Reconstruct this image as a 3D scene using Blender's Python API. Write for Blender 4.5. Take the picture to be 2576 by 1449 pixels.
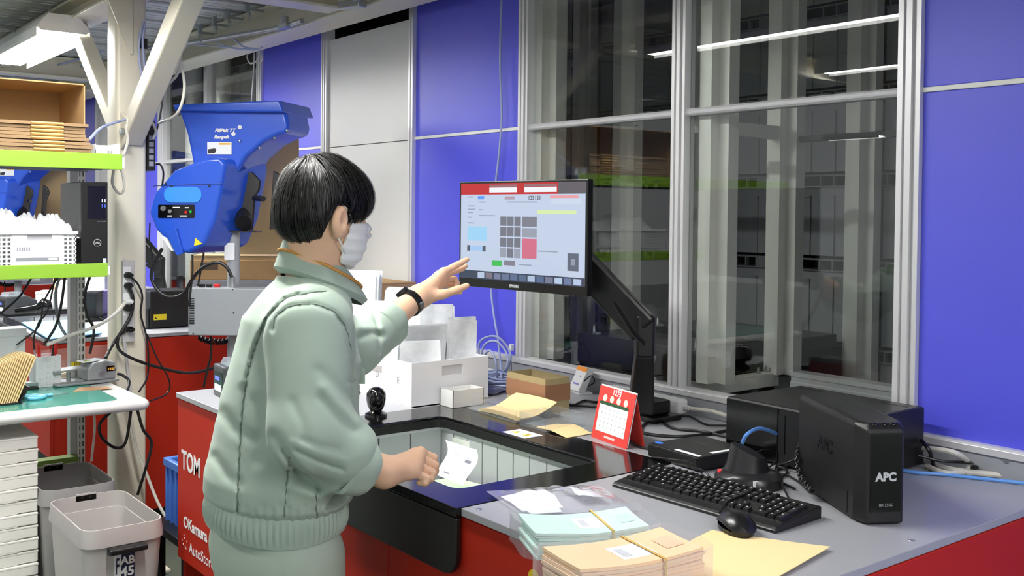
import bpy, bmesh, math, random
import numpy as np
from mathutils import Vector, Matrix

SC = bpy.context.scene
for _o in list(bpy.data.objects):
    bpy.data.objects.remove(_o, do_unlink=True)
C = SC.collection
random.seed(7); RNG = np.random.RandomState(11)

# ------------------------------------------------------------------ camera
IMG_W, IMG_H = 2576, 1449
FPX, YAW, PITCH, ROLL, PPY = 2562.3, 0.664342, 0.0227105, 0.0096013, 593.16
CAM = Vector((0, 0, 1.58))
_f = Vector((-math.cos(YAW)*math.cos(PITCH), math.sin(YAW)*math.cos(PITCH), -math.sin(PITCH)))
_r = _f.cross(Vector((0, 0, 1))).normalized(); _u = _r.cross(_f)
CR = _r*math.cos(ROLL) + _u*math.sin(ROLL); CU = -_r*math.sin(ROLL) + _u*math.cos(ROLL); CF = _f
cam_d = bpy.data.cameras.new('camera'); cam = bpy.data.objects.new('camera', cam_d); C.objects.link(cam)
cam_d.sensor_width = 36.0; cam_d.lens = FPX/IMG_W*36.0
cam_d.shift_y = (PPY - IMG_H/2)/IMG_W
cam_d.clip_start = 0.05; cam_d.clip_end = 100
cam.matrix_world = Matrix(((CR.x, CU.x, -CF.x, CAM.x), (CR.y, CU.y, -CF.y, CAM.y), (CR.z, CU.z, -CF.z, CAM.z), (0, 0, 0, 1)))
SC.camera = cam

# ------------------------------------------------------------------ light and exposure
SC.view_settings.view_transform = 'Standard'; SC.view_settings.look = 'None'
SC.view_settings.gamma = 1.0; SC.view_settings.use_curve_mapping = False
SC.view_settings.exposure = 0.20
LAMP_POWER = 78.0       # emission of the fluorescent diffusers
WORLD_LIGHT = 0.66      # light of the large hall around the bay
world = bpy.data.worlds.new('hall'); SC.world = world; world.use_nodes = True
world.node_tree.nodes['Background'].inputs[0].default_value = (0.98, 0.99, 1.0, 1)
world.node_tree.nodes['Background'].inputs[1].default_value = WORLD_LIGHT

# ------------------------------------------------------------------ measuring the place
def ray(px, py):
    return CR*((px-1288)/FPX) - CU*((py-PPY)/FPX) + CF
def at_z(px, py, z): r = ray(px, py); return CAM + r*((z-CAM.z)/r.z)
def at_y(px, py, y): r = ray(px, py); return CAM + r*(y/r.y)
def at_x(px, py, x): r = ray(px, py); return CAM + r*(x/r.x)
def at_d(px, py, d): return CAM + ray(px, py)*d

# ------------------------------------------------------------------ materials
def lin(c):
    return tuple((x/12.92 if x <= 0.04045 else ((x+0.055)/1.055)**2.4) for x in c)
MATS = {}
def mat(name, rgb, rough=0.5, metal=0.0, spec=0.5, var=0.05, scale=25, bump=0.0, bscale=220, coat=0.0,
        sheen=0.0, emit=0.0, sss=0.0, stretch=None, rvar=0.08):
    if name in MATS: return MATS[name]
    m = bpy.data.materials.new(name); m.use_nodes = True; nt = m.node_tree; n = nt.nodes; l = nt.links
    b = n['Principled BSDF']
    tc = n.new('ShaderNodeTexCoord'); src = tc.outputs['Object']
    if stretch:
        mp = n.new('ShaderNodeMapping'); mp.inputs['Scale'].default_value = stretch
        l.new(src, mp.inputs['Vector']); src = mp.outputs['Vector']
    nz = n.new('ShaderNodeTexNoise'); nz.inputs['Scale'].default_value = scale; nz.inputs['Detail'].default_value = 3
    l.new(src, nz.inputs['Vector'])
    c = lin(rgb)
    mx = n.new('ShaderNodeMix'); mx.data_type = 'RGBA'
    mx.inputs['A'].default_value = (*[max(0, x*(1-var)) for x in c], 1); mx.inputs['B'].default_value = (*[min(1, x*(1+var)) for x in c], 1)
    l.new(nz.outputs['Fac'], mx.inputs['Factor']); l.new(mx.outputs['Result'], b.inputs['Base Color'])
    mr = n.new('ShaderNodeMapRange'); mr.inputs['To Min'].default_value = max(0.02, rough-rvar*rough); mr.inputs['To Max'].default_value = min(1, rough+rvar*rough)
    l.new(nz.outputs['Fac'], mr.inputs['Value']); l.new(mr.outputs['Result'], b.inputs['Roughness'])
    b.inputs['Metallic'].default_value = metal; b.inputs['Specular IOR Level'].default_value = spec
    b.inputs['Coat Weight'].default_value = coat; b.inputs['Coat Roughness'].default_value = 0.08
    if sheen: b.inputs['Sheen Weight'].default_value = sheen
    if sss:
        b.inputs['Subsurface Weight'].default_value = sss; b.inputs['Subsurface Radius'].default_value = (0.012, 0.005, 0.003); b.inputs['Subsurface Scale'].default_value = 0.6
    if emit:
        l.new(mx.outputs['Result'], b.inputs['Emission Color']); b.inputs['Emission Strength'].default_value = emit
    if bump:
        n2 = n.new('ShaderNodeTexNoise'); n2.inputs['Scale'].default_value = bscale; n2.inputs['Detail'].default_value = 4
        l.new(src, n2.inputs['Vector'])
        bp = n.new('ShaderNodeBump'); bp.inputs['Strength'].default_value = bump; bp.inputs['Distance'].default_value = 0.002
        l.new(n2.outputs['Fac'], bp.inputs['Height']); l.new(bp.outputs['Normal'], b.inputs['Normal'])
    MATS[name] = m
    return m
def glassmat(name, tint=(1, 1, 1), ior=1.45, rough=0.02, haze=0.0, haze_rgb=(0.9, 0.92, 0.95)):
    """thin clear sheet: what lies behind shows through, the room mirrors in it by the Fresnel law"""
    if name in MATS: return MATS[name]
    m = bpy.data.materials.new(name); m.use_nodes = True; nt = m.node_tree; n = nt.nodes; l = nt.links
    out = n['Material Output']; n.remove(n['Principled BSDF'])
    tr = n.new('ShaderNodeBsdfTransparent'); tr.inputs['Color'].default_value = (*tint, 1)
    gl = n.new('ShaderNodeBsdfGlossy'); gl.inputs['Roughness'].default_value = rough
    fr = n.new('ShaderNodeFresnel'); fr.inputs['IOR'].default_value = ior
    # the same reflection from both faces of the sheet
    ge = n.new('ShaderNodeNewGeometry'); mi = n.new('ShaderNodeMapRange'); mi.inputs['To Min'].default_value = ior; mi.inputs['To Max'].default_value = 1/ior
    l.new(ge.outputs['Backfacing'], mi.inputs['Value']); l.new(mi.outputs['Result'], fr.inputs['IOR'])
    base = tr.outputs[0]
    if haze:
        df = n.new('ShaderNodeBsdfDiffuse'); df.inputs['Color'].default_value = (*lin(haze_rgb), 1)
        nz = n.new('ShaderNodeTexNoise'); nz.inputs['Scale'].default_value = 40; tc = n.new('ShaderNodeTexCoord'); l.new(tc.outputs['Object'], nz.inputs['Vector'])
        mr = n.new('ShaderNodeMapRange'); mr.inputs['From Min'].default_value = .3; mr.inputs['From Max'].default_value = .7
        mr.inputs['To Min'].default_value = haze*0.92; mr.inputs['To Max'].default_value = min(1, haze*1.08); l.new(nz.outputs['Fac'], mr.inputs['Value'])
        mh = n.new('ShaderNodeMixShader'); l.new(mr.outputs['Result'], mh.inputs[0]); l.new(base, mh.inputs[1]); l.new(df.outputs[0], mh.inputs[2]); base = mh.outputs[0]
    mx = n.new('ShaderNodeMixShader'); l.new(fr.outputs[0], mx.inputs[0]); l.new(base, mx.inputs[1]); l.new(gl.outputs[0], mx.inputs[2])
    l.new(mx.outputs[0], out.inputs['Surface'])
    MATS[name] = m
    return m
def screenmat(rgb, e):
    name = 'screen %.2f %.2f %.2f' % rgb
    if name in MATS: return MATS[name]
    m = mat(name, (.03, .03, .035), .16, spec=.5, var=.02); b = m.node_tree.nodes['Principled BSDF']
    b.inputs['Emission Color'].default_value = (*lin(rgb), 1); b.inputs['Emission Strength'].default_value = e
    return m
def emitmat(name, rgb, strength):
    if name in MATS: return MATS[name]
    m = bpy.data.materials.new(name); m.use_nodes = True; nt = m.node_tree; n = nt.nodes; l = nt.links
    n.remove(n['Principled BSDF']); e = n.new('ShaderNodeEmission'); e.inputs['Color'].default_value = (*lin(rgb), 1); e.inputs['Strength'].default_value = strength
    l.new(e.outputs[0], n['Material Output'].inputs['Surface']); MATS[name] = m
    return m

ALU = lambda: mat('brushed aluminium', (0.88, 0.88, 0.89), 0.36, 0.35, 0.5, .01, 30, stretch=(8, 8, 0.05), rvar=.02)
STEEL = lambda: mat('zinc plated steel', (0.72, 0.74, 0.75), 0.32, 0.9, var=.1, scale=60)
BLACKP = lambda: mat('black plastic', (0.085, 0.085, 0.09), 0.42, spec=.45, var=.1, bump=.08, bscale=900)
BLACKG = lambda: mat('glossy black plastic', (0.035, 0.035, 0.04), 0.14, spec=.5, var=.1)
WHITEP = lambda: mat('white plastic', (0.90, 0.905, 0.91), 0.42, var=.02)
CREAM = lambda: mat('cream painted steel', (0.86, 0.84, 0.77), 0.38, var=.03, scale=8)
BLUEP = lambda: mat('blue painted panel', (0.32, 0.33, 0.885), 0.46, spec=.75, var=.02, scale=3)
WHITEPN = lambda: mat('white painted panel', (0.86, 0.86, 0.85), 0.4, var=.015, scale=3)
REDP = lambda: mat('red lacquered panel', (0.71, 0.155, 0.075), 0.5, spec=.22, var=.04, scale=5)
GREYTOP = lambda: mat('grey laminate', (0.64, 0.645, 0.665), 0.34, spec=.5, var=.03, scale=60, bump=.04, bscale=1500)
BLACKRIM = lambda: mat('polished black port surround', (0.06, 0.06, 0.068), 0.12, spec=.5, var=.1, scale=40)
CARD = lambda: mat('corrugated cardboard', (0.73, 0.60, 0.42), 0.8, spec=.2, var=.05, scale=14, bump=.08, bscale=300, stretch=(1, 1, 6))
KRAFT = lambda: mat('kraft paper', (0.77, 0.67, 0.50), 0.75, spec=.25, var=.05, scale=10, bump=.05, bscale=160)
BUFF = lambda: mat('buff envelope paper', (0.98, 0.87, 0.65), 0.7, spec=.25, var=.03, scale=20, bump=.04, bscale=400)
PAPER = lambda: mat('white paper', (0.93, 0.94, 0.95), 0.7, spec=.25, var=.02)
CABLEB = lambda: mat('black rubber cable', (0.07, 0.07, 0.075), 0.45, var=.1)
CABLEW = lambda: mat('off white cable', (0.84, 0.83, 0.79), 0.45, var=.04)
CABLEG = lambda: mat('grey blue network cable', (0.62, 0.66, 0.80), 0.45, var=.04)
CLEAR = lambda: glassmat('clear acrylic', (0.97, 0.98, 0.98), 1.35, .03, haze=.06)
POLY = lambda: glassmat('cloudy polythene film', (0.97, 0.97, 0.98), 1.4, .12, haze=.80, haze_rgb=(.98, .99, 1.0))

# ------------------------------------------------------------------ mesh builder
def _rot(rot):
    if rot is None: return Matrix.Identity(3)
    if isinstance(rot, (int, float)): return Matrix.Rotation(rot, 3, 'Z')
    return rot
class MB:
    def __init__(s): s.v = []; s.f = []; s.s = []
    def add(s, vs, fs, smooth=False):
        b = len(s.v); s.v += [tuple(v) for v in vs]
        for f in fs: s.f.append([i+b for i in f]); s.s.append(smooth)
        return s
    def bx(s, x0, x1, y0, y1, z0, z1): return s.box(((x0+x1)/2, (y0+y1)/2, (z0+z1)/2), (abs(x1-x0), abs(y1-y0), abs(z1-z0)))
    def box(s, c, size, rot=None):
        R = _rot(rot); c = Vector(c); h = [k/2 for k in size]
        vs = [c + R @ Vector((sx*h[0], sy*h[1], sz*h[2])) for sx in (-1, 1) for sy in (-1, 1) for sz in (-1, 1)]
        return s.add(vs, [(0, 1, 3, 2), (4, 6, 7, 5), (0, 4, 5, 1), (2, 3, 7, 6), (0, 2, 6, 4), (1, 5, 7, 3)])
    def hexa(s, lo, hi):   # two quads (same winding, seen from above counter-clockwise)
        return s.add(list(lo)+list(hi), [(3, 2, 1, 0), (4, 5, 6, 7), (0, 1, 5, 4), (1, 2, 6, 5), (2, 3, 7, 6), (3, 0, 4, 7)])
    def prism(s, poly, lo, hi, axis='z', smooth=False, rot=None, org=(0, 0, 0)):
        R = _rot(rot); org = Vector(org)
        def P(a, b, t):
            p = {'z': (a, b, t), 'y': (a, t, b), 'x': (t, a, b)}[axis]
            return org + R @ Vector(p)
        n = len(poly); vs = [P(a, b, lo) for a, b in poly]+[P(a, b, hi) for a, b in poly]
        s.add(vs, [list(range(n))[::-1], list(range(n, 2*n))], False); b = len(s.v)-2*n
        for i in range(n): s.f.append([b+i, b+(i+1) % n, b+n+(i+1) % n, b+n+i]); s.s.append(smooth)
        return s
    def cyl(s, p0, p1, r0, r1=None, n=16, smooth=True):
        p0 = Vector(p0); p1 = Vector(p1); r1 = r0 if r1 is None else r1
        return s.loft([(p0, r0), (p1, r1)], n, smooth)
    def loft(s, ps, n=12, smooth=True, caps=True):
        d = (Vector(ps[-1][0])-Vector(ps[0][0])).normalized(); a = Vector((1, 0, 0)) if abs(d.x) < .8 else Vector((0, 1, 0))
        u = d.cross(a).normalized(); w = d.cross(u)
        vs = []
        for p, r in ps:
            for k in range(n):
                t = 2*math.pi*k/n; vs.append(Vector(p)+u*(r*math.cos(t))+w*(r*math.sin(t)))
        fs = []
        for j in range(len(ps)-1):
            for k in range(n): fs.append((j*n+k, j*n+(k+1) % n, (j+1)*n+(k+1) % n, (j+1)*n+k))
        s.add(vs, fs, smooth)
        if caps:
            b = len(s.v)-len(vs); m = len(ps)
            s.f.append([b+k for k in range(n)][::-1]); s.s.append(False); s.f.append([b+(m-1)*n+k for k in range(n)]); s.s.append(False)
        return s
    def tube(s, pts, r, n=8, caps=True, flat=None):
        pts = [Vector(p) for p in pts]; m = len(pts); vs = []
        t0 = (pts[1]-pts[0]).normalized(); a = Vector((0, 0, 1)) if abs(t0.z) < .9 else Vector((1, 0, 0)); u = t0.cross(a).normalized()
        for i, p in enumerate(pts):
            t = (pts[min(i+1, m-1)]-pts[max(i-1, 0)]).normalized()
            u = (u - t*u.dot(t)); u = u.normalized() if u.length > 1e-6 else t.orthogonal().normalized()
            w = t.cross(u); rr = r[i] if hasattr(r, '__len__') else r
            for k in range(n):
                q = 2*math.pi*k/n; vs.append(p+u*(rr*math.cos(q))+w*(rr*(flat or 1)*math.sin(q)))
        fs = [(j*n+k, j*n+(k+1) % n, (j+1)*n+(k+1) % n, (j+1)*n+k) for j in range(m-1) for k in range(n)]
        s.add(vs, fs, True)
        if caps:
            b = len(s.v)-len(vs); s.f.append([b+k for k in range(n)][::-1]); s.s.append(False); s.f.append([b+(m-1)*n+k for k in range(n)]); s.s.append(False)
        return s
    def grid(s, fn, nu, nv, smooth=True, thick=None):
        vs = [Vector(fn(i/nu, j/nv)) for i in range(nu+1) for j in range(nv+1)]
        fs = [(i*(nv+1)+j, (i+1)*(nv+1)+j, (i+1)*(nv+1)+j+1, i*(nv+1)+j+1) for i in range(nu) for j in range(nv)]
        if thick is None: return s.add(vs, fs, smooth)
        t = Vector(thick); k = len(vs); vs2 = vs+[v-t for v in vs]
        fs2 = fs+[tuple(i+k for i in f[::-1]) for f in fs]
        border = [i*(nv+1) for i in range(nu)]+[nu*(nv+1)+j for j in range(nv)]+[i*(nv+1)+nv for i in range(nu, 0, -1)]+[j for j in range(nv, 0, -1)]
        for a, b in zip(border, border[1:]+border[:1]): fs2.append((b, a, a+k, b+k))
        return s.add(vs2, fs2, smooth)
    def ball(s, c, r, nu=16, nv=10):
        c = Vector(c); r = (r, r, r) if isinstance(r, (int, float)) else r
        vs = [c+Vector((0, 0, -r[2]))]
        for j in range(1, nv):
            ph = math.pi*j/nv-math.pi/2
            for i in range(nu): t = 2*math.pi*i/nu; vs.append(c+Vector((r[0]*math.cos(ph)*math.cos(t), r[1]*math.cos(ph)*math.sin(t), r[2]*math.sin(ph))))
        vs.append(c+Vector((0, 0, r[2]))); L = len(vs)-1; fs = []
        for i in range(nu):
            fs.append((0, 1+(i+1) % nu, 1+i)); fs.append((L, L-nu+i, L-nu+(i+1) % nu))
            for j in range(nv-2): a = 1+j*nu+i; b = 1+j*nu+(i+1) % nu; fs.append((a, b, b+nu, a+nu))
        return s.add(vs, fs, True)
    def rring(s, outer, inner, z0, z1):   # frame between two matching loops (lists of xy), open in the middle
        n = len(outer); vs = []
        for z in (z0, z1):
            vs += [(x, y, z) for x, y in outer]+[(x, y, z) for x, y in inner]
        fs = []
        for i in range(n):
            j = (i+1) % n
            fs += [(2*n+i, 2*n+j, 3*n+j, 3*n+i), (j, i, n+i, n+j), (i, j, 2*n+j, 2*n+i), (n+j, n+i, 3*n+i, 3*n+j)]
        return s.add(vs, fs)
    def build(s, name, m, parent=None, world=False, bevel=0.0, seg=2, sharp=40, stuff=False):
        me = bpy.data.meshes.new(name)
        vs = s.v
        if world and parent is not None:
            inv = root_matrix(parent).inverted(); vs = [tuple(inv @ Vector(v)) for v in vs]
        me.from_pydata(vs, [], s.f); me.validate()
        o = bpy.data.objects.new(name, me); C.objects.link(o)
        if len(me.polygons) == len(s.s): me.polygons.foreach_set('use_smooth', s.s)
        if any(s.s): me.set_sharp_from_angle(angle=math.radians(sharp))
        me.materials.append(m)
        if parent is not None: o.parent = parent
        if bevel:
            b = o.modifiers.new('edge', 'BEVEL'); b.width = bevel; b.segments = seg; b.limit_method = 'ANGLE'; b.angle_limit = math.radians(35)
        if stuff: o['kind'] = 'stuff'
        me.update()
        return o
def root_matrix(o):
    while o.parent: o = o.parent
    return Matrix.Translation(o.location) @ Matrix.Rotation(o.rotation_euler.z, 4, 'Z')
def rrect(x0, x1, y0, y1, r, n=4):
    pts = []
    for cx, cy, a in ((x1-r, y1-r, 0), (x0+r, y1-r, 90), (x0+r, y0+r, 180), (x1-r, y0+r, 270)):
        for k in range(n+1):
            t = math.radians(a+90*k/n); pts.append((cx+r*math.cos(t), cy+r*math.sin(t)))
    return pts
def spline(pts, n=8):
    P = [Vector(p) for p in pts]; P = [P[0]*2-P[1]]+P+[P[-1]*2-P[-2]]; out = []
    for i in range(1, len(P)-2):
        a, b, c, d = P[i-1], P[i], P[i+1], P[i+2]
        for k in range(n):
            t = k/n; out.append(0.5*((2*b)+(c-a)*t+(2*a-5*b+4*c-d)*t*t+(3*b-a-3*c+d)*t**3))
    out.append(P[-2]); return out
def tag(o, label=None, cat=None, group=None, kind=None):
    if label: o['label'] = label
    if cat: o['category'] = cat
    if group: o['group'] = group
    if kind: o['kind'] = kind
    return o
def thing(name, label, cat, loc=(0, 0, 0), rotz=0.0, group=None):
    o = bpy.data.objects.new(name, None); C.objects.link(o); o.empty_display_size = .05
    o.location = loc; o.rotation_euler = (0, 0, rotz)
    return tag(o, label, cat, group)
def struct(name, loc=(0, 0, 0)):
    o = bpy.data.objects.new(name, None); C.objects.link(o); o.location = loc; o['kind'] = 'structure'
    return o
def copy_tree(o, parent=None, loc=None, rotz=None, label=None):
    c = o.copy(); C.objects.link(c); c.parent = parent
    if loc is not None: c.location = loc
    if rotz is not None: c.rotation_euler = (0, 0, rotz)
    if label: c['label'] = label
    for ch in [x for x in o.children]: copy_tree(ch, c)
    return c
def piece(src, name, parent, loc, rotz=0.0):
    c = bpy.data.objects.new(name, src.data); C.objects.link(c); c.parent = parent; c.location = loc; c.rotation_euler = (0, 0, rotz)
    return c
def text(string, size, M4, m, parent, name='lettering', world=True, bold=0.0, shear=0.0, align='CENTER', thick=0.0003, spacing=1.0, squash=1.0):
    cu = bpy.data.curves.new(name, 'FONT'); cu.body = string; cu.size = size; cu.align_x = align; cu.align_y = 'CENTER'
    cu.extrude = thick; cu.offset = bold; cu.shear = shear; cu.space_character = spacing; cu.resolution_u = 3
    t = bpy.data.objects.new(name, cu); C.objects.link(t)
    dg = bpy.context.evaluated_depsgraph_get(); me = bpy.data.meshes.new_from_object(t.evaluated_get(dg))
    bpy.data.objects.remove(t); bpy.data.curves.remove(cu)
    me.transform(Matrix.Diagonal((squash, 1, 1, 1)))
    me.transform(M4)
    if world and parent is not None: me.transform(root_matrix(parent).inverted())
    me.materials.clear(); me.materials.append(m); me.name = name
    o = bpy.data.objects.new(name, me); C.objects.link(o)
    if parent is not None: o.parent = parent
    return o
def frame(org, xdir, ydir):
    x = Vector(xdir).normalized(); y = Vector(ydir); y = (y-x*y.dot(x)).normalized(); z = x.cross(y); o = Vector(org)
    return Matrix(((x.x, y.x, z.x, o.x), (x.y, y.y, z.y, o.y), (x.z, y.z, z.z, o.z), (0, 0, 0, 1)))
def cable(name, pts, r, m, label, cat='cable', group=None, n=8, parent=None, sub=7):
    o = MB().tube(spline(pts, sub), r, n).build(name, m, parent, world=parent is not None)
    if parent is None: tag(o, label, cat, group)
    return o
def plate(M4, w, h, t=.0006):   # thin sheet in the local xy plane of M4, centred
    b = MB(); vs = [M4 @ Vector((sx*w/2, sy*h/2, z)) for z in (0, t) for sx, sy in ((-1, -1), (1, -1), (1, 1), (-1, 1))]
    b.hexa(vs[:4], vs[4:]); return b
# ------------------------------------------------------------------ soft bodies: distance fields turned into one continuous skin
def sd_cone(P, a, b, r1, r2):          # round cone
    a = np.array(a, float); b = np.array(b, float); ba = b-a; l2 = ba@ba; rr = r1-r2; a2 = l2-rr*rr; il2 = 1.0/l2
    pa = P-a; y = pa@ba; z = y-l2; x2 = ((pa*l2-y[..., None]*ba)**2).sum(-1); y2 = y*y*l2; z2 = z*z*l2
    k = np.sign(rr)*rr*rr*x2
    d = (np.sqrt(np.maximum(x2*a2*il2, 0))+y*rr)*il2-r1
    c1 = np.sign(z)*a2*z2 > k; c2_ = np.sign(y)*a2*y2 < k
    d = np.where(c2_, np.sqrt(np.maximum(x2+y2, 0))*il2-r1, d)
    return np.where(c1, np.sqrt(np.maximum(x2+z2, 0))*il2-r2, d)
def sd_ell(P, c, r, R=None):
    q = P-np.array(c, float)
    if R is not None: q = q@np.array(R, float)      # columns of R are the local axes
    r = np.array(r, float); k0 = np.sqrt(((q/r)**2).sum(-1)); k1 = np.sqrt(((q/(r*r))**2).sum(-1))+1e-9
    return k0*(k0-1.0)/k1
def sd_rbox(P, c, h, rad, R=None):
    q = P-np.array(c, float)
    if R is not None: q = q@np.array(R, float)
    q = np.abs(q)-(np.array(h, float)-rad)
    return np.sqrt((np.maximum(q, 0)**2).sum(-1))+np.minimum(q.max(-1), 0)-rad
def smin(a, b, k):
    h = np.maximum(k-np.abs(a-b), 0)/k
    return np.minimum(a, b)-h*h*k*.25
def smax(a, b, k): return -smin(-a, -b, k)
def mesh_field(fn, lo, hi, cell):
    """surface nets over a box; returns vertices and quads"""
    lo = np.array(lo, float); hi = np.array(hi, float); n = np.ceil((hi-lo)/cell).astype(int)+1
    g = [lo[i]+cell*np.arange(n[i]) for i in range(3)]
    st = 4; gc = [lo[i]+cell*st*np.arange(int(np.ceil((n[i]-1)/st))+1) for i in range(3)]
    Fc = fn(np.stack(np.meshgrid(*gc, indexing='ij'), -1).reshape(-1, 3)).reshape([len(q) for q in gc])
    near = np.abs(Fc) < cell*st*2.6
    blk = np.zeros([max(1, k-1) for k in Fc.shape], bool)
    for a in (0, 1):
        for b in (0, 1):
            for c in (0, 1): blk |= near[a:a+blk.shape[0], b:b+blk.shape[1], c:c+blk.shape[2]]
    I = [np.minimum(np.arange(n[i])//st, blk.shape[i]-1) for i in range(3)]
    F = Fc[np.ix_(*[np.minimum((np.arange(n[i])+st//2)//st, Fc.shape[i]-1) for i in range(3)])].copy()
    act = blk[np.ix_(*I)]
    for i in range(3):      # points on a block face belong to both blocks
        J = np.maximum(I[i]-((np.arange(n[i]) % st) == 0), 0); K = list(I); K[i] = J; act |= blk[np.ix_(*K)]
    ai = np.argwhere(act); vals = np.empty(len(ai))
    for s0 in range(0, len(ai), 200000):
        q = ai[s0:s0+200000]; vals[s0:s0+200000] = fn(lo+cell*q)
    F[act] = vals
    S = F < 0; m = n-1
    cnt = np.zeros(m, int); acc = np.zeros((*m, 3)); num = np.zeros(m)
    cs = [(a, b, c) for a in (0, 1) for b in (0, 1) for c in (0, 1)]
    sub = lambda A, o: A[o[0]:o[0]+m[0], o[1]:o[1]+m[1], o[2]:o[2]+m[2]]
    for o in cs: cnt += sub(S, o)
    act = (cnt > 0) & (cnt < 8)
    for o in cs:
        for ax in range(3):
            if o[ax] == 0:
                p = list(o); p[ax] = 1; p = tuple(p); f0 = sub(F, o); f1 = sub(F, p); cr_ = (f0 < 0) != (f1 < 0)
                t = np.where(cr_, f0/np.where(cr_, f0-f1, 1), 0)
                for k in range(3): acc[..., k] += np.where(cr_, o[k]+(t if k == ax else 0), 0)
                num += cr_
    idx = -np.ones(m, int); ii = np.argwhere(act); idx[act] = np.arange(len(ii))
    V = lo+cell*(ii+acc[act]/num[act][:, None])
    Q = []
    for ax in range(3):
        a1, a2 = (ax+1) % 3, (ax+2) % 3
        sl0 = [slice(None)]*3; sl1 = [slice(None)]*3; sl0[ax] = slice(0, -1); sl1[ax] = slice(1, None)
        ch = S[tuple(sl0)] != S[tuple(sl1)]; e = np.argwhere(ch)
        ok = (e[:, a1] > 0) & (e[:, a2] > 0) & (e[:, a1] < m[a1]) & (e[:, a2] < m[a2]) & (e[:, ax] < m[ax]); e = e[ok]
        def at(d1, d2): q = e.copy(); q[:, a1] -= d1; q[:, a2] -= d2; return idx[q[:, 0], q[:, 1], q[:, 2]]
        q = np.stack([at(1, 1), at(0, 1), at(0, 0), at(1, 0)], 1); inside = S[e[:, 0], e[:, 1], e[:, 2]]
        q[~inside] = q[~inside][:, ::-1]; Q.append(q)
    Q = np.concatenate(Q); Q = Q[(Q >= 0).all(1)]
    return V, Q
def soft(name, fn, lo, hi, cell, m, parent=None, world=True, relax=1, moved=None):
    V, Q = mesh_field(fn, lo, hi, cell)
    for _ in range(relax):
        A = np.zeros_like(V); c = np.zeros(len(V))
        for k in range(4):
            a, b = Q[:, k], Q[:, (k+1) % 4]; np.add.at(A, a, V[b]); np.add.at(A, b, V[a]); np.add.at(c, a, 1); np.add.at(c, b, 1)
        V = .5*V+.5*A/np.maximum(c, 1)[:, None]
    if moved is not None: V = moved(V)
    if world and parent is not None:
        Mi = np.array(root_matrix(parent).inverted()); V = V@Mi[:3, :3].T+Mi[:3, 3]
    me = bpy.data.meshes.new(name); me.vertices.add(len(V)); me.vertices.foreach_set('co', V.ravel().astype(np.float32))
    me.loops.add(len(Q)*4); me.loops.foreach_set('vertex_index', Q.ravel().astype(np.int32))
    me.polygons.add(len(Q)); me.polygons.foreach_set('loop_start', np.arange(0, len(Q)*4, 4, dtype=np.int32)); me.polygons.foreach_set('use_smooth', np.ones(len(Q), bool))
    me.update(calc_edges=True); me.validate(); me.materials.append(m)
    o = bpy.data.objects.new(name, me); C.objects.link(o)
    if parent is not None: o.parent = parent
    return o
def vn(v): v = Vector(v); return np.array((v.x, v.y, v.z))
# ================================================================== the setting
WY = 2.41          # face of the wall panels
TOP = 0.96         # worktop height
fl = MB().bx(-16, 5, -14, 8, -0.05, 0).build('floor', mat('green grey floor paint', (0.30, 0.37, 0.33), 0.3, var=.12, scale=2), None)
tag(fl, kind='structure')

wall = struct('wall_back', (-3.4, WY, 0))
def panel(x0, x1, z0, z1, m, name='panel'):
    return MB().bx(x0, x1, WY, WY+.03, z0, z1).build(name, m, wall, world=True, bevel=.0015)
def post_bm(x0, x1, z0, z1, y=WY-.018, dep=.05):
    w = x1-x0; g = min(.008, w*.2); c = (x0+x1)/2
    if w > .05: prof = [(x0, y+dep), (x0, y), (x0+w*.30-g/2, y), (x0+w*.30-g/2, y+.008), (x0+w*.30+g/2, y+.008), (x0+w*.30+g/2, y), (x0+w*.62, y), (x0+w*.62, y+.012), (x0+w*.80, y+.012), (x0+w*.80, y+.002), (x1, y+.002), (x1, y+dep)]
    else: prof = [(x0, y+dep), (x0, y), (c-g/2, y), (c-g/2, y+.008), (c+g/2, y+.008), (c+g/2, y), (x1, y), (x1, y+dep)]
    return MB().prism(prof[::-1], z0, z1)
ZB, ZS, ZT = 1.034, 1.90, 2.74
SEAM = mat('white joint strip', (0.93, 0.93, 0.92), .35, var=.02)
def clad(x0, x1, blue=True, top=ZT, low=0.0):
    m = BLUEP() if blue else WHITEPN()
    if low is not None: panel(x0, x1, low, .95, m)
    panel(x0, x1, ZB, ZS-.007, m); panel(x0, x1, ZS+(.007 if blue else -.004), top, m)
    if blue: MB().bx(x0, x1, WY-.004, WY+.01, ZS-.0065, ZS+.0065).build('joint_strip', SEAM, wall, world=True, bevel=.002)
for a, b, bl, tp in ((-1.395, .9, True, ZT), (-3.766, -3.026, True, ZT), (-4.565, -3.80, False, 2.425), (-5.337, -4.616, True, ZT), (-7.72, -7.0, True, ZT), (-8.42, -7.76, False, 2.42), (-9.2, -8.46, True, ZT), (-11.6, -10.85, True, ZT), (-12.4, -11.64, False, ZT)):
    clad(a, b, bl, tp)
for a, b in ((-3.80, -3.766), (-4.616, -4.565), (-7.76, -7.72), (-8.46, -8.42), (-9.235, -9.2), (-10.85, -10.8), (-11.64, -11.6)):
    post_bm(a, b, ZB, ZT).build('post', ALU(), wall, world=True)
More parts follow.
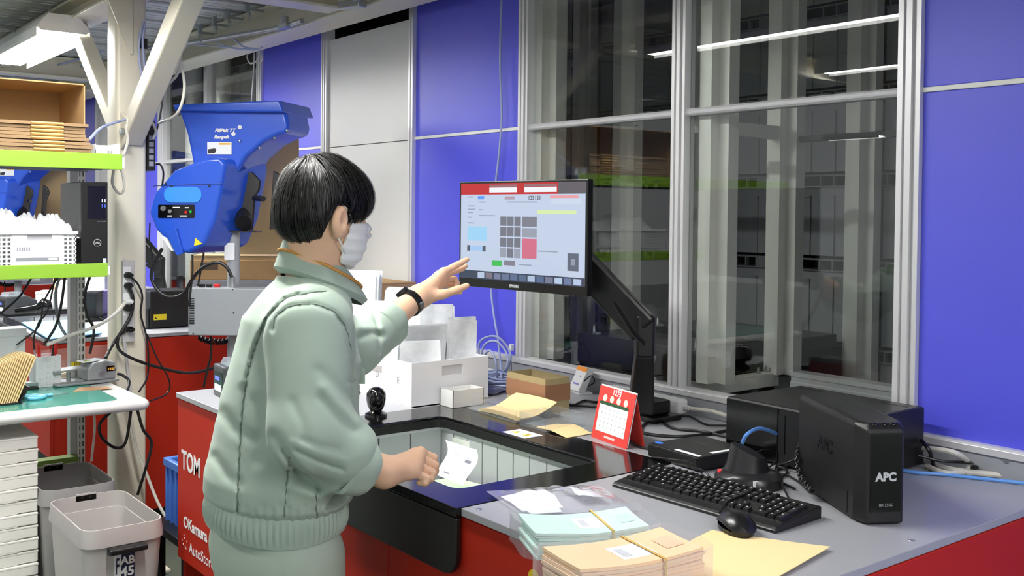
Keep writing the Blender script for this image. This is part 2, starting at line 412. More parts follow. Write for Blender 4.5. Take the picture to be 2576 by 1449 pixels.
# plinth along the worktop with its bright cap and fixing screws
PL = mat('grey powder coated plinth', (0.60, 0.61, 0.635), .45, var=.03)
for a, b in ((-3.05, 0.9), (-5.6, -3.055), (-12.4, -5.605)):
    MB().bx(a, b, WY-.016, WY+.02, .95, 1.020).build('plinth', PL, wall, world=True)
    MB().prism([(WY-.022, 1.012), (WY+.02, 1.012), (WY+.02, 1.036), (WY-.016, 1.034), (WY-.022, 1.028)], a, b, 'x').build('sill_cap', ALU(), wall, world=True, bevel=.001)
for px, py in ((1394, 931), (1686, 988), (2530, 1158)):
    p = at_y(px, py, WY-.016)
    MB().cyl(p, p+Vector((0, -.004, 0)), .008, .006, 12).build('screw', STEEL(), wall, world=True)
MB().bx(-3.055, -3.04, WY-.03, WY-.012, ZB+.02, ZB+.045).build('cable_tie_mount', WHITEP(), wall, world=True, bevel=.003)

GLASS = glassmat('window pane glass', (0.93, 0.95, 0.94), 1.5, .0)
def window(n, posts, z0=ZB, z1=ZT):
    w = struct('window_%d' % n, ((posts[0][0]+posts[-1][1])/2, WY, z0))
    for a, b in posts: post_bm(a, b, z0, z1).build('post', ALU(), w, world=True)
    for (a, b), (c, d) in zip(posts, posts[1:]):
        MB().prism([(WY-.006, ZS-.011), (WY+.03, ZS-.011), (WY+.03, ZS+.011), (WY-.006, ZS+.011), (WY-.012, ZS+.006), (WY-.004, ZS), (WY-.012, ZS-.006)], b, c, 'x').build('mullion', ALU(), w, world=True)
        for za, zb in ((z0, ZS-.011), (ZS+.011, z1)):
            MB().bx(b, c, WY+.012, WY+.016, za, zb).build('pane', GLASS, w, world=True)
    return w
window(1, [(-3.026, -2.973), (-2.242, -2.188), (-1.457, -1.395)])
window(2, [(-7.0, -6.9), (-6.17, -6.12), (-5.39, -5.337)])
window(3, [(-10.8, -10.75), (-10.05, -10.0), (-9.28, -9.235)])

# ------------------------------------------------------------------ what stands behind the glass: the storage grid
GRIDALU = mat('anodised grid profile', (0.86, 0.85, 0.83), .38, .3, var=.04, stretch=(8, 8, .4))
def grid_column(x, y, z0, label, w=.062):
    p = []
    for s1, s2 in ((1, 1), (-1, 1), (-1, -1), (1, -1)):
        corner = [(w, w*.38), (w*.38, w*.38), (w*.38, w)] if s1*s2 > 0 else [(w*.38, w), (w*.38, w*.38), (w, w*.38)]
        p += [(x+s1*a, y+s2*b) for a, b in corner]
    # cross shaped profile
    o = MB().prism(p, z0, 2.74).build('grid_column', GRIDALU)
    return tag(o, label, 'column', 'aluminium columns of the storage grid')
for x, y, z0, lb in ((-2.965, 2.50, 1.03, 'aluminium grid column just inside the left edge of the large window'), (-2.14, 2.50, 1.05, 'aluminium grid column just inside the middle post of the large window'),
                     (-2.205, 2.93, 1.03, 'aluminium grid column behind the middle of the right hand pane'), (-2.985, 2.93, .95, 'aluminium grid column behind the middle of the left hand pane'),
                     (-2.205, 3.40, .9, 'aluminium grid column at the back of the right hand pane'), (-2.985, 3.40, .9, 'aluminium grid column at the back behind the left hand pane'),
                     (-3.765, 3.40, .9, 'aluminium grid column far back at the left of the left hand pane'), (-3.765, 2.93, .9, 'aluminium grid column nearest behind the blue panel'),
                     (-1.43, 2.93, .95, 'aluminium grid column behind the right frame of the large window')):
    grid_column(x, y, z0, lb)
for x, y, lb in ((-6.145, 2.50, 'round aluminium column behind the middle post of the far window'), (-5.45, 2.55, 'round aluminium column behind the right end of the far window'), (-6.75, 2.55, 'round aluminium column behind the left end of the far window'), (-6.4, 2.95, 'round aluminium column deep behind the far window')):
    tag(MB().cyl((x, y, .9), (x, y, 2.74), .055, n=20).build('grid_column', GRIDALU), lb, 'column', 'columns behind the far window')
rail = MB()
rail.prism([(2.90, .94), (2.96, .94), (2.96, 1.045), (2.90, 1.045), (2.90, 1.03), (2.906, 1.026), (2.906, 1.012), (2.90, 1.008), (2.90, .99), (2.906, .986), (2.906, .972), (2.90, .968)], -2.15, -1.40, 'x')
tag(rail.build('cross_rail', ALU()), 'grooved aluminium cross rail low behind the right hand pane', 'rail')
tag(MB().bx(-2.225, -2.185, 2.48, 2.90, 1.84, 1.885).build('guide_bar', GRIDALU, bevel=.003), 'short guide bar running back at mullion height behind the right hand pane', 'bar')
tag(MB().bx(-2.14, -1.40, 2.915, 2.945, 1.83, 1.85).build('guide_bar', dk if False else mat('dark guide bar', (.25, .25, .26), .5)), 'thin dark guide bar across the back of the right hand pane', 'bar')
tag(MB().bx(-2.235, -2.195, 2.44, 2.90, .99, 1.038).build('side_rail', GRIDALU, bevel=.003), 'flat side rail running back behind the right hand pane', 'rail')
BIN = mat('dark grey bin plastic', (0.56, 0.56, 0.58), .5, var=.04)
BINJ = mat('bin rim plastic', (0.47, 0.47, 0.49), .5, var=.04)
def bin_proto():
    t = thing('storage_bin', 'grey storage bin stacked behind the glass', 'bin', (0, 0, 0), 0, 'grey bins stacked in the grid behind the glass')
    w, d, h = .645, .43, .325
    MB().bx(-w/2, w/2, 0, d, 0, h-.055).build('body', BIN, t)
    rim = MB()
    rim.bx(-w/2-.004, w/2+.004, -.012, d, h-.055, h-.050); rim.bx(-w/2-.004, w/2+.004, -.012, d, h-.012, h-.006)
    for k in range(11):
        x = -w/2+.02+k*(w-.04)/10
        if k not in (3, 4, 7): rim.bx(x-.003, x+.003, -.011, .01, h-.05, h-.012)
    rim.bx(-w/2+.19, -w/2+.29, -.008, .01, h-.05, h-.012)
    rim.build('rim', BINJ, t)
    rb = MB()
    for x in (-.24, -.13, .13, .24): rb.bx(x-.0035, x+.0035, -.007, .01, .0, h-.09); rb.bx(x-.022, x+.0035, -.007, .01, h-.095, h-.088)
    rb.build('rib', BIN, t)
    return t
bp = bin_proto(); nb = 0
for ci, xc in enumerate((-1.82, -2.595, -3.375, -4.15)):
    for row in range(6):
        zz = .76+row*.331; lab = 'grey storage bin, %s up in the %s stack behind the glass' % (('lowest', 'second', 'third', 'fourth', 'fifth', 'sixth')[row], ('rightmost', 'second from right', 'third from right', 'leftmost')[ci])
        if nb == 0: bp.location = (xc, 3.44, zz); bp['label'] = lab
        else: copy_tree(bp, None, (xc, 3.44, zz), 0, lab)
        nb += 1
def lift_platform(x0, x1, y0, y1, z, label):
    t = thing('lift_platform', label, 'platform', ((x0+x1)/2, (y0+y1)/2, z-.14))
    mb = mat('satin black steel', (0.09, 0.09, 0.095), .3, .2, var=.1)
    MB().prism([(x0, z), (x1, z), (x1, z-.05), (x1-.12, z-.13), (x0+.05, z-.13), (x0, z-.05)][::-1], y0, y1, 'y').build('body', mb, t, True, bevel=.004)
    for dx in (.04, x1-x0-.05):
        MB().loft([(Vector((x0+dx, y0+.05, z)), .007), (Vector((x0+dx, y0+.05, z+.018)), .006), (Vector((x0+dx, y0+.05, z+.032)), .001)], 10).build('locating_pin', STEEL(), t, True)
        MB().cyl((x0+dx+.02, y0+.05, z), (x0+dx+.02, y0+.05, z+.004), .014, n=12).build('washer', STEEL(), t, True)
    return t
lift_platform(-2.93, -2.32, 2.62, 2.88, 1.12, 'black bin lift platform with pins behind the left hand pane')
lift_platform(-2.93, -2.28, 2.97, 3.36, 1.13, 'black bin lift platform with pins farther behind the right hand pane')
for px, py, lb in ((1443, 888, 'white painted foot bracket low behind the left hand pane'), (1640, 925, 'white painted foot bracket seen beside the monitor arm behind the glass')):
    p = at_y(px, py, 2.62)
    o = MB().prism([(-.006, 0), (.02, 0), (.012, -.03), (.012, -.075), (.024, -.08), (.024, -.085), (-.008, -.085), (-.002, -.07)], -.01, .01, 'y', org=p+Vector((0, 0, .045))).build('foot_bracket', WHITEP())
    tag(o, lb, 'bracket')
for px, py, lb in ((1790, 945, 'small bolt nearest on the side rail behind the right hand pane'), (1907, 937, 'middle bolt on the side rail behind the right hand pane'), (1928, 930, 'hindmost bolt on the side rail behind the right hand pane')):
    p = at_x(px, py, -2.215); t = thing('rail_bolt', lb, 'bolt', (p.x, p.y, 1.038))
    MB().cyl((0, 0, 0), (0, 0, .02), .004, n=10).build('shank', STEEL(), t); MB().cyl((0, 0, .001), (0, 0, .006), .008, n=6, smooth=False).build('nut', STEEL(), t)
dk = mat('dark grid interior', (0.20, 0.20, 0.21), .7, var=.1, scale=4)
tag(MB().bx(-13, 1, 4.1, 4.15, 0, 2.74).build('wall_grid_rear', dk), kind='structure')
tag(MB().bx(-13, 1, 2.46, 4.1, .90, .93).build('floor_grid_interior', dk), kind='structure')
tag(MB().bx(-13, 1, 2.45, 4.1, 2.74, 2.78).build('ceiling_grid_interior', dk), kind='structure')
# dark stacks of bins behind the far windows
for i, xc in enumerate((-5.75, -6.55, -9.7, -10.4)):
    for row in range(5):
        copy_tree(bp, None, (xc, 2.85, .93+row*.331), 0, 'grey storage bin, %s up in the %s behind the far windows' % (('lowest', 'second', 'third', 'fourth', 'fifth')[row], ('right stack', 'second stack from the right', 'third stack from the right', 'last stack')[i]))

# ------------------------------------------------------------------ mezzanine overhead
ceil = struct('ceiling', (-5, 0.5, 2.7))
GALV = mat('galvanised deck', (0.74, 0.75, 0.74), .5, .2, var=.14, scale=30)
pl = MB(); L0, L1 = -2.4, 2.36
for x in (-.095, -.03, .03, .095): pl.bx(x-.022, x+.022, L0, L1, 2.59, 2.61)
for x in (-.122, .122): pl.bx(x-.003, x+.003, L0, L1, 2.578, 2.612)
k = L0
while k < L1:
    pl.bx(-.12, .12, k, k+.045, 2.592, 2.606); k += .11
p0 = pl.build('deck_plank', GALV, ceil, world=True)
for i in range(1, 26): piece(p0, 'deck_plank', ceil, (-i*.25, 0, 0))
p0.location = (0, 0, 0)
_off = -4.10 - 0.0
for o in [c for c in ceil.children if c.name.startswith('deck_plank')]: o.location.x += _off
# corrugated cream deck nearer the camera
cor = []; x = -3.92; z = 2.72
def corr(u, v):
    xx = -3.95+u*3.6; yy = -2.4+v*4.76
    s_ = math.sin(yy*2*math.pi/.09); return (xx, yy, 2.60+.016*max(-.6, min(.6, s_*1.4)))
MB().grid(corr, 2, 640, smooth=False, thick=(0, 0, -.002)).build('deck_sheet', CREAM(), ceil, world=True)
MB().bx(-4.0, .2, -2.4, 2.40, 2.64, 2.67).build('floor_slab', mat('mezzanine boards', (.55, .54, .50), .7, var=.1), ceil, world=True)
def ibeam(a, b, c, z0, z1, axis, w=.15):
    t = .012; prof = [(c-w/2, z0), (c+w/2, z0), (c+w/2, z0+t), (c+.006, z0+t), (c+.006, z1-t), (c+w/2, z1-t), (c+w/2, z1), (c-w/2, z1), (c-w/2, z1-t), (c-.006, z1-t), (c-.006, z0+t), (c-w/2, z0+t)]
    return MB().prism(prof if axis == 'x' else prof[::-1], a, b, axis)
ibeam(-12, -.6, 1.41, 2.48, 2.577, 'x').build('beam', CREAM(), ceil, world=True, bevel=.002)
ibeam(-12, -.6, 2.20, 2.425, 2.577, 'x', .16).build('beam', CREAM(), ceil, world=True, bevel=.002)
for xx in (-3.95, -7.2): ibeam(-2.3, 2.12, xx, 2.44, 2.577, 'y', .13).build('beam', CREAM(), ceil, world=True, bevel=.002)
for px, py in ((506, 92), (543, 72), (576, 54), (626, 34)):
    q = at_y(px, py, 2.05)
    c1 = MB().cyl(q+Vector((0, 0, .07)), q+Vector((0, 0, -.03)), .006, n=8)
    c1.box(q+Vector((0, .03, .02)), (.02, .09, .012)); c1.box(q+Vector((0, -.012, .035)), (.03, .014, .05)); c1.cyl(q+Vector((0, 0, -.005)), q+Vector((0, 0, .006)), .012, n=6, smooth=False)
    c1.build('beam_clamp', STEEL(), ceil, world=True)
pts = [at_y(375, 128, 2.08), at_y(480, 108, 2.08), at_y(600, 88, 2.08), at_y(700, 70, 2.08), at_y(760, 52, 2.08)]
MB().tube(spline(pts, 4), .012, 10).build('conduit', STEEL(), ceil, world=True)
q = at_y(716, 66, 2.07); jb = MB().box(q, (.09, .03, .022)); jb.cyl(q+Vector((0, 0, .01)), q+Vector((0, 0, .045)), .018, n=12); jb.build('conduit_clamp', STEEL(), ceil, world=True)
q = at_y(885, 12, 2.07); MB().box(q, (.12, .05, .03), .3).cyl(q, q+Vector((.1, 0, .03)), .014).build('conduit_clamp', STEEL(), ceil, world=True, bevel=.003)
for a in ([(480, 111), (560, 118), (640, 124), (660, 118)], [(545, 108), (590, 122), (640, 126)], [(585, 96), (615, 118), (645, 122)], [(375, 120), (420, 104), (480, 106)]):
    MB().tube(spline([at_y(x_, y_, 2.09) for x_, y_ in a], 6), .004, 6).build('ceiling_wire', CABLEG(), ceil, world=True)
for a in ([(640, 118), (622, 140), (630, 160), (648, 150), (655, 122)], [(648, 120), (660, 145), (655, 158)], [(640, 120), (638, 180), (632, 262)]):
    MB().tube(spline([at_y(x_, y_, 2.3) for x_, y_ in a], 6), .004, 6).build('ceiling_wire', CABLEW(), ceil, world=True)
for a in ([(0, 198), (120, 170), (230, 140), (262, 128)], [(80, 205), (160, 182), (262, 148)]):
    MB().tube(spline([at_z(x_, y_, 2.53) for x_, y_ in a], 6), .007, 6).build('ceiling_wire', CABLEG(), ceil, world=True)

# ------------------------------------------------------------------ lamps
TUBE = emitmat('fluorescent diffuser', (1.0, 0.995, 0.98), LAMP_POWER)
def lamp(x0, x1, y, z, label, w=.13):
    t = thing('ceiling_lamp', label, 'lamp', ((x0+x1)/2, y, z), 0, 'long fluorescent lamps of the hall')
    h = mat('white enamelled reflector', (.93, .93, .92), .35, var=.02)
    MB().prism([(y-w*.28, z+.075), (y+w*.28, z+.075), (y+w/2, z+.012), (y+w/2, z+.006), (y-w/2, z+.006), (y-w/2, z+.012)][::-1], x0, x1, 'x').build('reflector', h, t, True)
    MB().prism([(y-w*.42, z+.004), (y+w*.42, z+.004), (y+w*.34, z-.022), (y-w*.34, z-.022)][::-1], x0+.02, x1-.02, 'x').build('diffuser', TUBE, t, True)
    for xx in (x0, x1): MB().prism([(y-w*.28, z+.077), (y+w*.28, z+.077), (y+w/2, z+.012), (y+w*.42, z-.006), (y-w*.42, z-.006), (y-w/2, z+.012)][::-1], xx-.004, xx+.004, 'x').build('end_cap', h, t, True)
    for s_ in (-1, 1): MB().bx(x0, x1, y+s_*w/2-.0015, y+s_*w/2+.0015, z-.034, z+.012).build('skirt', h, t, True)
    for f_ in (.2, .8):
        xx = x0+(x1-x0)*f_; MB().cyl((xx, y, z+.07), (xx, y, max(z+.09, 2.575)), .004, n=6).build('hanger', STEEL(), t, True)
    return t
lamp(-3.86, -1.62, .93, 2.45, 'long fluorescent lamp hung over the front counter')
q = at_y(160, 78, 1.30); lamp(q.x-1.25, q.x, 1.30, q.z, 'bright fluorescent lamp under the beam at the upper left', .24)
lamp(-7.6, -5.5, .80, 2.45, 'long fluorescent lamp hung over the second counter')
lamp(.20, 2.44, .93, 2.45, 'added fluorescent lamp behind the camera brightening the counter end')  # added lamp out of view, brightens the counter end and battery unit
k = 0
for (xa, ya, xb, yb, zz) in ((2070, 172, 2300, 152, 2.50), (2070, 347, 2225, 342, 2.72), (1412, 163, 1470, 154, 2.72), (1412, 245, 1470, 237, 2.72), (1602, 214, 1662, 209, 2.72), (1560, 275, 1650, 264, 2.72)):
    a = at_z(xa, ya, zz); b = at_z(xb, yb, zz); yv = 2*(WY+.013)-(a.y+b.y)/2; k += 1
    lamp(min(a.x, b.x)-.05, max(a.x, b.x)+.05, yv, zz, 'distant fluorescent lamp of the hall, %s of those mirrored in the panes' % ('first', 'second', 'third', 'fourth', 'fifth', 'sixth')[k-1], .16)

# ------------------------------------------------------------------ the steel column with its knee braces
col = thing('steel_column', 'cream square steel column with two knee braces beside the shelf', 'column', (-4.5125, 1.4075, 0))
CX0, CX1, CY0, CY1 = -4.585, -4.45, 1.345, 1.475
MB().prism(rrect(CX0, CX1, CY0, CY1, .018, 4), .012, 2.48, smooth=True).build('shaft', CREAM(), col, True)
MB().bx(CX0-.08, CX1+.08, CY0-.08, CY1+.08, 0, .014).build('base_plate', CREAM(), col, True, bevel=.003)
def brace(p, q, w=.075):
    p = Vector(p); q = Vector(q); d = (q-p).normalized(); M4 = frame(p, d, Vector((0, 1, 0))); L = (q-p).length
    b = MB(); vs = [M4 @ Vector((x, y, z)) for x in (0, L) for y, z in ((-w/2, -w/2), (w/2, -w/2), (w/2, w/2), (-w/2, w/2))]
    b.add(vs, [(0, 3, 2, 1), (4, 5, 6, 7), (0, 1, 5, 4), (1, 2, 6, 5), (2, 3, 7, 6), (3, 0, 4, 7)]); return b
brace((-4.46, 1.41, 1.885), (-3.64, 1.41, 2.48), .085).build('knee_brace', CREAM(), col, True, bevel=.006)
brace((-4.585, 1.40, 1.93), at_y(196, 82, 1.40)+Vector((-.04, 0, .06)), .07).build('knee_brace', CREAM(), col, True, bevel=.006)
MB().prism([(-4.452, 1.83), (-4.38, 1.86), (-4.36, 1.96), (-4.452, 1.99)], 1.362, 1.372, 'y').build('gusset', CREAM(), col, True, bevel=.002)
MB().cyl((-4.40, 1.365, 1.905), (-4.40, 1.345, 1.905), .016, n=6, smooth=False).build('bolt', STEEL(), col, True, bevel=.002)
MB().prism([(1.40, 2.24), (1.41, 2.24), (1.41, 2.48), (1.30, 2.48)], -4.45, -4.44, 'x').build('gusset', CREAM(), col, True)
MB().bx(-4.452, -4.446, 1.44, 1.475, 2.27, 2.315).build('tape_patch', CABLEB(), col, True)
# ================================================================== the front workstation
def counter(label, x0, x1, y0=1.228, y1=2.392, n0=-2.70, n1=-1.732, nb=1.875, i0=-2.555, i1=-1.855, j0=1.302, j1=1.735):
    t = thing('port_counter', label, 'counter', ((x0+x1)/2, (y0+y1)/2, 0))
    MB().prism([(x0, y0), (n0, y0), (n0, nb), (n1, nb), (n1, y0), (x1, y0), (x1, y1), (x0, y1)], TOP-.017, TOP).build('worktop', GREYTOP(), t, True, bevel=.0015)
    outer = rrect(n0+.0005, n1-.0005, y0-.012, nb-.0005, .0008); inner = rrect(i0, i1, j0, j1, .03); inner2 = rrect(i0+.006, i1-.006, j0+.006, j1-.006, .028)
    sur = MB().rring(outer, inner, TOP-.020, TOP+.001).build('port_surround', BLACKRIM(), t, True, bevel=.003)
    MB().rring(inner, inner2, TOP-.03, TOP-.008).build('rubber_lip', mat('matt black rubber', (.04, .04, .042), .6), sur, True)
    MB().prism([(n0-.02, TOP-.021)]+[p for p in rrect(n0-.02, n1-.002, .812, .812+.3, .045, 6) if p[1] < .90]+[(n1-.002, TOP-.021)], y0-.012, y0+.002, 'y').build('front_apron', mat('matt black apron', (.075, .075, .078), .42, var=.1), t, True, bevel=.003)
    RP = REDP()
    lw = TOP-.021
    MB().bx(x0+.004, n1-.3, y0+.006, y0+.024, .40, lw).build('front_panel', RP, t, True, bevel=.003)
    MB().bx(n1-.298, x1-.004, y0+.006, y0+.024, .40, lw).build('front_panel', RP, t, True, bevel=.003)
    for xa in (x0+.004, x1-.022): MB().bx(xa, xa+.018, y0+.025, y1-.02, .08, lw).build('side_panel', RP, t, True, bevel=.003)
    MB().bx(x0+.08, x1-.08, y0+.10, y1-.05, 0, .40).build('plinth', mat('black toe recess', (.05, .05, .05), .6), t, True)
    return t
ct = counter('red and grey port counter with black bin opening in the foreground', -3.41, -1.02)
for px, py in ((1205, 1281), (2293, 1360), (1610, 1196)):
    p = at_z(px, py, TOP); MB().cyl(p, p+Vector((0, 0, .0012)), .007, .006, 14).build('screw_cap', STEEL(), ct, True)
LW = mat('white lettering', (.94, .94, .94), .5)
def ftxt(s, size, px, py, **k):
    p = at_y(px, py, 1.2335); return text(s, size, frame(p+Vector((0, -.0006, 0)), (1, 0, 0), (0, 0, 1)), LW, ct, align='LEFT', **k)
ftxt('TOM', .088, 457, 1156, bold=.0022, squash=.86)
ftxt('OKamura', .052, 462, 1312, bold=.0016)
ftxt('AutoStore', .05, 476, 1378)
for px, py in ((463, 1346), (458, 1358), (464, 1353), (470, 1362), (461, 1369), (466, 1375), (468, 1380)):
    p = at_y(px, py, 1.2333); MB().cyl(p, p+Vector((0, -.0006, 0)), .003, n=10).build('logo_dot', LW, ct, True)
p = at_y(1343, 1455, 1.2335); MB().cyl(p, p+Vector((0, -.0008, 0)), .017, n=24).build('round_sticker', mat('yellow sticker', (.90, .76, .10), .5), ct, True)

# the bin standing in the port
bx0, bx1, by0, by1 = -2.572, -1.838, 1.284, 1.752
bn = thing('port_bin', 'grey ribbed storage bin standing in the black port opening', 'bin', ((bx0+bx1)/2, (by0+by1)/2, .60))
BG = mat('light grey bin plastic', (0.72, 0.735, 0.75), .42, var=.02)
MB().bx(bx0, bx1, by0, by1, .60, .612).build('bottom', BG, bn, True)
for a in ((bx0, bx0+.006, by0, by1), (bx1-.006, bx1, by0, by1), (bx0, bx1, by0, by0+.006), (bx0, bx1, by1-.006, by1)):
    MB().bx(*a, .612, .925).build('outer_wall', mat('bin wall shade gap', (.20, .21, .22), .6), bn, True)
n = 10; st = (bx1-bx0-.012)/n
for i in range(n):
    a = bx0+.006+i*st
    for yy in (by1-.014, by0+.006): MB().bx(a+.0022, a+st-.0022, yy, yy+.008, .612, .92).build('wall_rib', BG, bn, True, bevel=.001)
n = 4; st = (by1-by0-.028)/n
for i in range(n):
    a = by0+.014+i*st
    for xx in (bx0+.006, bx1-.014): MB().bx(xx, xx+.008, a+.0022, a+st-.0022, .612, .92).build('wall_rib', BG, bn, True, bevel=.001)
MB().rring(rrect(bx0, bx1, by0, by1, .012), rrect(bx0+.016, bx1-.016, by0+.016, by1-.016, .01), .92, .932).build('rim', mat('bin rim light grey', (.80, .80, .83), .4), bn, True)
# papers in the bin
MINTP = mat('pale green form paper', (.84, .95, .80), .6, var=.03)
def gsheet(u, v): return (-2.45+u*.36, 1.40+v*.30, .80+.012*math.sin(u*3)+.03*(1-v)*.3)
tag(MB().grid(gsheet, 8, 6, thick=(0, 0, .004)).build('green_form', MINTP), 'pale green form lying in the port bin', 'paper')
c00, c10, c11, c01 = at_d(1121, 1107, 2.80), at_d(1199, 1131, 2.76), at_d(1165, 1221, 2.50), at_d(1098, 1194, 2.52)
def slip(u, v):
    a = c00.lerp(c10, u); b = c01.lerp(c11, u); p = a.lerp(b, v); k = math.sin(v*math.pi)
    return p + Vector((.0, .012*k, -.006*k)) + CR*(.005*math.sin(v*2*math.pi))
sl = thing('packing_slip', 'curled white packing slip held upright above the bin', 'paper', tuple(c01.lerp(c11, .5)))
MB().grid(slip, 8, 12, thick=(0, .0006, .0004)).build('sheet', PAPER(), sl, True)
INKG = mat('grey print', (.55, .56, .60), .6); INKD = mat('dark print', (.12, .12, .13), .6); INKL = mat('light grey print', (.80, .81, .84), .6)
for u0, u1, v0, v1, m_ in ((.62, .82, .36, .44, INKG), (.2, .4, .82, .86, INKG), (.2, .3, .16, .18, INKL), (.25, .38, .30, .33, INKL), (.6, .75, .3, .33, INKL)):
    def pr(u, v): return Vector(slip(u0+(u1-u0)*u, v0+(v1-v0)*v))+CF*(-.0012)
    MB().grid(pr, 2, 2).build('print', m_, sl, True)
wr = at_d(1160, 1115, 2.79)
tag(MB().box(wr, (.07, .002, .02), .1).build('paper_flap', mat('translucent paper', (.82, .84, .80), .6)), 'small pale paper flap behind the packing slip', 'paper')
# caution sticker on the surround
stk = thing('caution_label', 'white caution label with two yellow triangles on the black surround', 'label', (-2.216, 1.779, TOP+.001))
MB().bx(-.051, .051, -.032, .032, 0, .0006).build('label_sheet', PAPER(), stk)
for dx in (-.024, .024):
    MB().prism([(dx-.014, -.012), (dx+.014, -.012), (dx, .013)], .0006, .001).build('triangle', mat('caution yellow', (.95, .86, .15), .5), stk)
    MB().bx(dx-.0012, dx+.0012, -.007, .005, .001, .0013).build('mark', INKD, stk)
    MB().bx(dx-.016, dx+.016, -.024, -.018, .0006, .0009).build('print', INKL, stk)

# ------------------------------------------------------------------ keyboard and mouse
kb = thing('keyboard', 'black full size keyboard in front of the mini computer', 'keyboard', (-1.452, 1.69, TOP), .043)
KW, KD = .440, .160
prof = [(-KD/2, 0), (KD/2, 0), (KD/2, .026), (KD/2-.012, .028), (-KD/2+.034, .015), (-KD/2+.008, .011), (-KD/2, .006)]
MB().prism(prof, -KW/2, KW/2, 'x').build('case', BLACKP(), kb, bevel=.003)
KEYM = mat('black keycaps', (.07, .07, .075), .38, var=.08)
def key_mesh(w, d):
    b = MB(); a, c = w/2-.0009, d/2-.0009; e = .0026
    b.add([(-a, -c, 0), (a, -c, 0), (a, c, 0), (-a, c, 0), (-a+e, -c+e, .0085), (a-e, -c+e, .0085), (a-e, c-e*.4, .0085), (-a+e, c-e*.4, .0085)],
          [(3, 2, 1, 0), (4, 5, 6, 7), (0, 1, 5, 4), (1, 2, 6, 5), (2, 3, 7, 6), (3, 0, 4, 7)])
    return b
U = .0187; KM = {}; legends = MB(); x00 = -22.5*U/2
def put_key(ux, row, wu=1.0, hu=1.0):
    w, d = wu*U, hu*U
    cx = x00+(ux+wu/2)*U; cy = -KD/2+.034+(row+hu/2)*U; tilt = math.atan2(.013, .114); z = .013+(cy+KD/2-.034)*.113
    if (wu, hu) not in KM:
        o = key_mesh(w, d).build('key', KEYM, kb); KM[(wu, hu)] = o
    else: o = piece(KM[(wu, hu)], 'key', kb, (0, 0, 0))
    o.location = (cx, cy, z); o.rotation_euler = (tilt, 0, 0)
    zz = z+.0088; legends.add([(cx-.0045, cy+.0005, zz), (cx-.0012, cy+.0005, zz), (cx-.0012, cy+.005, zz+.0006), (cx-.0045, cy+.005, zz+.0006)], [(0, 1, 2, 3)])
rows = [[1.25, 1.25, 1.25, 3.75, 1.25, 1.25, 1, 1, 1, 1, 1], [2.25]+[1]*11+[1.75], [1.75]+[1]*12+[1.25], [1.5]+[1]*12+[1.5], [1]*14+[1]]
for r_, ws in enumerate(rows):
    ux = 0
    for w_ in ws:
        put_key(ux, r_, w_); ux += w_
for ux in (0, 2, 3, 4, 5, 6.5, 7.5, 8.5, 9.5, 11, 12, 13, 14): put_key(ux, 5.15)
for ux in (15.25, 16.25, 17.25):
    put_key(ux, 0); put_key(ux, 3); put_key(ux, 4); put_key(ux, 5.15)
put_key(16.25, 1)
for ux in (18.5, 19.5, 20.5):
    for r_ in (1, 2, 3, 4): put_key(ux, r_)
put_key(18.5, 0, 2); put_key(20.5, 0); put_key(21.5, 0, 1, 2); put_key(21.5, 2, 1, 2); put_key(21.5, 4)
legends.build('key_legends', mat('white key legends', (.75, .76, .78), .5), kb, stuff=True)
def mouse(name, label, loc, rotz, L=.112, Wd=.062, Hh=.036):
    t = thing(name, label, 'mouse', loc, rotz)
    def top(u, v):
        a = (u-.5)*2; b = (v-.5)*2
        w = Wd/2*math.sqrt(max(0, 1-abs(a)**3.2))*(1-.08*a); h = Hh*(1-abs(a*.96+.08)**2.4)*(1-.55*abs(b)**2.6)
        return (a*L/2, b*w, .004+max(0, h))
    MB().grid(top, 18, 14, thick=(0, 0, .003)).build('shell', mat('dark satin plastic', (.09, .09, .095), .3, var=.1), t)
    MB().prism([(L/2*math.cos(k/24*2*math.pi)*.98, Wd/2*math.sin(k/24*2*math.pi)*.98) for k in range(24)], 0, .008).build('base', BLACKG(), t)
    MB().cyl((.028, -.004, .033), (.028, .004, .033), .006, n=12).build('scroll_wheel', BLACKP(), t)
    return t
mouse('computer_mouse', 'black computer mouse lying at the corner of the keyboard', (-1.288, 1.572, TOP+.0025), math.radians(152))

# ------------------------------------------------------------------ battery unit, black box, mini computer
ups = thing('battery_backup', 'tall black battery backup unit standing on the grey worktop', 'battery backup', (-1.132, 1.842, TOP), math.radians(59.3))
UW, UD, UH = .102, .31, .213
foot = [(-UW/2, .036), (-UW/2+.013, .0), (UW/2-.013, 0), (UW/2, .036), (UW/2, UD), (-UW/2, UD)]
sh = MB(); n = len(foot)
lo = [(x, y, .004) for x, y in foot]; md = [(x, y, UH-.014 if y > .02 else UH-.022) for x, y in foot]
hi = [(x*.86, max(y, .012) if y < .1 else y-.006, UH if y > .1 else UH-.008) for x, y in foot]
sh.add(lo+md+hi, [list(range(n))[::-1], list(range(2*n, 3*n))]+[(k*n+i, k*n+(i+1) % n, (k+1)*n+(i+1) % n, (k+1)*n+i) for k in (0, 1) for i in range(n)])
sh.build('housing', BLACKP(), ups, bevel=.004)
MB().bx(-UW/2+.018, UW/2-.018, -.0015, .004, .028, UH-.028).build('front_panel', BLACKG(), ups, bevel=.001)
for i in (-1, 0, 1): MB().ball((i*.019, .012, UH-.012), (.007, .008, .005), 12, 8).build('button', BLACKG(), ups)
for s_ in (-1, 1): MB().bx(s_*UW/2-.001, s_*UW/2+.001, .06, .20, .01, .055).build('side_recess', mat('recess black', (.05, .05, .052), .5), ups)
text('APC', .0235, root_matrix(ups) @ frame((0, -.0018, .098), (1, 0, 0), (0, 0, 1)), mat('silver lettering', (.82, .83, .84), .35, .3), ups, bold=.0011, squash=.98)
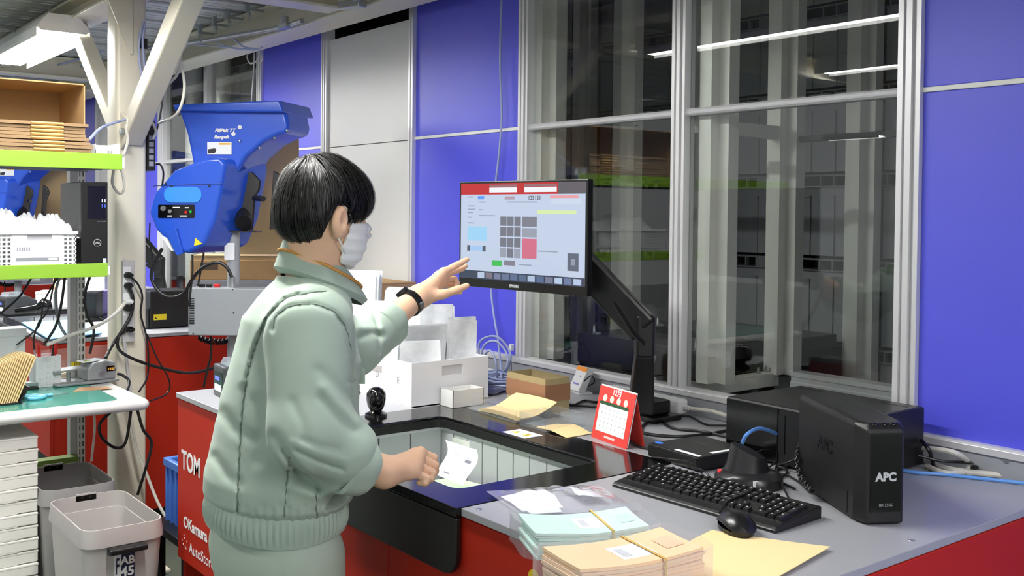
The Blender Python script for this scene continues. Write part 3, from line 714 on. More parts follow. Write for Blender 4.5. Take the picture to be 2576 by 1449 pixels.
text('BR 550S', .0085, root_matrix(ups) @ frame((0, -.0018, .042), (1, 0, 0), (0, 0, 1)), mat('grey lettering', (.6, .6, .62), .4), ups)
text('APC', .04, root_matrix(ups) @ frame((-UW/2-.0006, .17, .125), (0, -1, 0), (0, 0, 1)), mat('embossed black', (.035, .035, .037), .3), ups, bold=.001)
for s_ in (-1, 1): MB().bx(s_*.035-.01, s_*.035+.01, .05, UD-.03, 0, .006).build('foot', CABLEB(), ups)

pc = thing('desktop_computer', 'large black desktop computer lying flat against the plinth behind the battery unit', 'computer', (-1.535, 2.21, TOP), -.03)
MB().bx(-.188, .188, -.15, .15, .006, .150).build('case', BLACKP(), pc, bevel=.006)
MB().bx(-.186, -.02, -.1535, -.149, .012, .145).build('front_bezel', BLACKG(), pc, bevel=.002)
MB().bx(-.02, .0, -.152, -.149, .035, .13).build('drive_slot', mat('slot black', (.02, .02, .02), .5), pc)
for a in ((-.16, -.09, .11, .118), (.09, .165, .105, .113)): MB().bx(a[0], a[1], a[2], a[3], .1495, .1506).build('vent_slot', mat('slot black', (.02, .02, .02), .5), pc)
for sx in (-.15, .15):
    for sy in (-.12, .12): MB().cyl((sx, sy, 0), (sx, sy, .007), .012, n=12).build('foot', CABLEB(), pc)

mp = thing('mini_computer', 'flat black mini computer with white labels behind the keyboard', 'computer', (-1.72, 1.955, TOP), math.radians(-5))
MB().bx(-.0915, .0915, -.0915, .0915, .003, .036).build('case', BLACKP(), mp, bevel=.003)
MB().bx(-.088, .088, -.0935, -.090, .007, .032).build('front_grille', mat('slot black', (.02, .02, .02), .5), mp)
for a in ((.0, .085, -.085, -.072), (.066, .079, -.03, .06)): MB().bx(*a, .036, .0366).build('white_label', PAPER(), mp)
MB().prism([( -.078+.013*math.cos(k/16*6.283), -.066+.009*math.sin(k/16*6.283)) for k in range(16)], .036, .0366).build('blue_sticker', mat('bright blue sticker', (.25, .50, .92), .4), mp)
text('ThinkCentre', .009, root_matrix(mp) @ frame((-.01, .02, .0362), (1, 0, 0), (0, 1, 0)), mat('dull lettering', (.3, .3, .31), .4), mp)
for sx in (-.07, .07):
    for sy in (-.07, .07): MB().cyl((sx, sy, 0), (sx, sy, .004), .008, n=10).build('foot', CABLEB(), mp)

cr = thing('scanner_cradle', 'black barcode scanner cradle with a red light behind the keyboard', 'cradle', (-1.492, 1.865, TOP), math.radians(40))
def ell(cx, cy, a, b, z, n=24, dz=0): return [(cx+a*math.cos(2*math.pi*k/n), cy+b*math.sin(2*math.pi*k/n), z+dz*math.cos(2*math.pi*k/n)) for k in range(n)]
def skin(loops, smooth=True, cap=True):
    n = len(loops[0]); b = MB(); b.add([p for L in loops for p in L], [(j*n+k, j*n+(k+1) % n, (j+1)*n+(k+1) % n, (j+1)*n+k) for j in range(len(loops)-1) for k in range(n)], smooth)
    if cap: b.f.append(list(range(n))[::-1]); b.s.append(False); b.f.append([(len(loops)-1)*n+k for k in range(n)]); b.s.append(False)
    return b
skin([ell(0, 0, .078, .062, 0), ell(0, 0, .077, .061, .022), ell(0, 0, .066, .052, .032), ell(.0, 0, .058, .045, .036)]).build('base', mat('smoky black plastic', (.13, .13, .14), .3, var=.1), cr)
skin([ell(-.006, 0, .054, .046, .028), ell(-.004, 0, .046, .040, .052), ell(.0, 0, .040, .036, .080, dz=-.018)], cap=False).build('cup', mat('smoky black plastic', (.13, .13, .14), .3), cr)
skin([ell(-.004, 0, .036, .030, .05), ell(.0, 0, .036, .032, .0795, dz=-.0165)]).build('socket', mat('slot black', (.02, .02, .02), .5), cr)
MB().bx(-.070, -.045, -.012, -.004, .028, .034).build('indicator', mat('red indicator', (.95, .2, .22), .3, emit=1.2), cr)
MB().box((.03, -.049, .018), (.05, .002, .014), .55).build('white_label', PAPER(), cr)

# ------------------------------------------------------------------ calendar
a = Vector((-2.078, 1.915, TOP)); b_ = Vector((-1.909, 1.885, TOP)); xd = (b_-a).normalized(); bk = Vector((-xd.y, xd.x, 0))
cal = thing('desk_calendar', 'red standing desk calendar showing a white month page', 'calendar', tuple((a+b_)/2))
up = (Vector((0, 0, .142))+bk*.03); wv = (b_-a).length
Mf = frame((a+b_)/2+up*.5, xd, up)
hC = up.length
RC = mat('red calendar card', (.90, .25, .22), .45, var=.03)
plate(Mf, wv, hC, .0015).build('front_card', RC, cal, True)
plate(frame((a+b_)/2+up*.5+bk*.0, xd, up) @ Matrix.Translation((.0, .004, -.004)), wv*.985, hC, .003).build('page_stack', PAPER(), cal, True)
q0 = (a+b_)/2+bk*.058; Mb2 = frame((q0+(a+b_)/2+up)/2, xd, ((a+b_)/2+up-q0))
plate(Mb2, wv, ((a+b_)/2+up-q0).length, .0015).build('back_card', RC, cal, True)
plate(Mf @ Matrix.Translation((-.004, -.012, .0016)), wv*.80, hC*.52, .0004).build('month_grid', PAPER(), cal, True)
plate(Mf @ Matrix.Translation((-.004, .028, .0021)), wv*.80, .008, .0004).build('weekday_strip', mat('dark green print', (.10, .32, .18), .5), cal, True)
text('12月', .022, Mf @ Matrix.Translation((0, .062, .0017)), LW, cal, thick=.0002, bold=.0005)
for i in range(7):
    for j in range(5): plate(Mf @ Matrix.Translation((-.055+i*.0185, .014-j*.0125, .0021)), .005, .0035, .0002).build('date', INKL, cal, True)
plate(Mf @ Matrix.Translation((0, -.060, .0017)), .05, .006, .0003).build('print', mat('pale pink print', (.98, .85, .83), .5), cal, True)
for i in range(4): MB().cyl(Mf @ Vector((-.052+i*.033, .042, .0016)), Mf @ Vector((-.052+i*.033, .042, .0022)), .0095, n=16).build('round_picture', mat('cream print', (.96, .92, .86), .5), cal, True)

# ------------------------------------------------------------------ kraft box, trays, envelopes
kx = thing('open_carton', 'small open kraft carton with a brown tape band by the plinth', 'carton', (-2.492, 2.062, TOP), -.02)
KB2 = mat('olive kraft board', (.65, .585, .44), .8, spec=.2, var=.05)
w, d, h = .195, .095, .107
for s_ in (-1, 1):
    MB().bx(s_*w/2-.0015, s_*w/2+.0015, -d/2, d/2, 0, h).build('side_wall', KB2, kx); MB().bx(-w/2, w/2, s_*d/2-.0015, s_*d/2+.0015, 0, h).build('side_wall', KB2, kx)
MB().bx(-w/2, w/2, -d/2, d/2, 0, .003).build('bottom', KB2, kx)
tp = MB().rring([(-w/2-.003, -d/2-.003), (w/2+.003, -d/2-.003), (w/2+.003, d/2+.003), (-w/2-.003, d/2+.003)], [(-w/2-.0016, -d/2-.0016), (w/2+.0016, -d/2-.0016), (w/2+.0016, d/2+.0016), (-w/2-.0016, d/2+.0016)], .036, .088)
tp.build('tape_band', mat('brown packing tape', (.60, .44, .33), .3, var=.05), kx)
def tray(label, loc, rz, w, d, h):
    t = thing('clear_tray', label, 'tray', loc, rz)
    MB().bx(-w/2, w/2, -d/2, d/2, 0, .002).build('bottom', CLEAR(), t)
    for s_ in (-1, 1):
        MB().bx(s_*w/2-.001, s_*w/2+.001, -d/2, d/2, 0, h).build('wall', CLEAR(), t); MB().bx(-w/2, w/2, s_*d/2-.001, s_*d/2+.001, 0, h).build('wall', CLEAR(), t)
    return t
tray('clear acrylic tray holding a pile of buff envelopes', (-2.45, 1.918, TOP+.001), -.03, .235, .13, .038)
tray('empty clear acrylic tray beside the pile of envelopes', (-2.245, 1.915, TOP+.001), -.02, .12, .15, .04)
for i in range(5):
    def env(u, v, i=i):
        x = -.10+u*.20; cv = .10*max(0, v-.35)**1.6*1.5
        return (-2.45+x+.006*i, 1.868+v*.135-.03*cv, TOP+.004+i*.0028+.052*max(0, v-.25)**1.5+.004*math.sin(u*3))
    tag(MB().grid(env, 6, 8, thick=(0, 0, .0016)).build('buff_envelope', BUFF()), 'buff envelope in the clear tray, %s of the curled pile' % ('lowest', 'second from below', 'middle one', 'second from the top', 'topmost')[i], 'envelope', 'buff envelopes in the clear tray')
def env2(u, v): return (-2.255+u*.155, 1.862+v*.078-.02*u*(1-v), TOP+.003+.016*math.sin(u*math.pi)**2*(v*.4+.3))
tag(MB().grid(env2, 8, 4, thick=(0, 0, .0012)).build('buff_envelope', BUFF()), 'single buff envelope lying beside the red calendar', 'envelope')

def quad_env(name, pts, label, m, z=TOP+.0005, t=.0016, curl=0.0):
    P = [at_z(x, y, z) for x, y in pts]
    def g(u, v):
        p = P[0].lerp(P[1], u).lerp(P[3].lerp(P[2], u), v); return (p.x, p.y, z+t+curl*(u*u)*(1-v*.6))
    return tag(MB().grid(g, 10, 6, thick=(0, 0, t)).build(name, m), label, 'envelope')
quad_env('large_envelope', [(1790, 1335), (2088, 1385), (1880, 1500), (1560, 1450)], 'large plain buff envelope flat at the near edge of the worktop', BUFF(), curl=.006)

def bundle(label, corner_px, z1, n, m, wrap=True, side=None):
    A, B, D = [at_z(x, y, z1) for x, y in corner_px]     # near-left, far-right along the long side, back-left
    ex = (B-A); L = ex.length; ex.normalize(); ey = Vector((-ex.y, ex.x, 0)); Wd = .122
    t = thing('envelope_bundle', label, 'envelopes', tuple(Vector((A.x, A.y, TOP+.002))+ex*L/2+ey*Wd/2), math.atan2(ex.y, ex.x))
    H = z1-TOP-.004; st = H/n
    for i in range(n):
        dx = RNG.uniform(-.004, .004); dy = RNG.uniform(-.004, .004); sag = .010*(i/n)
        def e(u, v, i=i, dx=dx, dy=dy): return (-L/2+u*L+dx, -Wd/2+v*Wd+dy, (i+1)*st-sag*math.sin(u*math.pi)*.9+.0008*math.sin(v*6+i))
        MB().grid(e, 8, 2, smooth=False, thick=(0, 0, st*.86)).build('envelope', m, t)
    def lab(u, v): uu = .42+u*.28; return (-L/2+uu*L, -Wd/2+(.25+v*.5)*Wd, H+.0012-.010*math.sin(uu*math.pi)*.9)
    MB().grid(lab, 4, 2).build('address_label', PAPER(), t)
    def inn(u, v): uu = .46+u*.06; return (-L/2+uu*L, -Wd/2+(.34+v*.3)*Wd, H+.0018-.010*math.sin(uu*math.pi)*.9)
    MB().grid(inn, 2, 2).build('print', INKL, t)
    def stm(u, v): uu = .80+u*.14; return (-L/2+uu*L, -Wd/2+(.3+v*.4)*Wd, H+.0012-.010*math.sin(uu*math.pi)*.9)
    MB().grid(stm, 2, 2).build('print', side, t)
    rb = []
    for y_, z_ in ((-Wd/2-.005, 0), (-Wd/2-.005, H-.006), (Wd/2+.005, H-.006), (Wd/2+.005, 0)): rb.append((L*.16, y_, z_+.002))
    MB().tube(rb+[rb[0]], .0012, 6, flat=2).build('rubber_band', mat('tan rubber band', (.85, .72, .40), .5), t)
    if wrap:
        def film(u, v):
            a = u*2*math.pi; x = (L/2+.022)*max(-1, min(1, 1.25*math.cos(a))); y = (Wd/2+.016)*max(-1, min(1, 1.25*math.sin(a)))
            return (x, y, .001+v*(H+.003)-.006*v*math.sin((x/L+.5)*math.pi)+.002*math.sin(7*a+3*v))
        MB().grid(film, 48, 5).build('film_sleeve', glassmat('clear film', (.98, .98, .99), 1.4, .1, haze=.16, haze_rgb=(.96, .96, 1)), t)
    return t
bundle('bundle of mint green envelopes in clear film on the near worktop', [(1352, 1338), (1636, 1318), (1290, 1292)], TOP+.052, 9, mat('mint envelope paper', (.80, .915, .88), .6, var=.03), side=mat('mint print', (.76, .87, .84), .6))
bundle('bundle of peach coloured envelopes in clear film at the front edge', [(1462, 1432), (1772, 1376), (1385, 1350)], TOP+.060, 9, mat('peach envelope paper', (.95, .82, .67), .6, var=.03), side=mat('peach print', (.92, .78, .66), .6))
# flat film bag with papers
P = [at_z(x, y, TOP+.004) for x, y in ((1222, 1240), (1500, 1222), (1612, 1288), (1310, 1300))]
bag = thing('film_bag', 'crumpled clear film bag with white papers beside the mint bundle', 'bag', tuple((P[0]+P[2])/2))
def bagf(u, v):
    p = P[0].lerp(P[1], u).lerp(P[3].lerp(P[2], u), v); k = math.sin(u*math.pi)*math.sin(v*math.pi)
    return p+Vector((0, 0, .004+.020*k+.006*k*math.sin(23*u+7*v)*math.cos(17*v+5*u)))
MB().grid(bagf, 40, 24).build('film', glassmat('bag film', (.97, .97, .99), 1.45, .08, haze=.22, haze_rgb=(.95, .95, 1)), bag, True)
for u0, u1, v0, v1 in ((.06, .40, .25, .85), (.1, .36, .5, .95), (.62, .86, .2, .62)):
    def pp(u, v): return Vector(bagf(u0+(u1-u0)*u, v0+(v1-v0)*v))-Vector((0, 0, .003))
    MB().grid(pp, 10, 8, thick=(0, 0, .001)).build('paper', PAPER(), bag, True)

# ------------------------------------------------------------------ white folding box with film bags
wb = thing('white_container', 'white plastic container marked D and E full of film bags', 'container', (-2.945, 1.880, TOP))
x0, x1, y0, y1, h = -.235, .232, -.152, .150, .142
HW = mat('glossy white plastic sheet', (.93, .93, .945), .35, var=.01)
MB().bx(x0, x1, y0, y1, 0, .004).build('bottom', HW, wb)
hx = MB()
MB().bx(x0, x1, y0, y0+.004, 0, h).build('wall', HW, wb, bevel=.001); MB().bx(x0, x1, y1-.004, y1, 0, h).build('wall', HW, wb, bevel=.001)
MB().bx(x0, x0+.004, y0, y1, 0, h).build('wall', HW, wb, bevel=.001)
MB().prism([(y0+.004, 0), (y1-.004, 0), (y1-.004, h), (.045, h), (.045, h-.045), (.038, h-.052), (-.030, h-.052), (-.037, h-.045), (-.037, h-.018), (.045, h-.018), (.045, h), (y0+.004, h)] if False else [(y0+.004, 0), (y1-.004, 0), (y1-.004, h-.05), (y0+.004, h-.05)], x1-.004, x1, 'x').build('wall', HW, wb)
for a_, b2, c_, d_ in ((y0+.004, -.037, h-.05, h), (.045, y1-.004, h-.05, h), (-.037, .045, h-.018, h)): MB().bx(x1-.004, x1, a_, b2, c_, d_).build('wall', HW, wb)
MB().bx(x1-.012, x1-.005, -.05, .06, h-.055, h-.012).build('handle_recess', mat('pale grey plastic', (.80, .80, .82), .4), wb)
MB().bx(-.02, .05, y0-.0006, y0, h-.055, h-.032).build('grey_sticker', mat('grey sticker', (.72, .70, .70), .5), wb)
for s_, px, py in (('D', 949, 941), ('E', 1002, 957)):
    p = at_y(px, py, 1.880+y0); text(s_, .03, frame((p.x, 1.880+y0-.0006, p.z), (1, 0, 0), (0, 0, 1)), mat('grey lettering', (.6, .6, .62), .4), wb)
sb = thing('small_white_box', 'small open white box standing against the white container', 'box', (-2.664, 1.888, TOP))
for a_ in ((-.036, -.034, -.06, .06, 0, .056), (.034, .036, -.06, .06, 0, .056), (-.036, .036, -.06, -.058, 0, .056), (-.036, .036, .058, .06, 0, .056), (-.036, .036, -.06, .06, 0, .002)):
    MB().bx(*a_).build('wall', mat('white card', (.92, .92, .91), .5), sb)
def film_stack(label, loc, rz, w, h, lean, n, m=None, bulge=.015):
    t = thing('film_bags', label, 'bags', loc, rz, 'clear film bags standing in the white container')
    for i in range(n):
        hh = h*(1-.05*RNG.rand()); dx = RNG.uniform(-.006, .006); ph = RNG.rand()*6
        def s_(u, v, i=i, hh=hh, dx=dx, ph=ph): return ((u-.5)*w+dx, i*.006+lean*v*v+bulge*math.sin(v*3.1)*math.sin(u*3.1)+.0025*math.sin(9*u+ph), v*hh)
        MB().grid(s_, 8, 10, thick=(0, .0008, 0)).build('bag', m or POLY(), t)
    return t
ztop = TOP+.006
film_stack('tall bundle of clear bags at the front right of the white container', (-2.80, 1.985, ztop), 1.35, .10, .262, -.01, 7)
film_stack('bundle of clear bags behind the tall one in the white container', (-2.90, 1.955, ztop), 1.2, .11, .30, .02, 6)
film_stack('lower crumpled bags in the middle of the white container', (-2.85, 1.86, ztop), 1.5, .16, .24, -.03, 8, bulge=.03)
film_stack('low bags at the front of the white container', (-2.76, 1.80, ztop), 1.25, .13, .195, .02, 6, bulge=.025)
film_stack('bags leaning at the left of the white container', (-3.02, 1.84, ztop), .9, .20, .265, .03, 8, bulge=.03)
film_stack('bags at the left rear of the white container', (-3.08, 1.94, ztop), .4, .15, .26, .03, 6, bulge=.03)
q = at_d(895, 775, 3.75)
film_stack('tall sheaf of clear bags standing behind the worker', (q.x, q.y, TOP+.001), .7, .15, 1.36-TOP, .02, 9)
film_stack('second tall sheaf of clear bags before the brown carton', (q.x+.12, q.y+.10, TOP+.001), .5, .13, 1.30-TOP, .03, 6)
zt_ = at_y(1000, 716, 2.2).z; hc_ = zt_/3
for k in range(3):
    bc = thing('brown_carton', 'closed brown carton beyond the left end of the counter, %s of three' % ('lowest', 'middle', 'topmost')[k], 'carton', (-3.90, 2.18, k*hc_), 0, 'stacked brown cartons beyond the counter end')
    MB().bx(-.22, .225, -.18, .18, 0, hc_-.006).build('body', CARD(), bc, bevel=.003)
    for s_ in (-1, 1): MB().prism([(-.22, s_*.003), (.225, s_*.003), (.225, s_*.18), (-.22, s_*.18)][::s_], hc_-.006, hc_-.001).build('flap', CARD(), bc)
    MB().bx(.2251, .2258, -.12, -.06, hc_-.11, hc_-.06).build('printed_mark', mat('brown print', (.35, .28, .2), .6), bc)
# ------------------------------------------------------------------ monitor on its arm
TL = Vector((-2.615, 1.838, 1.670)); TR = Vector((-2.078, 1.891, 1.680)); ZLO = 1.350
mx = (TR-TL); mx.z = 0; MWd = mx.length; mx.normalize(); mc = (TL+TR)/2; mc.z = (1.675+ZLO)/2; MH = 1.675-ZLO
mon = thing('touch_monitor', 'black touch screen monitor showing an order form on its arm', 'monitor', (mc.x, mc.y, ZLO), math.atan2(mx.y, mx.x))
MB().bx(-MWd/2, MWd/2, 0, .022, 0, MH).build('bezel', mat('black bezel', (.035, .035, .038), .3), mon, bevel=.002)
MB().prism([(-.17, .04), (.17, .04), (.15, .26), (-.15, .26)], .022, .050, 'y').build('rear_housing', BLACKP(), mon, bevel=.008)
def scr(name, x0, x1, z0, z1, rgb, e=.92, k=0):    # screen co-ordinates 0..1 from the lower left of the lit area
    sx0, sx1, sz0, sz1 = -MWd/2+.008, MWd/2-.008, .026, MH-.007
    y = -.0004-.0003*k
    X = lambda u: sx0+(sx1-sx0)*u; Z = lambda v: sz0+(sz1-sz0)*v
    m = screenmat(rgb, e)
    MB().bx(X(x0), X(x1), y-.0002, y, Z(z0), Z(z1)).build(name, m, mon); return (X, Z)
X_, Z_ = scr('screen', 0, 1, 0, 1, (.74, .79, .88))
scr('screen_header', 0, .80, .885, 1, (.74, .13, .17), k=1); scr('screen_corner', .80, 1, .885, 1, (.36, .34, .37), k=1)
for a, b in ((.25, .48), (.54, .79)):
    scr('screen_field', a, b, .905, .955, (.92, .93, .95), k=2); scr('screen_field', a, b, .96, .985, (.58, .40, .44), k=2)
scr('screen_taskbar', 0, 1, 0, .085, (.22, .26, .34), k=1)
cols = [(.70, .76, .86), (.48, .44, .50), (.45, .48, .60), (.38, .44, .56), (.36, .42, .56), (.33, .40, .52), (.66, .74, .84), (.34, .42, .55), (.46, .48, .56), (.70, .78, .88), (.40, .47, .62), (.68, .76, .88)]
for i, c_ in enumerate(cols): scr('screen_icon', .155+i*.0695, .155+i*.0695+.057, .012, .072, c_, k=2)
for i in range(3):
    for j in range(4):
        if not (i < 2 and j == 0 and False): scr('screen_key', .345+i*.058, .345+i*.058+.052, .24+j*.108, .24+j*.108+.095, (.44, .45, .50) if (j > 0 or i == 1) else (.58, .60, .66), k=1)
scr('screen_key', .525, .64, .56, .66, (.47, .48, .53), k=1); scr('screen_key', .525, .64, .455, .545, (.58, .60, .66), k=1)
scr('screen_red_button', .525, .64, .24, .44, (.80, .42, .52), k=1)
scr('screen_green_button', .275, .36, .148, .205, (.25, .72, .33), k=1); scr('screen_button', .38, .47, .16, .21, (.50, .48, .54), k=1)
scr('screen_blue_area', .06, .23, .40, .55, (.60, .80, .93), k=1); scr('screen_tab', .15, .205, .835, .87, (.35, .58, .92), k=1); scr('screen_tab', .38, .46, .83, .865, (.66, .60, .66), k=1)
scr('screen_row', .06, .22, .295, .345, (.62, .76, .92), k=1); scr('screen_mark', .06, .085, .29, .35, (.30, .32, .38), k=2); scr('screen_mark', .195, .222, .29, .35, (.30, .32, .38), k=2)
scr('screen_wheel', .875, .955, .145, .315, (.36, .39, .46), k=1); scr('screen_wheel_hub', .90, .93, .20, .26, (.55, .58, .65), k=2)
scr('screen_note', .64, .935, .69, .725, (.82, .90, .66), k=1); scr('screen_note', .74, .95, .845, .87, (.90, .60, .62), k=1); scr('screen_panel', .75, .97, .79, .838, (.78, .82, .90), k=1)
for j, (a, b, z) in enumerate(((.06, .11, .855), (.06, .12, .76), (.06, .13, .725), (.06, .11, .69), (.06, .12, .58), (.06, .10, .64), (.16, .30, .66), (.16, .22, .80), (.16, .2, .72), (.40, .64, .80), (.65, .80, .315), (.50, .60, .17))): scr('screen_text_line', a, b, z, z+.012, (.58, .62, .70), k=1)
_iv = root_matrix(mon)
text('125151', .018, _iv @ frame((X_(.62), -.0009, Z_(.845)), (1, 0, 0), (0, 0, 1)), mat('dark print', (.12, .12, .13), .6), mon)
text('EPSON', .0125, _iv @ frame((-.02, -.0006, .012), (1, 0, 0), (0, 0, 1)), mat('silver lettering', (.82, .83, .84), .35, .3), mon, bold=.0005)

arm = thing('monitor_arm', 'black gas spring monitor arm clamped on the worktop', 'monitor arm', (-2.165, 2.235, TOP))
AM = mat('satin black arm', (.06, .06, .063), .32, var=.1)
MB().bx(-2.225, -2.09, 2.175, 2.295, TOP, TOP+.016).build('base_plate', AM, arm, True, bevel=.003)
MB().prism([(-2.215, 2.19), (-2.115, 2.19), (-2.115, 2.275), (-2.215, 2.275)], TOP+.016, TOP+.06).build('foot_block', AM, arm, True, bevel=.008)
E1 = at_d(1622, 800, 2.93); B1 = at_d(1612, 985, 2.99)
def bar(a, b, wa, wb, ta, tb, side=Vector((1, 0, 0))):
    a = Vector(a); b = Vector(b); d = (b-a).normalized(); s_ = (side-d*side.dot(d)).normalized(); q = d.cross(s_); m = MB()
    vs = []
    for p, w, t in ((a, wa, ta), (b, wb, tb)):
        vs += [p+s_*(x*w/2)+q*(y*t/2) for x, y in ((-1, -1), (1, -1), (1, 1), (-1, 1))]
    m.add(vs, [(3, 2, 1, 0), (4, 5, 6, 7), (0, 1, 5, 4), (1, 2, 6, 5), (2, 3, 7, 6), (3, 0, 4, 7)]); return m
bar(Vector((B1.x, B1.y, TOP+.04)), E1+Vector((0, 0, -.10)), .075, .055, .05, .045, CR).build('lower_column', AM, arm, True, bevel=.008)
bar(E1+Vector((0, 0, -.115)), E1+Vector((0, 0, .012)), .056, .060, .05, .05, CR).build('elbow_joint', AM, arm, True, bevel=.010)
E2 = mc+Vector((.06, .075, .012))
bar(E1+Vector((.0, .0, -.035)), E2, .055, .05, .092, .085, Vector((0, 0, 1)).cross(E2-E1)).build('upper_arm', AM, arm, True, bevel=.010)
bar(E2+Vector((0, 0, .0)), mc+Vector((.0, .050, 0)), .06, .07, .06, .07).build('tilt_head', AM, arm, True, bevel=.006)
MB().cyl(E1+CF*-.028+Vector((0, 0, -.075)), E1+CF*-.024+Vector((0, 0, -.075)), .014, n=16).build('cable_port', mat('slot black', (.02, .02, .02), .5), arm, True)
pA = [at_d(1544, 765, 2.80), at_d(1570, 805, 2.82), at_d(1592, 840, 2.84), at_d(1620, 868, 2.87)]
for k in range(2): MB().tube(spline([p+CU*(.007*k) for p in pA], 5), .0042, 7).build('arm_cable', CABLEB(), arm, True)
q = at_d(1589, 992, 2.91); MB().box(q, (.022, .002, .012), -.7).build('white_label', PAPER(), arm, True)

# ------------------------------------------------------------------ things along the plinth
PWR = thing('power_strip', 'white power strip behind the monitor arm', 'power strip', (-2.19, 2.345, TOP))
MB().bx(-.27, .06, -.022, .022, .004, .050).build('body', WHITEP(), PWR, bevel=.008)
for k in range(4): MB().bx(-.24+k*.07, -.20+k*.07, -.0235, -.020, .012, .042).build('socket', mat('socket grey', (.6, .6, .6), .5), PWR)
MB().bx(.055, .085, -.006, .006, .02, .034).build('cord_grip', WHITEP(), PWR, bevel=.003)
AD = thing('power_adapter', 'chunky black power adapter plugged beside the monitor arm', 'adapter', (-2.335, 2.265, TOP), .1)
MB().bx(-.055, .055, -.03, .028, 0, .034).build('body', BLACKP(), AD, bevel=.006)
MB().bx(-.035, .05, -.022, .028, .034, .058).build('plug_block', BLACKP(), AD, bevel=.006)
q = at_y(1446, 978, 2.325)
DV = thing('white_wall_device', 'small white network device with an orange stripe leaning on the plinth', 'device', (q.x, q.y, TOP), -.25)
def tilt(b): # lean the device back
    R = Matrix.Rotation(-.45, 3, 'X'); b.v = [tuple(R @ Vector(v)) for v in b.v]; return b
tilt(MB().bx(-.036, .036, -.012, .016, .008, .098)).build('case', WHITEP(), DV, bevel=.004)
tilt(MB().bx(-.035, .035, -.0128, -.011, .080, .096)).build('orange_stripe', mat('orange stripe', (.93, .58, .22), .4), DV)
tilt(MB().bx(-.02, .022, -.0126, -.011, .03, .036)).build('blue_print', mat('violet print', (.55, .5, .8), .4), DV)
tilt(MB().cyl((.012, -.0125, .062), (.012, -.011, .062), .003, n=8)).build('led', mat('slot black', (.02, .02, .02), .5), DV)
MB().bx(-.036, .036, .0, .05, 0, .008).build('stand', WHITEP(), DV, bevel=.002)
def zc(pts, z=TOP+.005): return [at_z(p[0], p[1], p[2] if len(p) > 2 else z) for p in pts]
cable('white_cable', [(-2.10, 2.345, TOP+.027), (-2.0, 2.35, TOP+.03), (-1.85, 2.352, TOP+.012), (-1.73, 2.35, TOP+.01)], .0062, CABLEW(), 'off white mains cable running along the plinth from the power strip')
cable('white_cable', [(-3.2, 2.36, TOP+.009), (-2.9, 2.345, TOP+.009), (-2.62, 2.335, TOP+.009)], .0085, CABLEW(), 'off white mains cable along the plinth under the grey coil')
cable('black_cable', zc([(1470, 958, 1.02), (1488, 945, 1.03), (1495, 962, 1.0), (1470, 975, .985)]), .002, CABLEB(), 'thin black lead looping above the white network device')
cable('black_cable', zc([(1622, 965, 1.05), (1630, 1020, 1.0), (1638, 1052), (1614, 1075), (1622, 1090), (1700, 1098), (1780, 1092), (1836, 1081)]), .0045, CABLEB(), 'black lead from the arm curling on the worktop before the desktop computer')
cable('black_cable', zc([(1616, 960, 1.05), (1634, 1010, 1.01), (1660, 1050), (1690, 1076), (1770, 1086), (1850, 1105), (1912, 1124)]), .0045, CABLEB(), 'black lead from the arm running past the mini computer')
cable('black_cable', zc([(1640, 1024), (1680, 1030), (1712, 1045), (1740, 1049), (1778, 1068), (1836, 1071)]), .0032, CABLEB(), 'thin black lead lying close to the plinth')
cable('black_cable', zc([(1416, 1010), (1440, 1020), (1470, 1008), (1500, 1012), (1530, 1004)]), .004, CABLEB(), 'black lead between the kraft carton and the calendar')
cable('black_cable', zc([(1410, 1000), (1432, 1018), (1480, 1022), (1510, 1025)]), .0035, CABLEB(), 'black lead behind the red calendar')
cable('black_cable', zc([(1585, 1108), (1605, 1122), (1640, 1130)]), .003, CABLEB(), 'short black lead between calendar and mini computer')
cable('blue_network_cable', zc([(1857, 1145, 1.0), (1866, 1118, 1.03), (1880, 1092, 1.06), (1912, 1078, 1.06), (1955, 1092, 1.04), (2012, 1124, 1.0)]), .0045, mat('sky blue cable', (.40, .62, .92), .4), 'sky blue network cable arching behind the scanner cradle')
cable('blue_network_cable', zc([(2240, 1176), (2300, 1188), (2380, 1194), (2470, 1204), (2600, 1218)]), .0045, mat('sky blue cable', (.40, .62, .92), .4), 'sky blue network cable running off to the right edge')
c0 = [at_d(*p) for p in ((2020, 1105, 2.34), (2008, 1150, 2.33), (2013, 1190, 2.29), (2030, 1222, 2.235), (2044, 1236, 2.205))]
cl = spline(c0, 30); hel = []
for i, p in enumerate(cl): t = i/len(cl)*2*math.pi*26; hel.append(p+CR*(.007*math.cos(t))+CU*(.006*math.sin(t)))
tag(MB().tube(hel, .0024, 5).build('coiled_cord', CABLEB()), 'black coiled cord hanging beside the battery unit', 'cable')
for i, (pts, lb) in enumerate(((((1640, 1150), (1690, 1155, .99), (1740, 1165, .99), (1765, 1190), (1700, 1190)), 'black lead looping over the back of the keyboard'),
                 (((1690, 1165, .98), (1730, 1172, .99), (1772, 1185, .98), (1790, 1210)), 'black lead ending in a grey plug behind the keyboard'),
                 (((1935, 1175), (1975, 1150, .98), (2000, 1170), (1950, 1185), (1990, 1200), (2040, 1235)), 'tangled black lead between cradle and battery unit'),
                 (((1925, 1215), (1960, 1205), (1980, 1185), (1955, 1178), (1965, 1210), (2000, 1230)), 'knotted black lead beside the scanner cradle'),
                 (((2020, 1045, 1.08), (2030, 1080, 1.05), (2040, 1125, 1.02), (1990, 1160, .99), (1950, 1180), (1985, 1255, .985)), 'thin black lead hanging down beside the battery unit'),
                 (((1900, 1140, .99), (1960, 1115, 1.0), (2010, 1100, 1.03)), 'black lead rising to the back of the battery unit'),
                 (((1810, 1290, .985), (1830, 1262, .99), (1880, 1240, .99), (1920, 1228, .98)), 'black mouse lead crossing the keyboard'))):
    cable('black_cable', zc(pts, TOP+.004), .0024, CABLEB(), lb)
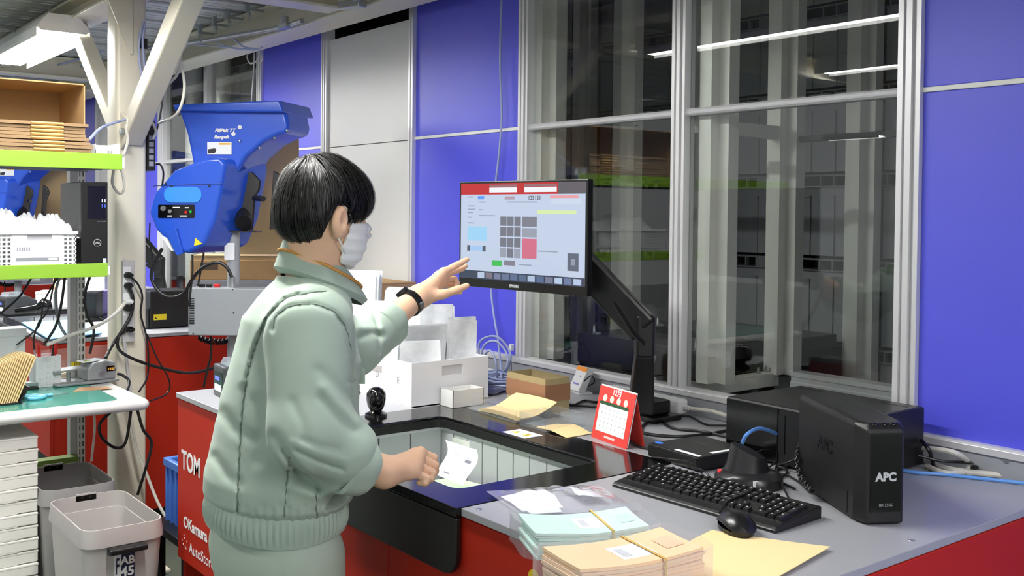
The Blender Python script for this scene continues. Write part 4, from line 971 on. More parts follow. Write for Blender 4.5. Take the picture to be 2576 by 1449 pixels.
cable('white_cable', [at_y(2318, 1128, 2.35), at_y(2370, 1132, 2.33), at_y(2410, 1142, 2.33), at_z(2437, 1165, TOP+.02), at_z(2428, 1186, TOP+.008), at_z(2380, 1190, TOP+.008), at_z(2330, 1172, TOP+.008)], .0065, CABLEW(), 'thick off white cable looped beside the desktop computer')
cable('white_cable', zc([(2330, 1160), (2380, 1178), (2440, 1188), (2520, 1196), (2600, 1208)], TOP+.008), .0072, CABLEW(), 'thick off white cable running along the plinth to the right edge')
cable('black_cable', zc([(2310, 1146, 1.0), (2370, 1160, .99), (2440, 1164, .985), (2520, 1176, .98), (2600, 1200, .975)]), .0035, CABLEB(), 'black lead crossing the white cables at the right')
tag(MB().tube(zc([(2446, 1182), (2462, 1184)], TOP+.009), .0125, 12).build('cable_clamp', CABLEB()), 'black clamp around the thick white cable', 'clamp')
cable('black_cable', zc([(2318, 1108, 1.03), (2336, 1130, 1.02), (2344, 1155, .98), (2350, 1176, .965)]), .005, CABLEB(), 'black lead dropping behind the desktop computer')
# grey blue network cable: hanging line, loops and coil
yw = 2.385
cable('network_cable', [at_y(1263, -40, yw), at_y(1258, 150, yw), at_y(1262, 290, yw), at_y(1254, 400, yw), at_y(1246, 470, yw), at_y(1236, 620, yw), at_y(1235, 720, yw), at_y(1242, 790, yw), at_y(1252, 850, 2.37), at_y(1258, 905, 2.34), at_z(1262, 955, TOP+.02)], .0042, CABLEG(), 'grey blue network cable hanging down the blue panel')
cable('network_cable', [at_z(1205, 905, 1.02), at_y(1206, 862, 2.28), at_y(1232, 846, 2.3), at_y(1258, 852, 2.32), at_y(1280, 880, 2.34), at_y(1284, 910, 2.32), at_z(1268, 935, TOP+.012), at_z(1240, 945, TOP+.01)], .0042, CABLEG(), 'upper grey blue cable loop rising from the coil')
cable('network_cable', [at_z(1208, 925, 1.0), at_y(1216, 872, 2.24), at_y(1245, 858, 2.26), at_y(1272, 884, 2.28), at_y(1276, 918, 2.27), at_z(1258, 950, TOP+.012)], .0042, CABLEG(), 'middle grey blue cable loop rising from the coil')
cable('network_cable', [at_z(1215, 925, .99), at_y(1222, 890, 2.2), at_y(1234, 883, 2.2), at_y(1246, 905, 2.2), at_y(1250, 935, 2.2), at_z(1252, 958, TOP+.012)], .0042, CABLEG(), 'lower grey blue cable loop rising from the coil')
coil = []
for i in range(240):
    t = i/240*2*math.pi*7; r_ = .105+.018*math.sin(i*.13)
    coil.append((-2.89+r_*1.15*math.cos(t), 2.205+r_*.75*math.sin(t), TOP+.006+i/240*.034+.004*math.sin(i*.9)))
tag(MB().tube(coil, .0042, 6).build('network_cable_coil', CABLEG()), 'coil of grey blue network cable lying behind the white container', 'cable coil')
cable('black_cable', zc([(1214, 985), (1240, 995), (1270, 985), (1300, 1000)]), .0035, CABLEB(), 'black lead between the white container and the kraft carton')

# ------------------------------------------------------------------ scanner and label printer near the worker
sg = thing('barcode_scanner', 'black presentation barcode scanner standing left of the port opening', 'scanner', tuple(at_z(946, 1046, TOP+.001)), -.5)
skin([ell(0, 0, .040, .034, 0), ell(0, 0, .039, .033, .008), ell(.0, .0, .026, .020, .014), ell(0, 0, .020, .017, .022)]).build('foot', BLACKG(), sg)
skin([ell(-.008, 0, .022, .018, .014), ell(-.006, 0, .034, .026, .030), ell(.002, 0, .040, .030, .052), ell(.008, 0, .038, .029, .070), ell(.012, 0, .026, .020, .084), ell(.014, 0, .008, .008, .090)]).build('head', BLACKG(), sg)
MB().ball((.036, 0, .052), (.010, .018, .024), 12, 8).build('window', mat('dark window', (.06, .05, .06), .08), sg)
MB().tube([(.036+.004*math.cos(t/20*6.283), .021*math.sin(t/20*6.283), .052+.027*math.cos(t/20*6.283)) for t in range(21)], .0016, 6).build('trim_ring', mat('dark grey trim', (.28, .28, .3), .3), sg)
lp = thing('label_printer', 'small black label printer on the left end of the worktop', 'printer', (-3.235, 1.40, TOP), -.1)
MB().prism([(-.09, 0), (.10, 0), (.10, .075), (.04, .105), (-.09, .105)], -.06, .06, 'x').build('case', mat('charcoal plastic', (.25, .26, .27), .35), lp, bevel=.006)
MB().bx(-.05, .05, -.091, -.089, .02, .085).build('front_plate', BLACKG(), lp)
MB().bx(-.035, .035, -.0925, -.091, .02, .042).build('white_label', PAPER(), lp); MB().bx(-.03, .015, -.0925, -.091, .056, .068).build('blue_light', mat('blue indicator', (.35, .4, .95), .3, emit=1.0), lp)
MB().prism([(-.07, .1055), (.03, .1055), (.02, .125), (-.06, .125)], -.045, .045, 'x').build('lid', glassmat('smoked lid', (.75, .85, .88), 1.4, .05, haze=.2), lp)
# ================================================================== second and third workstations along the wall
PITCHX = -4.06
c2 = counter('red and grey port counter of the second workstation beyond the column', -7.47, -5.08, n0=-2.70+PITCHX, n1=-1.732+PITCHX, i0=-2.555+PITCHX, i1=-1.855+PITCHX)
c3 = counter('red and grey port counter farthest along the wall', -11.53, -9.14, n0=-2.70+2*PITCHX, n1=-1.732+2*PITCHX, i0=-2.555+2*PITCHX, i1=-1.855+2*PITCHX)
bn2 = copy_tree(bn, None, bn.location+Vector((PITCHX, 0, 0)), 0, 'grey storage bin standing in the port of the second counter')
arm2 = copy_tree(arm, None, arm.location+Vector((PITCHX, 0, 0)), None, 'black monitor arm on the second counter behind the column')
mon2 = copy_tree(mon, None, mon.location+Vector((PITCHX, 0, 0)), None, 'touch monitor of the second counter mostly hidden by the column')
for px, py, s_, sz in ((103, 1110, 'S', .09), (118, 1085, 'M', .09)):
    pass
lp2 = copy_tree(lp, None, at_z(40, 788, TOP), .25, 'grey label printer far back on the second counter')

# ------------------------------------------------------------------ paper dispensing machine on its pole
BLM = mat('glossy blue moulding', (.155, .34, .80), .26, spec=.5, var=.03, coat=.2)
MD = 4.50
pole = at_d(588, 900, MD)
pmx = thing('paper_machine', 'big blue paper dispensing machine on a grey pole beyond the worker', 'machine', (pole.x, pole.y, 0))
GP = mat('grey painted steel', (.60, .62, .64), .4, var=.03)
MB().cyl((pole.x, pole.y, .02), at_d(588, 585, MD), .027, n=20).build('pole', GP, pmx, True)
MB().cyl((pole.x, pole.y, 0), (pole.x, pole.y, .02), .16, n=28).build('base', GP, pmx, True)
fwd = (-CF).copy(); fwd.z = 0; fwd.normalize()
def sil(pts, d0, thick, yaw=0.0, name='', m=BLM, bev=.03, seg=4, D=MD):
    e = Matrix.Rotation(yaw, 3, 'Z') @ fwd
    A = [at_d(x, y, D) for x, y in pts]; b = MB(); n = len(A)
    lo = [p+e*d0 for p in A]; hi = [p+e*(d0+thick) for p in A]
    b.add(lo+hi, [list(range(n)), list(range(n, 2*n))[::-1]]+[(i, n+i, n+(i+1) % n, (i+1) % n) for i in range(n)])
    # outline given clockwise on the photo
    o = b.build(name, m, pmx, True, bevel=bev, seg=seg)
    bm = bmesh.new(); bm.from_mesh(o.data); bmesh.ops.recalc_face_normals(bm, faces=bm.faces); bm.to_mesh(o.data); bm.free()
    for p in o.data.polygons: p.use_smooth = True
    o.modifiers.new('normals', 'WEIGHTED_NORMAL').keep_sharp = False
    return o
BD = MD-.17
sil([(514, 398), (554, 395), (566, 412), (556, 470), (540, 550), (512, 618), (468, 640), (424, 614), (390, 578), (372, 534), (386, 486), (436, 428)], -.30, .30, -.42, 'body', BLM, .045, 5, D=BD)
sil([(386, 467), (559, 461), (558, 463), (385, 469)], -.001, .0022, -.42, 'hood_joint', mat('dark blue joint', (.06, .14, .40), .4), .0, 1, D=BD)
sil([(474, 272), (720, 261), (736, 263), (746, 290), (752, 318), (748, 338), (722, 346), (690, 362), (648, 398), (622, 440), (604, 470), (560, 455), (520, 452), (512, 400), (500, 340), (486, 300)], -.12, .22, -.25, 'chute', BLM, .018, 4)
sil([(476, 270), (737, 260), (748, 290), (480, 286)], -.17, .30, -.25, 'chute_rim', BLM, .008, 3)
CD = MD-.10*math.cos(.25)-.003
def facing(px, py, D): return frame(at_d(px, py, D), CR, CU)
TXW = mat('white lettering', (.94, .94, .94), .5)
text('FillPak TT', .0195, facing(566, 328, CD), TXW, pmx, shear=.25, bold=.0009, squash=1.12)
text('Ranpak', .0195, facing(557, 345, CD), TXW, pmx, shear=.25, bold=.0009, squash=1.12)
for px, py in ((603, 320), (587, 337)): MB().cyl(at_d(px, py, CD), at_d(px, py, CD-.001), .009, n=16).build('round_mark', TXW, pmx, True)
Mw = facing(552, 373, CD)
plate(Mw, .105, .052, .001).build('warning_label', PAPER(), pmx, True); plate(Mw @ Matrix.Translation((.022, .019, .0011)), .05, .008, .0003).build('label_print', mat('amber print', (.93, .70, .25), .5), pmx, True)
b = MB(); hand = [(-.05, -.022), (-.02, -.022), (-.012, -.006), (-.02, .0), (-.034, -.002), (-.05, -.004)]
vs = [Mw @ Vector((x, y, .0012)) for x, y in hand]; b.add(vs, [list(range(len(hand)))]); b.build('label_pictogram', INKD, pmx, True)
def fplate(px0, py0, px1, py1, t, m, name, lift=0.0):
    A = at_d(px0, py0, BD-.001); B = at_d(px1, py1, BD-.001); w_ = abs((B-A).dot(CR)); h_ = abs((B-A).dot(CU)); M4 = facing((px0+px1)/2, (py0+py1)/2, BD-.001)
    bb = MB().prism(rrect(-w_/2, w_/2, -h_/2, h_/2, min(w_, h_)*(.45 if 'window' in name else .08), 5), -.004, t+lift); bb.v = [tuple(M4 @ Vector(v)) for v in bb.v]
    return bb.build(name, m, pmx, True), M4
fplate(413, 470, 507, 510, .003, mat('light blue window', (.25, .58, .92), .15, spec=.5), 'window_plate')
_, Mc = fplate(398, 515, 490, 548, .002, BLACKG(), 'control_panel')
for i, (x, y, r_, m_) in enumerate(((-.055, .012, .011, STEEL()), (-.026, .0, .008, mat('grey key', (.5, .5, .52), .4)), (.042, -.004, .006, mat('red key', (.8, .1, .12), .4)), (.062, -.002, .006, mat('green key', (.1, .6, .25), .4)))):
    MB().cyl(Mc @ Vector((x, y, .002)), Mc @ Vector((x, y, .009)), r_, n=14).build('control_knob', m_, pmx, True)
for x, y, w_ in ((-.028, -.020, .02), (.03, -.020, .03), (.0, .016, .03), (.045, .015, .018)): plate(Mc @ Matrix.Translation((x, y, .0022)), w_, .005, .0003).build('control_print', LW, pmx, True)
bar(at_d(432, 578, BD-.012), at_d(455, 640, BD-.0), .036, .036, .05, .03, -CF).build('outlet_tongue', BLM, pmx, True, bevel=.004)
MB().hexa(*[[at_d(x, y, BD+dd) for x, y in ((404, 592), (420, 598), (448, 634), (430, 630))] for dd in (.01, -.004)]).build('paper_label', PAPER(), pmx, True)
q = at_d(495, 610, BD-.002); MB().add([q+CR*-.012+CU*-.014, q+CR*.024+CU*-.006, q+CR*-.006+CU*.020], [(0, 1, 2)]).build('warning_triangle', mat('caution yellow', (.95, .86, .15), .5), pmx, True)
# yoke, pole head, switch box
YK = mat('black powder coat', (.10, .085, .09), .45)
sil([(628, 428), (650, 435), (668, 455), (666, 478), (655, 495), (650, 560), (648, 578), (626, 580), (622, 500), (606, 470), (612, 440)], .02, .012, -.9, 'yoke_plate', YK, .003, 2)
sil([(640, 428), (658, 440), (666, 462), (652, 495), (648, 575), (630, 578)], -.10, .012, -.9, 'yoke_plate', YK, .003, 2)
MB().box(at_d(606, 582, MD), (.16, .10, .008), math.atan2(CR.y, CR.x)).build('yoke_bridge', YK, pmx, True)
MB().cyl(at_d(640, 498, MD-.05), at_d(662, 500, MD-.16), .012, n=12).build('clamp_knob', BLACKP(), pmx, True)
MB().cyl(at_d(612, 560, MD-.06), at_d(608, 520, MD+.05), .035, n=18).build('motor', BLACKP(), pmx, True)
for px, py in ((603, 355), (690, 347), (653, 372), (722, 328)): MB().ball(at_d(px, py, CD), .006, 10, 6).build('rivet', STEEL(), pmx, True)
for px, py in ((417, 462), (432, 469), (527, 468)): MB().ball(at_d(px, py, BD-.002), .005, 8, 6).build('rivet', INKD, pmx, True)
a = at_d(476, 783, MD-.10); b_ = at_d(700, 790, MD-.10); xb = (b_-a); xb.z = 0; L = xb.length; xb.normalize(); rz = math.atan2(xb.y, xb.x)
cc = (a+b_)/2
MB().box((cc.x, cc.y, (at_d(500, 724, MD-.1).z+at_d(500, 843, MD-.1).z)/2)+fwd*-.04 if False else Vector((cc.x, cc.y, (at_d(500, 724, MD-.1).z+at_d(500, 843, MD-.1).z)/2))-fwd*.04, (L, .11, at_d(500, 724, MD-.1).z-at_d(500, 843, MD-.1).z), rz).build('switch_box', GP, pmx, True, bevel=.004)
zt = at_d(500, 724, MD-.1).z
for k in range(16):
    z_ = at_d(480, 750+k*4.2, MD-.1).z; MB().box(a+xb*.016+fwd*.0155+Vector((0, 0, z_-a.z)), (.022, .002, .004), rz).build('vent_slot', mat('slot black', (.02, .02, .02), .5), pmx, True)
for px, m_ in ((508, BLACKP()), (526, BLACKP()), (546, mat('red key', (.8, .1, .12), .4))): MB().box(at_d(px, 720, MD-.06), (.025, .02, .02), rz).build('switch', m_, pmx, True, bevel=.003)
MB().cyl(at_d(585, 724, MD-.06), at_d(584, 697, MD-.06), .014, n=14).build('connector', STEEL(), pmx, True)
for px, py in ((590, 786), (489, 838), (588, 728)): MB().cyl(at_d(px, py, MD-.1)+fwd*.014, at_d(px, py, MD-.1)+fwd*.018, .003, n=8).build('screw', INKD, pmx, True)
plate(frame(at_d(582, 632, MD)+fwd*.029, xb, (0, 0, 1)), .045, .075, .0008).build('paper_label', PAPER(), pmx, True)
def mcab(pts, r, m=None, d=0): return MB().tube(spline([at_d(x, y, MD+d) for x, y in pts], 7), r, 8).build('machine_cable', m or CABLEB(), pmx, True)
mcab([(408, 625), (385, 670), (383, 705), (402, 735), (432, 748), (462, 738), (482, 705), (508, 675), (545, 660), (570, 672), (584, 698)], .0075, d=-.12)
mcab([(484, 640), (484, 690), (478, 740), (476, 770)], .0045, d=-.12); mcab([(513, 635), (505, 680), (498, 720)], .0045, d=-.10)
mcab([(530, 845), (531, 890), (522, 930), (512, 975)], .0055, d=.0)
hp = spline([at_d(x, y, MD) for x, y in ((498, 848), (525, 858), (555, 860), (580, 855))], 24); hl = []
for i, p in enumerate(hp): t = i*1.4; hl.append(p+CU*(.012*math.cos(t))+CF*(.012*math.sin(t)))
MB().tube(hl, .004, 5).build('coiled_hose', CABLEB(), pmx, True)
# kraft paper feeding down behind, with its cartons
PD = MD+.32
def sheet(u, v):
    A = at_d(690, 345, PD-.05).lerp(at_d(752, 335, PD-.05), u); xw = .36
    x = 600+u*152; y = 340+v*300
    k = max(0, v-.82)/.18
    return at_d(x, y, PD+.38*v*v+.02*math.sin(v*9)-.06*k*k)
ks = thing('kraft_paper_web', 'wide web of brown kraft paper feeding up into the blue machine', 'paper', tuple(at_d(680, 640, PD)))
MB().grid(sheet, 8, 30, thick=tuple(CF*-.001)).build('paper_sheet', KRAFT(), ks, True)
CDp = 5.35; q = at_d(622, 700, CDp); zc0 = q.z; zc1 = at_d(622, 642, CDp).z
rzp = math.atan2(CR.y, CR.x)+.12
ps2 = thing('carton_stand', 'grey stand carrying the paper carton on the second counter', 'stand', (q.x, q.y, TOP+.001), rzp)
MB().bx(-.27, .27, -.12, .12, zc0-TOP-.05, zc0-TOP-.002).build('stand_top', GP, ps2, bevel=.004)
for sx in (-.25, .25):
    for sy in (-.10, .10): MB().bx(sx-.012, sx+.012, sy-.012, sy+.012, 0, zc0-TOP-.05).build('leg', GP, ps2)
pcx = thing('paper_carton', 'long brown carton of folded paper under the kraft web', 'carton', (q.x, q.y, zc0), rzp)
MB().bx(-.27, .28, -.12, .12, .0, zc1-zc0-.02).build('body', CARD(), pcx, bevel=.003)
for k in range(4): MB().bx(-.265+.002*k, .275, -.115, .115, zc1-zc0-.0195+k*.006, zc1-zc0-.0150+k*.006).build('folded_paper', KRAFT(), pcx)
MB().bx(-.22, -.13, -.1212, -.12, .05, .085).build('print', mat('brown print', (.45, .33, .2), .6), pcx)

q = at_z(425, 828, TOP)
u2 = thing('black_computer', 'black computer case with a yellow warning label on the second counter', 'computer', (-5.33, 1.875, TOP), -.06)
MB().bx(-.17, .05, -.105, .10, .004, .195).build('case', BLACKP(), u2, bevel=.006)
MB().bx(.0502, .0512, -.085, -.02, .045, .075).build('yellow_label', mat('caution yellow', (.95, .86, .15), .5), u2)
MB().prism([(-.081, .05), (-.068, .05), (-.0745, .062)], .0513, .0516, 'x').build('label_mark', INKD, u2)
MB().bx(-.16, .045, -.13, -.106, .004, .11).build('side_unit', mat('charcoal plastic', (.25, .26, .27), .35), u2, bevel=.006)
pm2 = copy_tree(pmx, None, pmx.location+Vector((PITCHX, 0, 0)), None, 'blue paper dispensing machine of the farther workstation')
ks2 = copy_tree(ks, None, ks.location+Vector((PITCHX, 0, 0)), None, 'kraft paper web of the farther blue machine')
# folders and other things on the second counter
FB = mat('light blue folder', (.55, .80, .95), .4, var=.03)
for i in range(3):
    P4 = [at_z(x, y, TOP+.002+i*.006) for x, y in ((59, 811), (176, 806), (256, 838), (128, 853))]
    def fo(u, v, P4=P4, i=i): p = P4[0].lerp(P4[1], u).lerp(P4[3].lerp(P4[2], u), v); return (p.x+.008*i, p.y-.006*i, TOP+.005+i*.006)
    tag(MB().grid(fo, 2, 2, smooth=False, thick=(0, 0, .004)).build('blue_folder', FB), 'light blue folder, %s of the three on the second counter' % ('lowest', 'middle', 'topmost')[i], 'folder', 'light blue folders on the second counter')
q = at_z(86, 790, TOP)
gs = thing('handheld_scanner', 'black handheld barcode scanner lying on the second counter', 'scanner', (q.x, q.y, TOP+.002), 1.1)
MB().loft([(Vector((-.10, 0, .02)), .018), (Vector((-.03, 0, .028)), .02), (Vector((.03, 0, .04)), .024)], 14).build('handle', BLACKG(), gs)
MB().loft([(Vector((.02, -.01, .03)), .026), (Vector((.05, .0, .055)), .036), (Vector((.085, .0, .05)), .032), (Vector((.10, 0, .045)), .02)], 14).build('head', BLACKG(), gs)
for px0, px1, py0, py1, D_, m_, nm, lb, ct_ in ((98, 140, 733, 790, 6.3, PAPER(), 'white_carton', 'white carton standing behind the handheld scanner', 'carton'), (146, 178, 708, 800, 6.4, PAPER(), 'paper_pack', 'white pack of paper beside the slotted upright', 'paper'), (140, 158, 690, 730, 6.8, CARD(), 'brown_box', 'brown box far behind on the second counter', 'box'),
                                                (252, 266, 732, 805, 6.0, mat('violet board', (.50, .45, .75), .5), 'violet_file', 'violet file box beside the column', 'file'), (218, 248, 735, 800, 5.8, BLACKP(), 'black_tray', 'black tray of cables beside the violet file', 'tray'), (214, 268, 695, 728, 6.6, HW, 'white_crate', 'white crate of film bags on the second counter', 'crate')):
    A = at_d(px0, py1, D_); B = at_d(px1, py0, D_); w_ = (B-A).dot(CR); c_ = (A+B)/2; zb = TOP+.001; h_ = B.z-zb
    t = thing(nm, lb, ct_, (c_.x, c_.y, zb), math.atan2(CR.y, CR.x)+.15)
    MB().bx(-w_/2, w_/2, -.06, .10, 0, h_).build('body', m_, t, bevel=.003); MB().bx(-w_/2-.002, w_/2+.002, -.062, .102, h_-.012, h_+.002).build('lid', m_, t, bevel=.002)

# ================================================================== shelf bench at the left
DZ, DX0, DX1, DY0, DY1 = .85, -4.52, -3.93, -.55, 1.315
GRU = mat('light grey upright', (.70, .70, .70), .42, var=.03)
GRN = mat('lime green shelf edge', (.55, .73, .21), .4, var=.02)
dk_ = thing('shelf_bench', 'packing bench with grey uprights, lime edged shelves and a white rimmed table', 'bench', ((DX0+DX1)/2, (DY0+DY1)/2, 0))
MB().bx(DX0, DX1-.02, DY0, DY1-.02, DZ-.038, DZ-.002).build('table_top', mat('pale grey table top', (.80, .81, .80), .4), dk_, True)
wr_ = mat('white table edging', (.88, .88, .87), .32, var=.02)
MB().tube([(DX1-.018, DY0, DZ-.021), (DX1-.018, DY1-.03, DZ-.021)], .0215, 14).build('table_edge', wr_, dk_, True)
MB().tube([(DX0, DY1-.018, DZ-.021), (DX1-.03, DY1-.018, DZ-.021)], .0215, 14).build('table_edge', wr_, dk_, True)
MB().ball((DX1-.022, DY1-.022, DZ-.021), (.026, .026, .0225), 16, 10).build('table_corner', wr_, dk_, True)
UX = -4.56; yr = at_x(198, 800, UX).y
for yy in (yr, yr-1.3):
    MB().bx(UX-.045, UX, yy-.035, yy-.006, 0, 1.80).build('upright', GRU, dk_, True, bevel=.002)
    MB().bx(UX-.030, UX+.002, yy-.006, yy+.026, 0, 1.80).build('upright', mat('pale slotted upright', (.84, .84, .82), .4), dk_, True, bevel=.002)
    sl_ = MB(); k = .05
    while k < 1.78:
        for dy in (.002, .015): sl_.bx(UX+.001, UX+.0026, yy+dy, yy+dy+.004, k, k+.022)
        k += .034
    sl_.build('upright_slots', mat('slot black', (.02, .02, .02), .5), dk_, True, stuff=True)
    MB().prism([(UX, DZ-.04), (UX+.30, DZ-.04), (UX+.30, DZ-.055), (UX, DZ-.16)], yy+.0, yy+.02, 'y').build('table_bracket', GRU, dk_, True)
def shelf(zt, xf_, yend, lip, y0_=-.55):
    MB().bx(UX, xf_-.004, y0_, yend-.01, zt-.022, zt-.004).build('shelf_board', mat('grey steel shelf', (.42, .44, .47), .4, .3), dk_, True)
    for k in range(4): MB().bx(xf_-.12-k*.1, xf_-.09-k*.1, y0_, yend-.02, zt-.045, zt-.022).build('shelf_rib', mat('grey steel shelf', (.42, .44, .47), .4, .3), dk_, True)
    MB().bx(xf_-.004, xf_, y0_, yend, zt-lip+.012, zt+.012).build('shelf_edge', GRN, dk_, True, bevel=.003)
    MB().bx(xf_-.03, xf_+.0, yend, yend+.008, zt-lip+.02, zt+.0).build('edge_cap', WHITEP(), dk_, True)
SX = -4.03
pu = at_x(308, 392, SX); pl_ = at_x(271, 662, SX-.02)
ZU, ZL = pu.z-.006, pl_.z-.012
shelf(ZU, SX, pu.y, .060); shelf(ZL, SX-.02, pl_.y, .052)
MB().bx(UX-.01, UX+.05, .2, at_x(190, 1130, UX).y, .475, .53).build('lower_beam', mat('dark green beam', (.36, .47, .16), .5), dk_, True, bevel=.003)
# cutting mat on the table
cm = thing('cutting_mat', 'translucent teal green desk mat on the white rimmed table', 'mat', (-4.25, .5, DZ-.002))
MB().prism(rrect(-4.50, DX1-.055, DY0+.03, DY1-.10, .03), DZ-.002, DZ+.001).build('mat_sheet', mat('teal green vinyl', (.30, .62, .56), .12, spec=.5, var=.06, scale=6), cm, True)
tag(MB().prism([(at_z(x, y, DZ+.0012).x, at_z(x, y, DZ+.0012).y) for x, y in ((183, 986), (282, 978), (266, 972), (200, 975))][::-1], DZ+.001, DZ+.002).build('brown_tape', mat('brown tape', (.72, .55, .38), .4)), 'strip of brown tape on the teal mat', 'tape')
# scissors
q = at_z(105, 1000, DZ+.002); sc_ = thing('scissors', 'light blue handled scissors lying on the teal mat', 'scissors', (q.x, q.y, DZ+.002), 1.75)
LB = mat('light blue handle', (.42, .78, .88), .35)
for s_ in (-1, 1):
    ring = [(-.03+.026*math.cos(t/16*6.283)*1.2, s_*.024+.017*math.sin(t/16*6.283), .006) for t in range(17)]
    MB().tube(ring, .006, 8).build('handle', LB, sc_); MB().tube([(-.005, s_*.012, .006), (.02, 0, .006), (.04, -s_*.004, .006)], .006, 8).build('shank', LB, sc_)
    MB().prism([(.03, -s_*.006), (.03, s_*.002), (.105, -s_*.004)][::s_], .004, .006).build('blade', STEEL(), sc_)
# foot switch
a = at_z(140, 975, DZ+.002); b_ = at_z(298, 958, DZ+.002); rzf = math.atan2((b_-a).y, (b_-a).x); Lf = (b_-a).length
fs = thing('foot_switch', 'grey cast foot switch with a sloping pedal on the bench', 'foot switch', tuple((a+b_)/2), rzf)
GM = mat('grey cast metal', (.62, .64, .65), .38, .25, var=.05, bump=.1, bscale=500)
MB().bx(-Lf/2, Lf/2, -.01, .12, 0, .012).build('base', GM, fs, bevel=.004)
MB().prism([(.0, .012), (Lf/2-.012, .012), (Lf/2-.012, .082), (Lf/2-.06, .092), (.02, .085), (.0, .06)], .0, .11, 'y').build('housing', GM, fs, bevel=.006)
MB().prism([(-Lf/2, .052), (-.02, .06), (.06, .028), (.075, .034), (.055, .052), (-.01, .07), (-Lf/2, .062)], .015, .085, 'y').build('pedal', GM, fs, bevel=.003)
MB().cyl((.055, -.006, .038), (.055, .012, .038), .011, n=16).build('pivot', STEEL(), fs); MB().cyl((-.06, .05, .012), (-.06, .05, .05), .009, n=10).build('spring', STEEL(), fs)
MB().bx(Lf/2-.05, Lf/2-.018, -.002, 0, .045, .068).build('type_plate', BLACKG(), fs)
for k in range(3): MB().bx(Lf/2-.046+k*.009, Lf/2-.040+k*.009, -.0028, -.002, .05, .06).build('type_print', mat('amber print', (.93, .70, .25), .5), fs)
MB().box((.02, .055, .0895), (.065, .075, .001), Matrix.Rotation(-.06, 3, 'Y')).build('white_label', PAPER(), fs)
MB().prism([(.0, .04), (.03, .045), (.012, .07)], .0905, .091).build('label_mark', mat('lime print', (.7, .85, .2), .5), fs)
MB().cyl((Lf/2-.014, .06, .04), (Lf/2+.02, .06, .04), .013, .008, 12).build('cable_gland', BLACKP(), fs)
# pen stand and its contents
a = at_z(120, 973, DZ+.002); ps = thing('pen_stand', 'white square pen stand with raised circles on the bench', 'pen stand', (a.x-.045, a.y, DZ+.002), .05)
PW = .095; PHt = .125
for s_ in (-1, 1):
    MB().bx(s_*PW/2-.0015, s_*PW/2+.0015, -PW/2, PW/2, 0, PHt).build('wall', WHITEP(), ps); MB().bx(-PW/2, PW/2, s_*PW/2-.0015, s_*PW/2+.0015, 0, PHt).build('wall', WHITEP(), ps)
MB().bx(-PW/2, PW/2, -PW/2, PW/2, 0, .003).build('bottom', WHITEP(), ps)
for i in range(3):
    for j in range(5):
        MB().cyl((PW/2+.001, -.030+i*.03, .016+j*.0235), (PW/2+.0035, -.030+i*.03, .016+j*.0235), .010, .007, 14).build('raised_circle', WHITEP(), ps)
pens = (((.02, -.02), .16, mat('red plastic', (.80, .12, .10), .35), 'red marker in the white pen stand', .007), ((.0, .02), .15, BLACKP(), 'black pen in the white pen stand', .005), ((-.02, .03), .165, mat('red plastic', (.80, .12, .10), .35), 'red glue bottle in the white pen stand', .011), ((-.02, -.025), .15, STEEL(), 'steel ruler tip in the white pen stand', .004))
for (dx, dy), L_, m_, lb, r_ in pens:
    o = thing('pen', lb, 'pen', (ps.location.x+dx, ps.location.y+dy, DZ+.006))
    MB().loft([(Vector((0, 0, 0)), r_), (Vector((.006, dy*.4, L_*.8)), r_), (Vector((.007, dy*.5, L_)), r_*.7)], 10).build('barrel', m_, o); MB().cyl((.007, dy*.5, L_), (.008, dy*.55, L_+.012), r_*.5, n=8).build('cap', m_, o)
# acrylic letter tray with a yellow number label
q = at_z(205, 945, DZ+.002); at_ = thing('acrylic_tray', 'clear acrylic tray with a yellow number label behind the foot switch', 'tray', (q.x-.02, q.y, DZ+.002), .1)
for a_ in ((-.10, .10, -.16, .16, 0, .003), (.097, .10, -.16, .16, 0, .085), (-.10, -.097, -.16, .16, 0, .11), (-.10, .10, -.16, -.157, 0, .10), (-.10, .10, .157, .16, 0, .10)): MB().bx(*a_).build('wall', CLEAR(), at_)
MB().bx(.1002, .1012, -.075, -.005, .055, .075).build('yellow_label', mat('caution yellow', (.95, .86, .15), .5), at_)
text('JB05-3', .018, root_matrix(at_) @ frame((.1014, -.04, .065), (0, 1, 0), (0, 0, 1)), INKD, at_)
for k in range(5):
    o = MB().bx(q.x-.10, q.x+.06, q.y-.12, q.y+.11, DZ+.006+k*.005, DZ+.0095+k*.005).build('paper_pad', [PAPER(), BUFF(), mat('orange card', (.9, .6, .3), .6)][k % 3])
    tag(o, 'sheet pad in the acrylic tray, %s from below' % ('lowest', 'second', 'third', 'fourth', 'topmost')[k], 'paper', 'pads in the acrylic tray')
# leaning stack of kraft envelopes
rt = at_x(88, 897, -4.12); rb_ = at_x(40, 960, -4.12)
es = thing('kraft_envelope_stack', 'fanned stack of small tan envelopes leaning in a black holder', 'envelopes', (-4.15, rb_.y-.06, DZ+.002))
TAN = mat('tan envelope paper', (.90, .80, .58), .65, var=.04)
for k in range(16):
    yo = -k*.0085; dz_ = .012*math.sin(k*.35)
    def ev(u, v, yo=yo, k=k, dz_=dz_): return (-4.215+u*(.115+.0006*k), rb_.y+yo+v*(rt.y-rb_.y)*(1-.012*k), DZ+.008+v*(rt.z-DZ-.008+dz_)+.004*math.sin(u*3.1)*v)
    MB().grid(ev, 3, 4, smooth=False, thick=(0, .0045, -.0005)).build('envelope', TAN, es, True)
MB().bx(-4.225, -4.09, rb_.y-.16, rb_.y+.015, DZ+.002, DZ+.008).build('holder_base', BLACKP(), es, True)
MB().prism([(rb_.y+.006, DZ+.008), (rb_.y+.012, DZ+.008), (rt.y-.02, DZ+.06), (rt.y-.027, DZ+.06)], -4.20, -4.10, 'x').build('holder_back', BLACKP(), es, True)
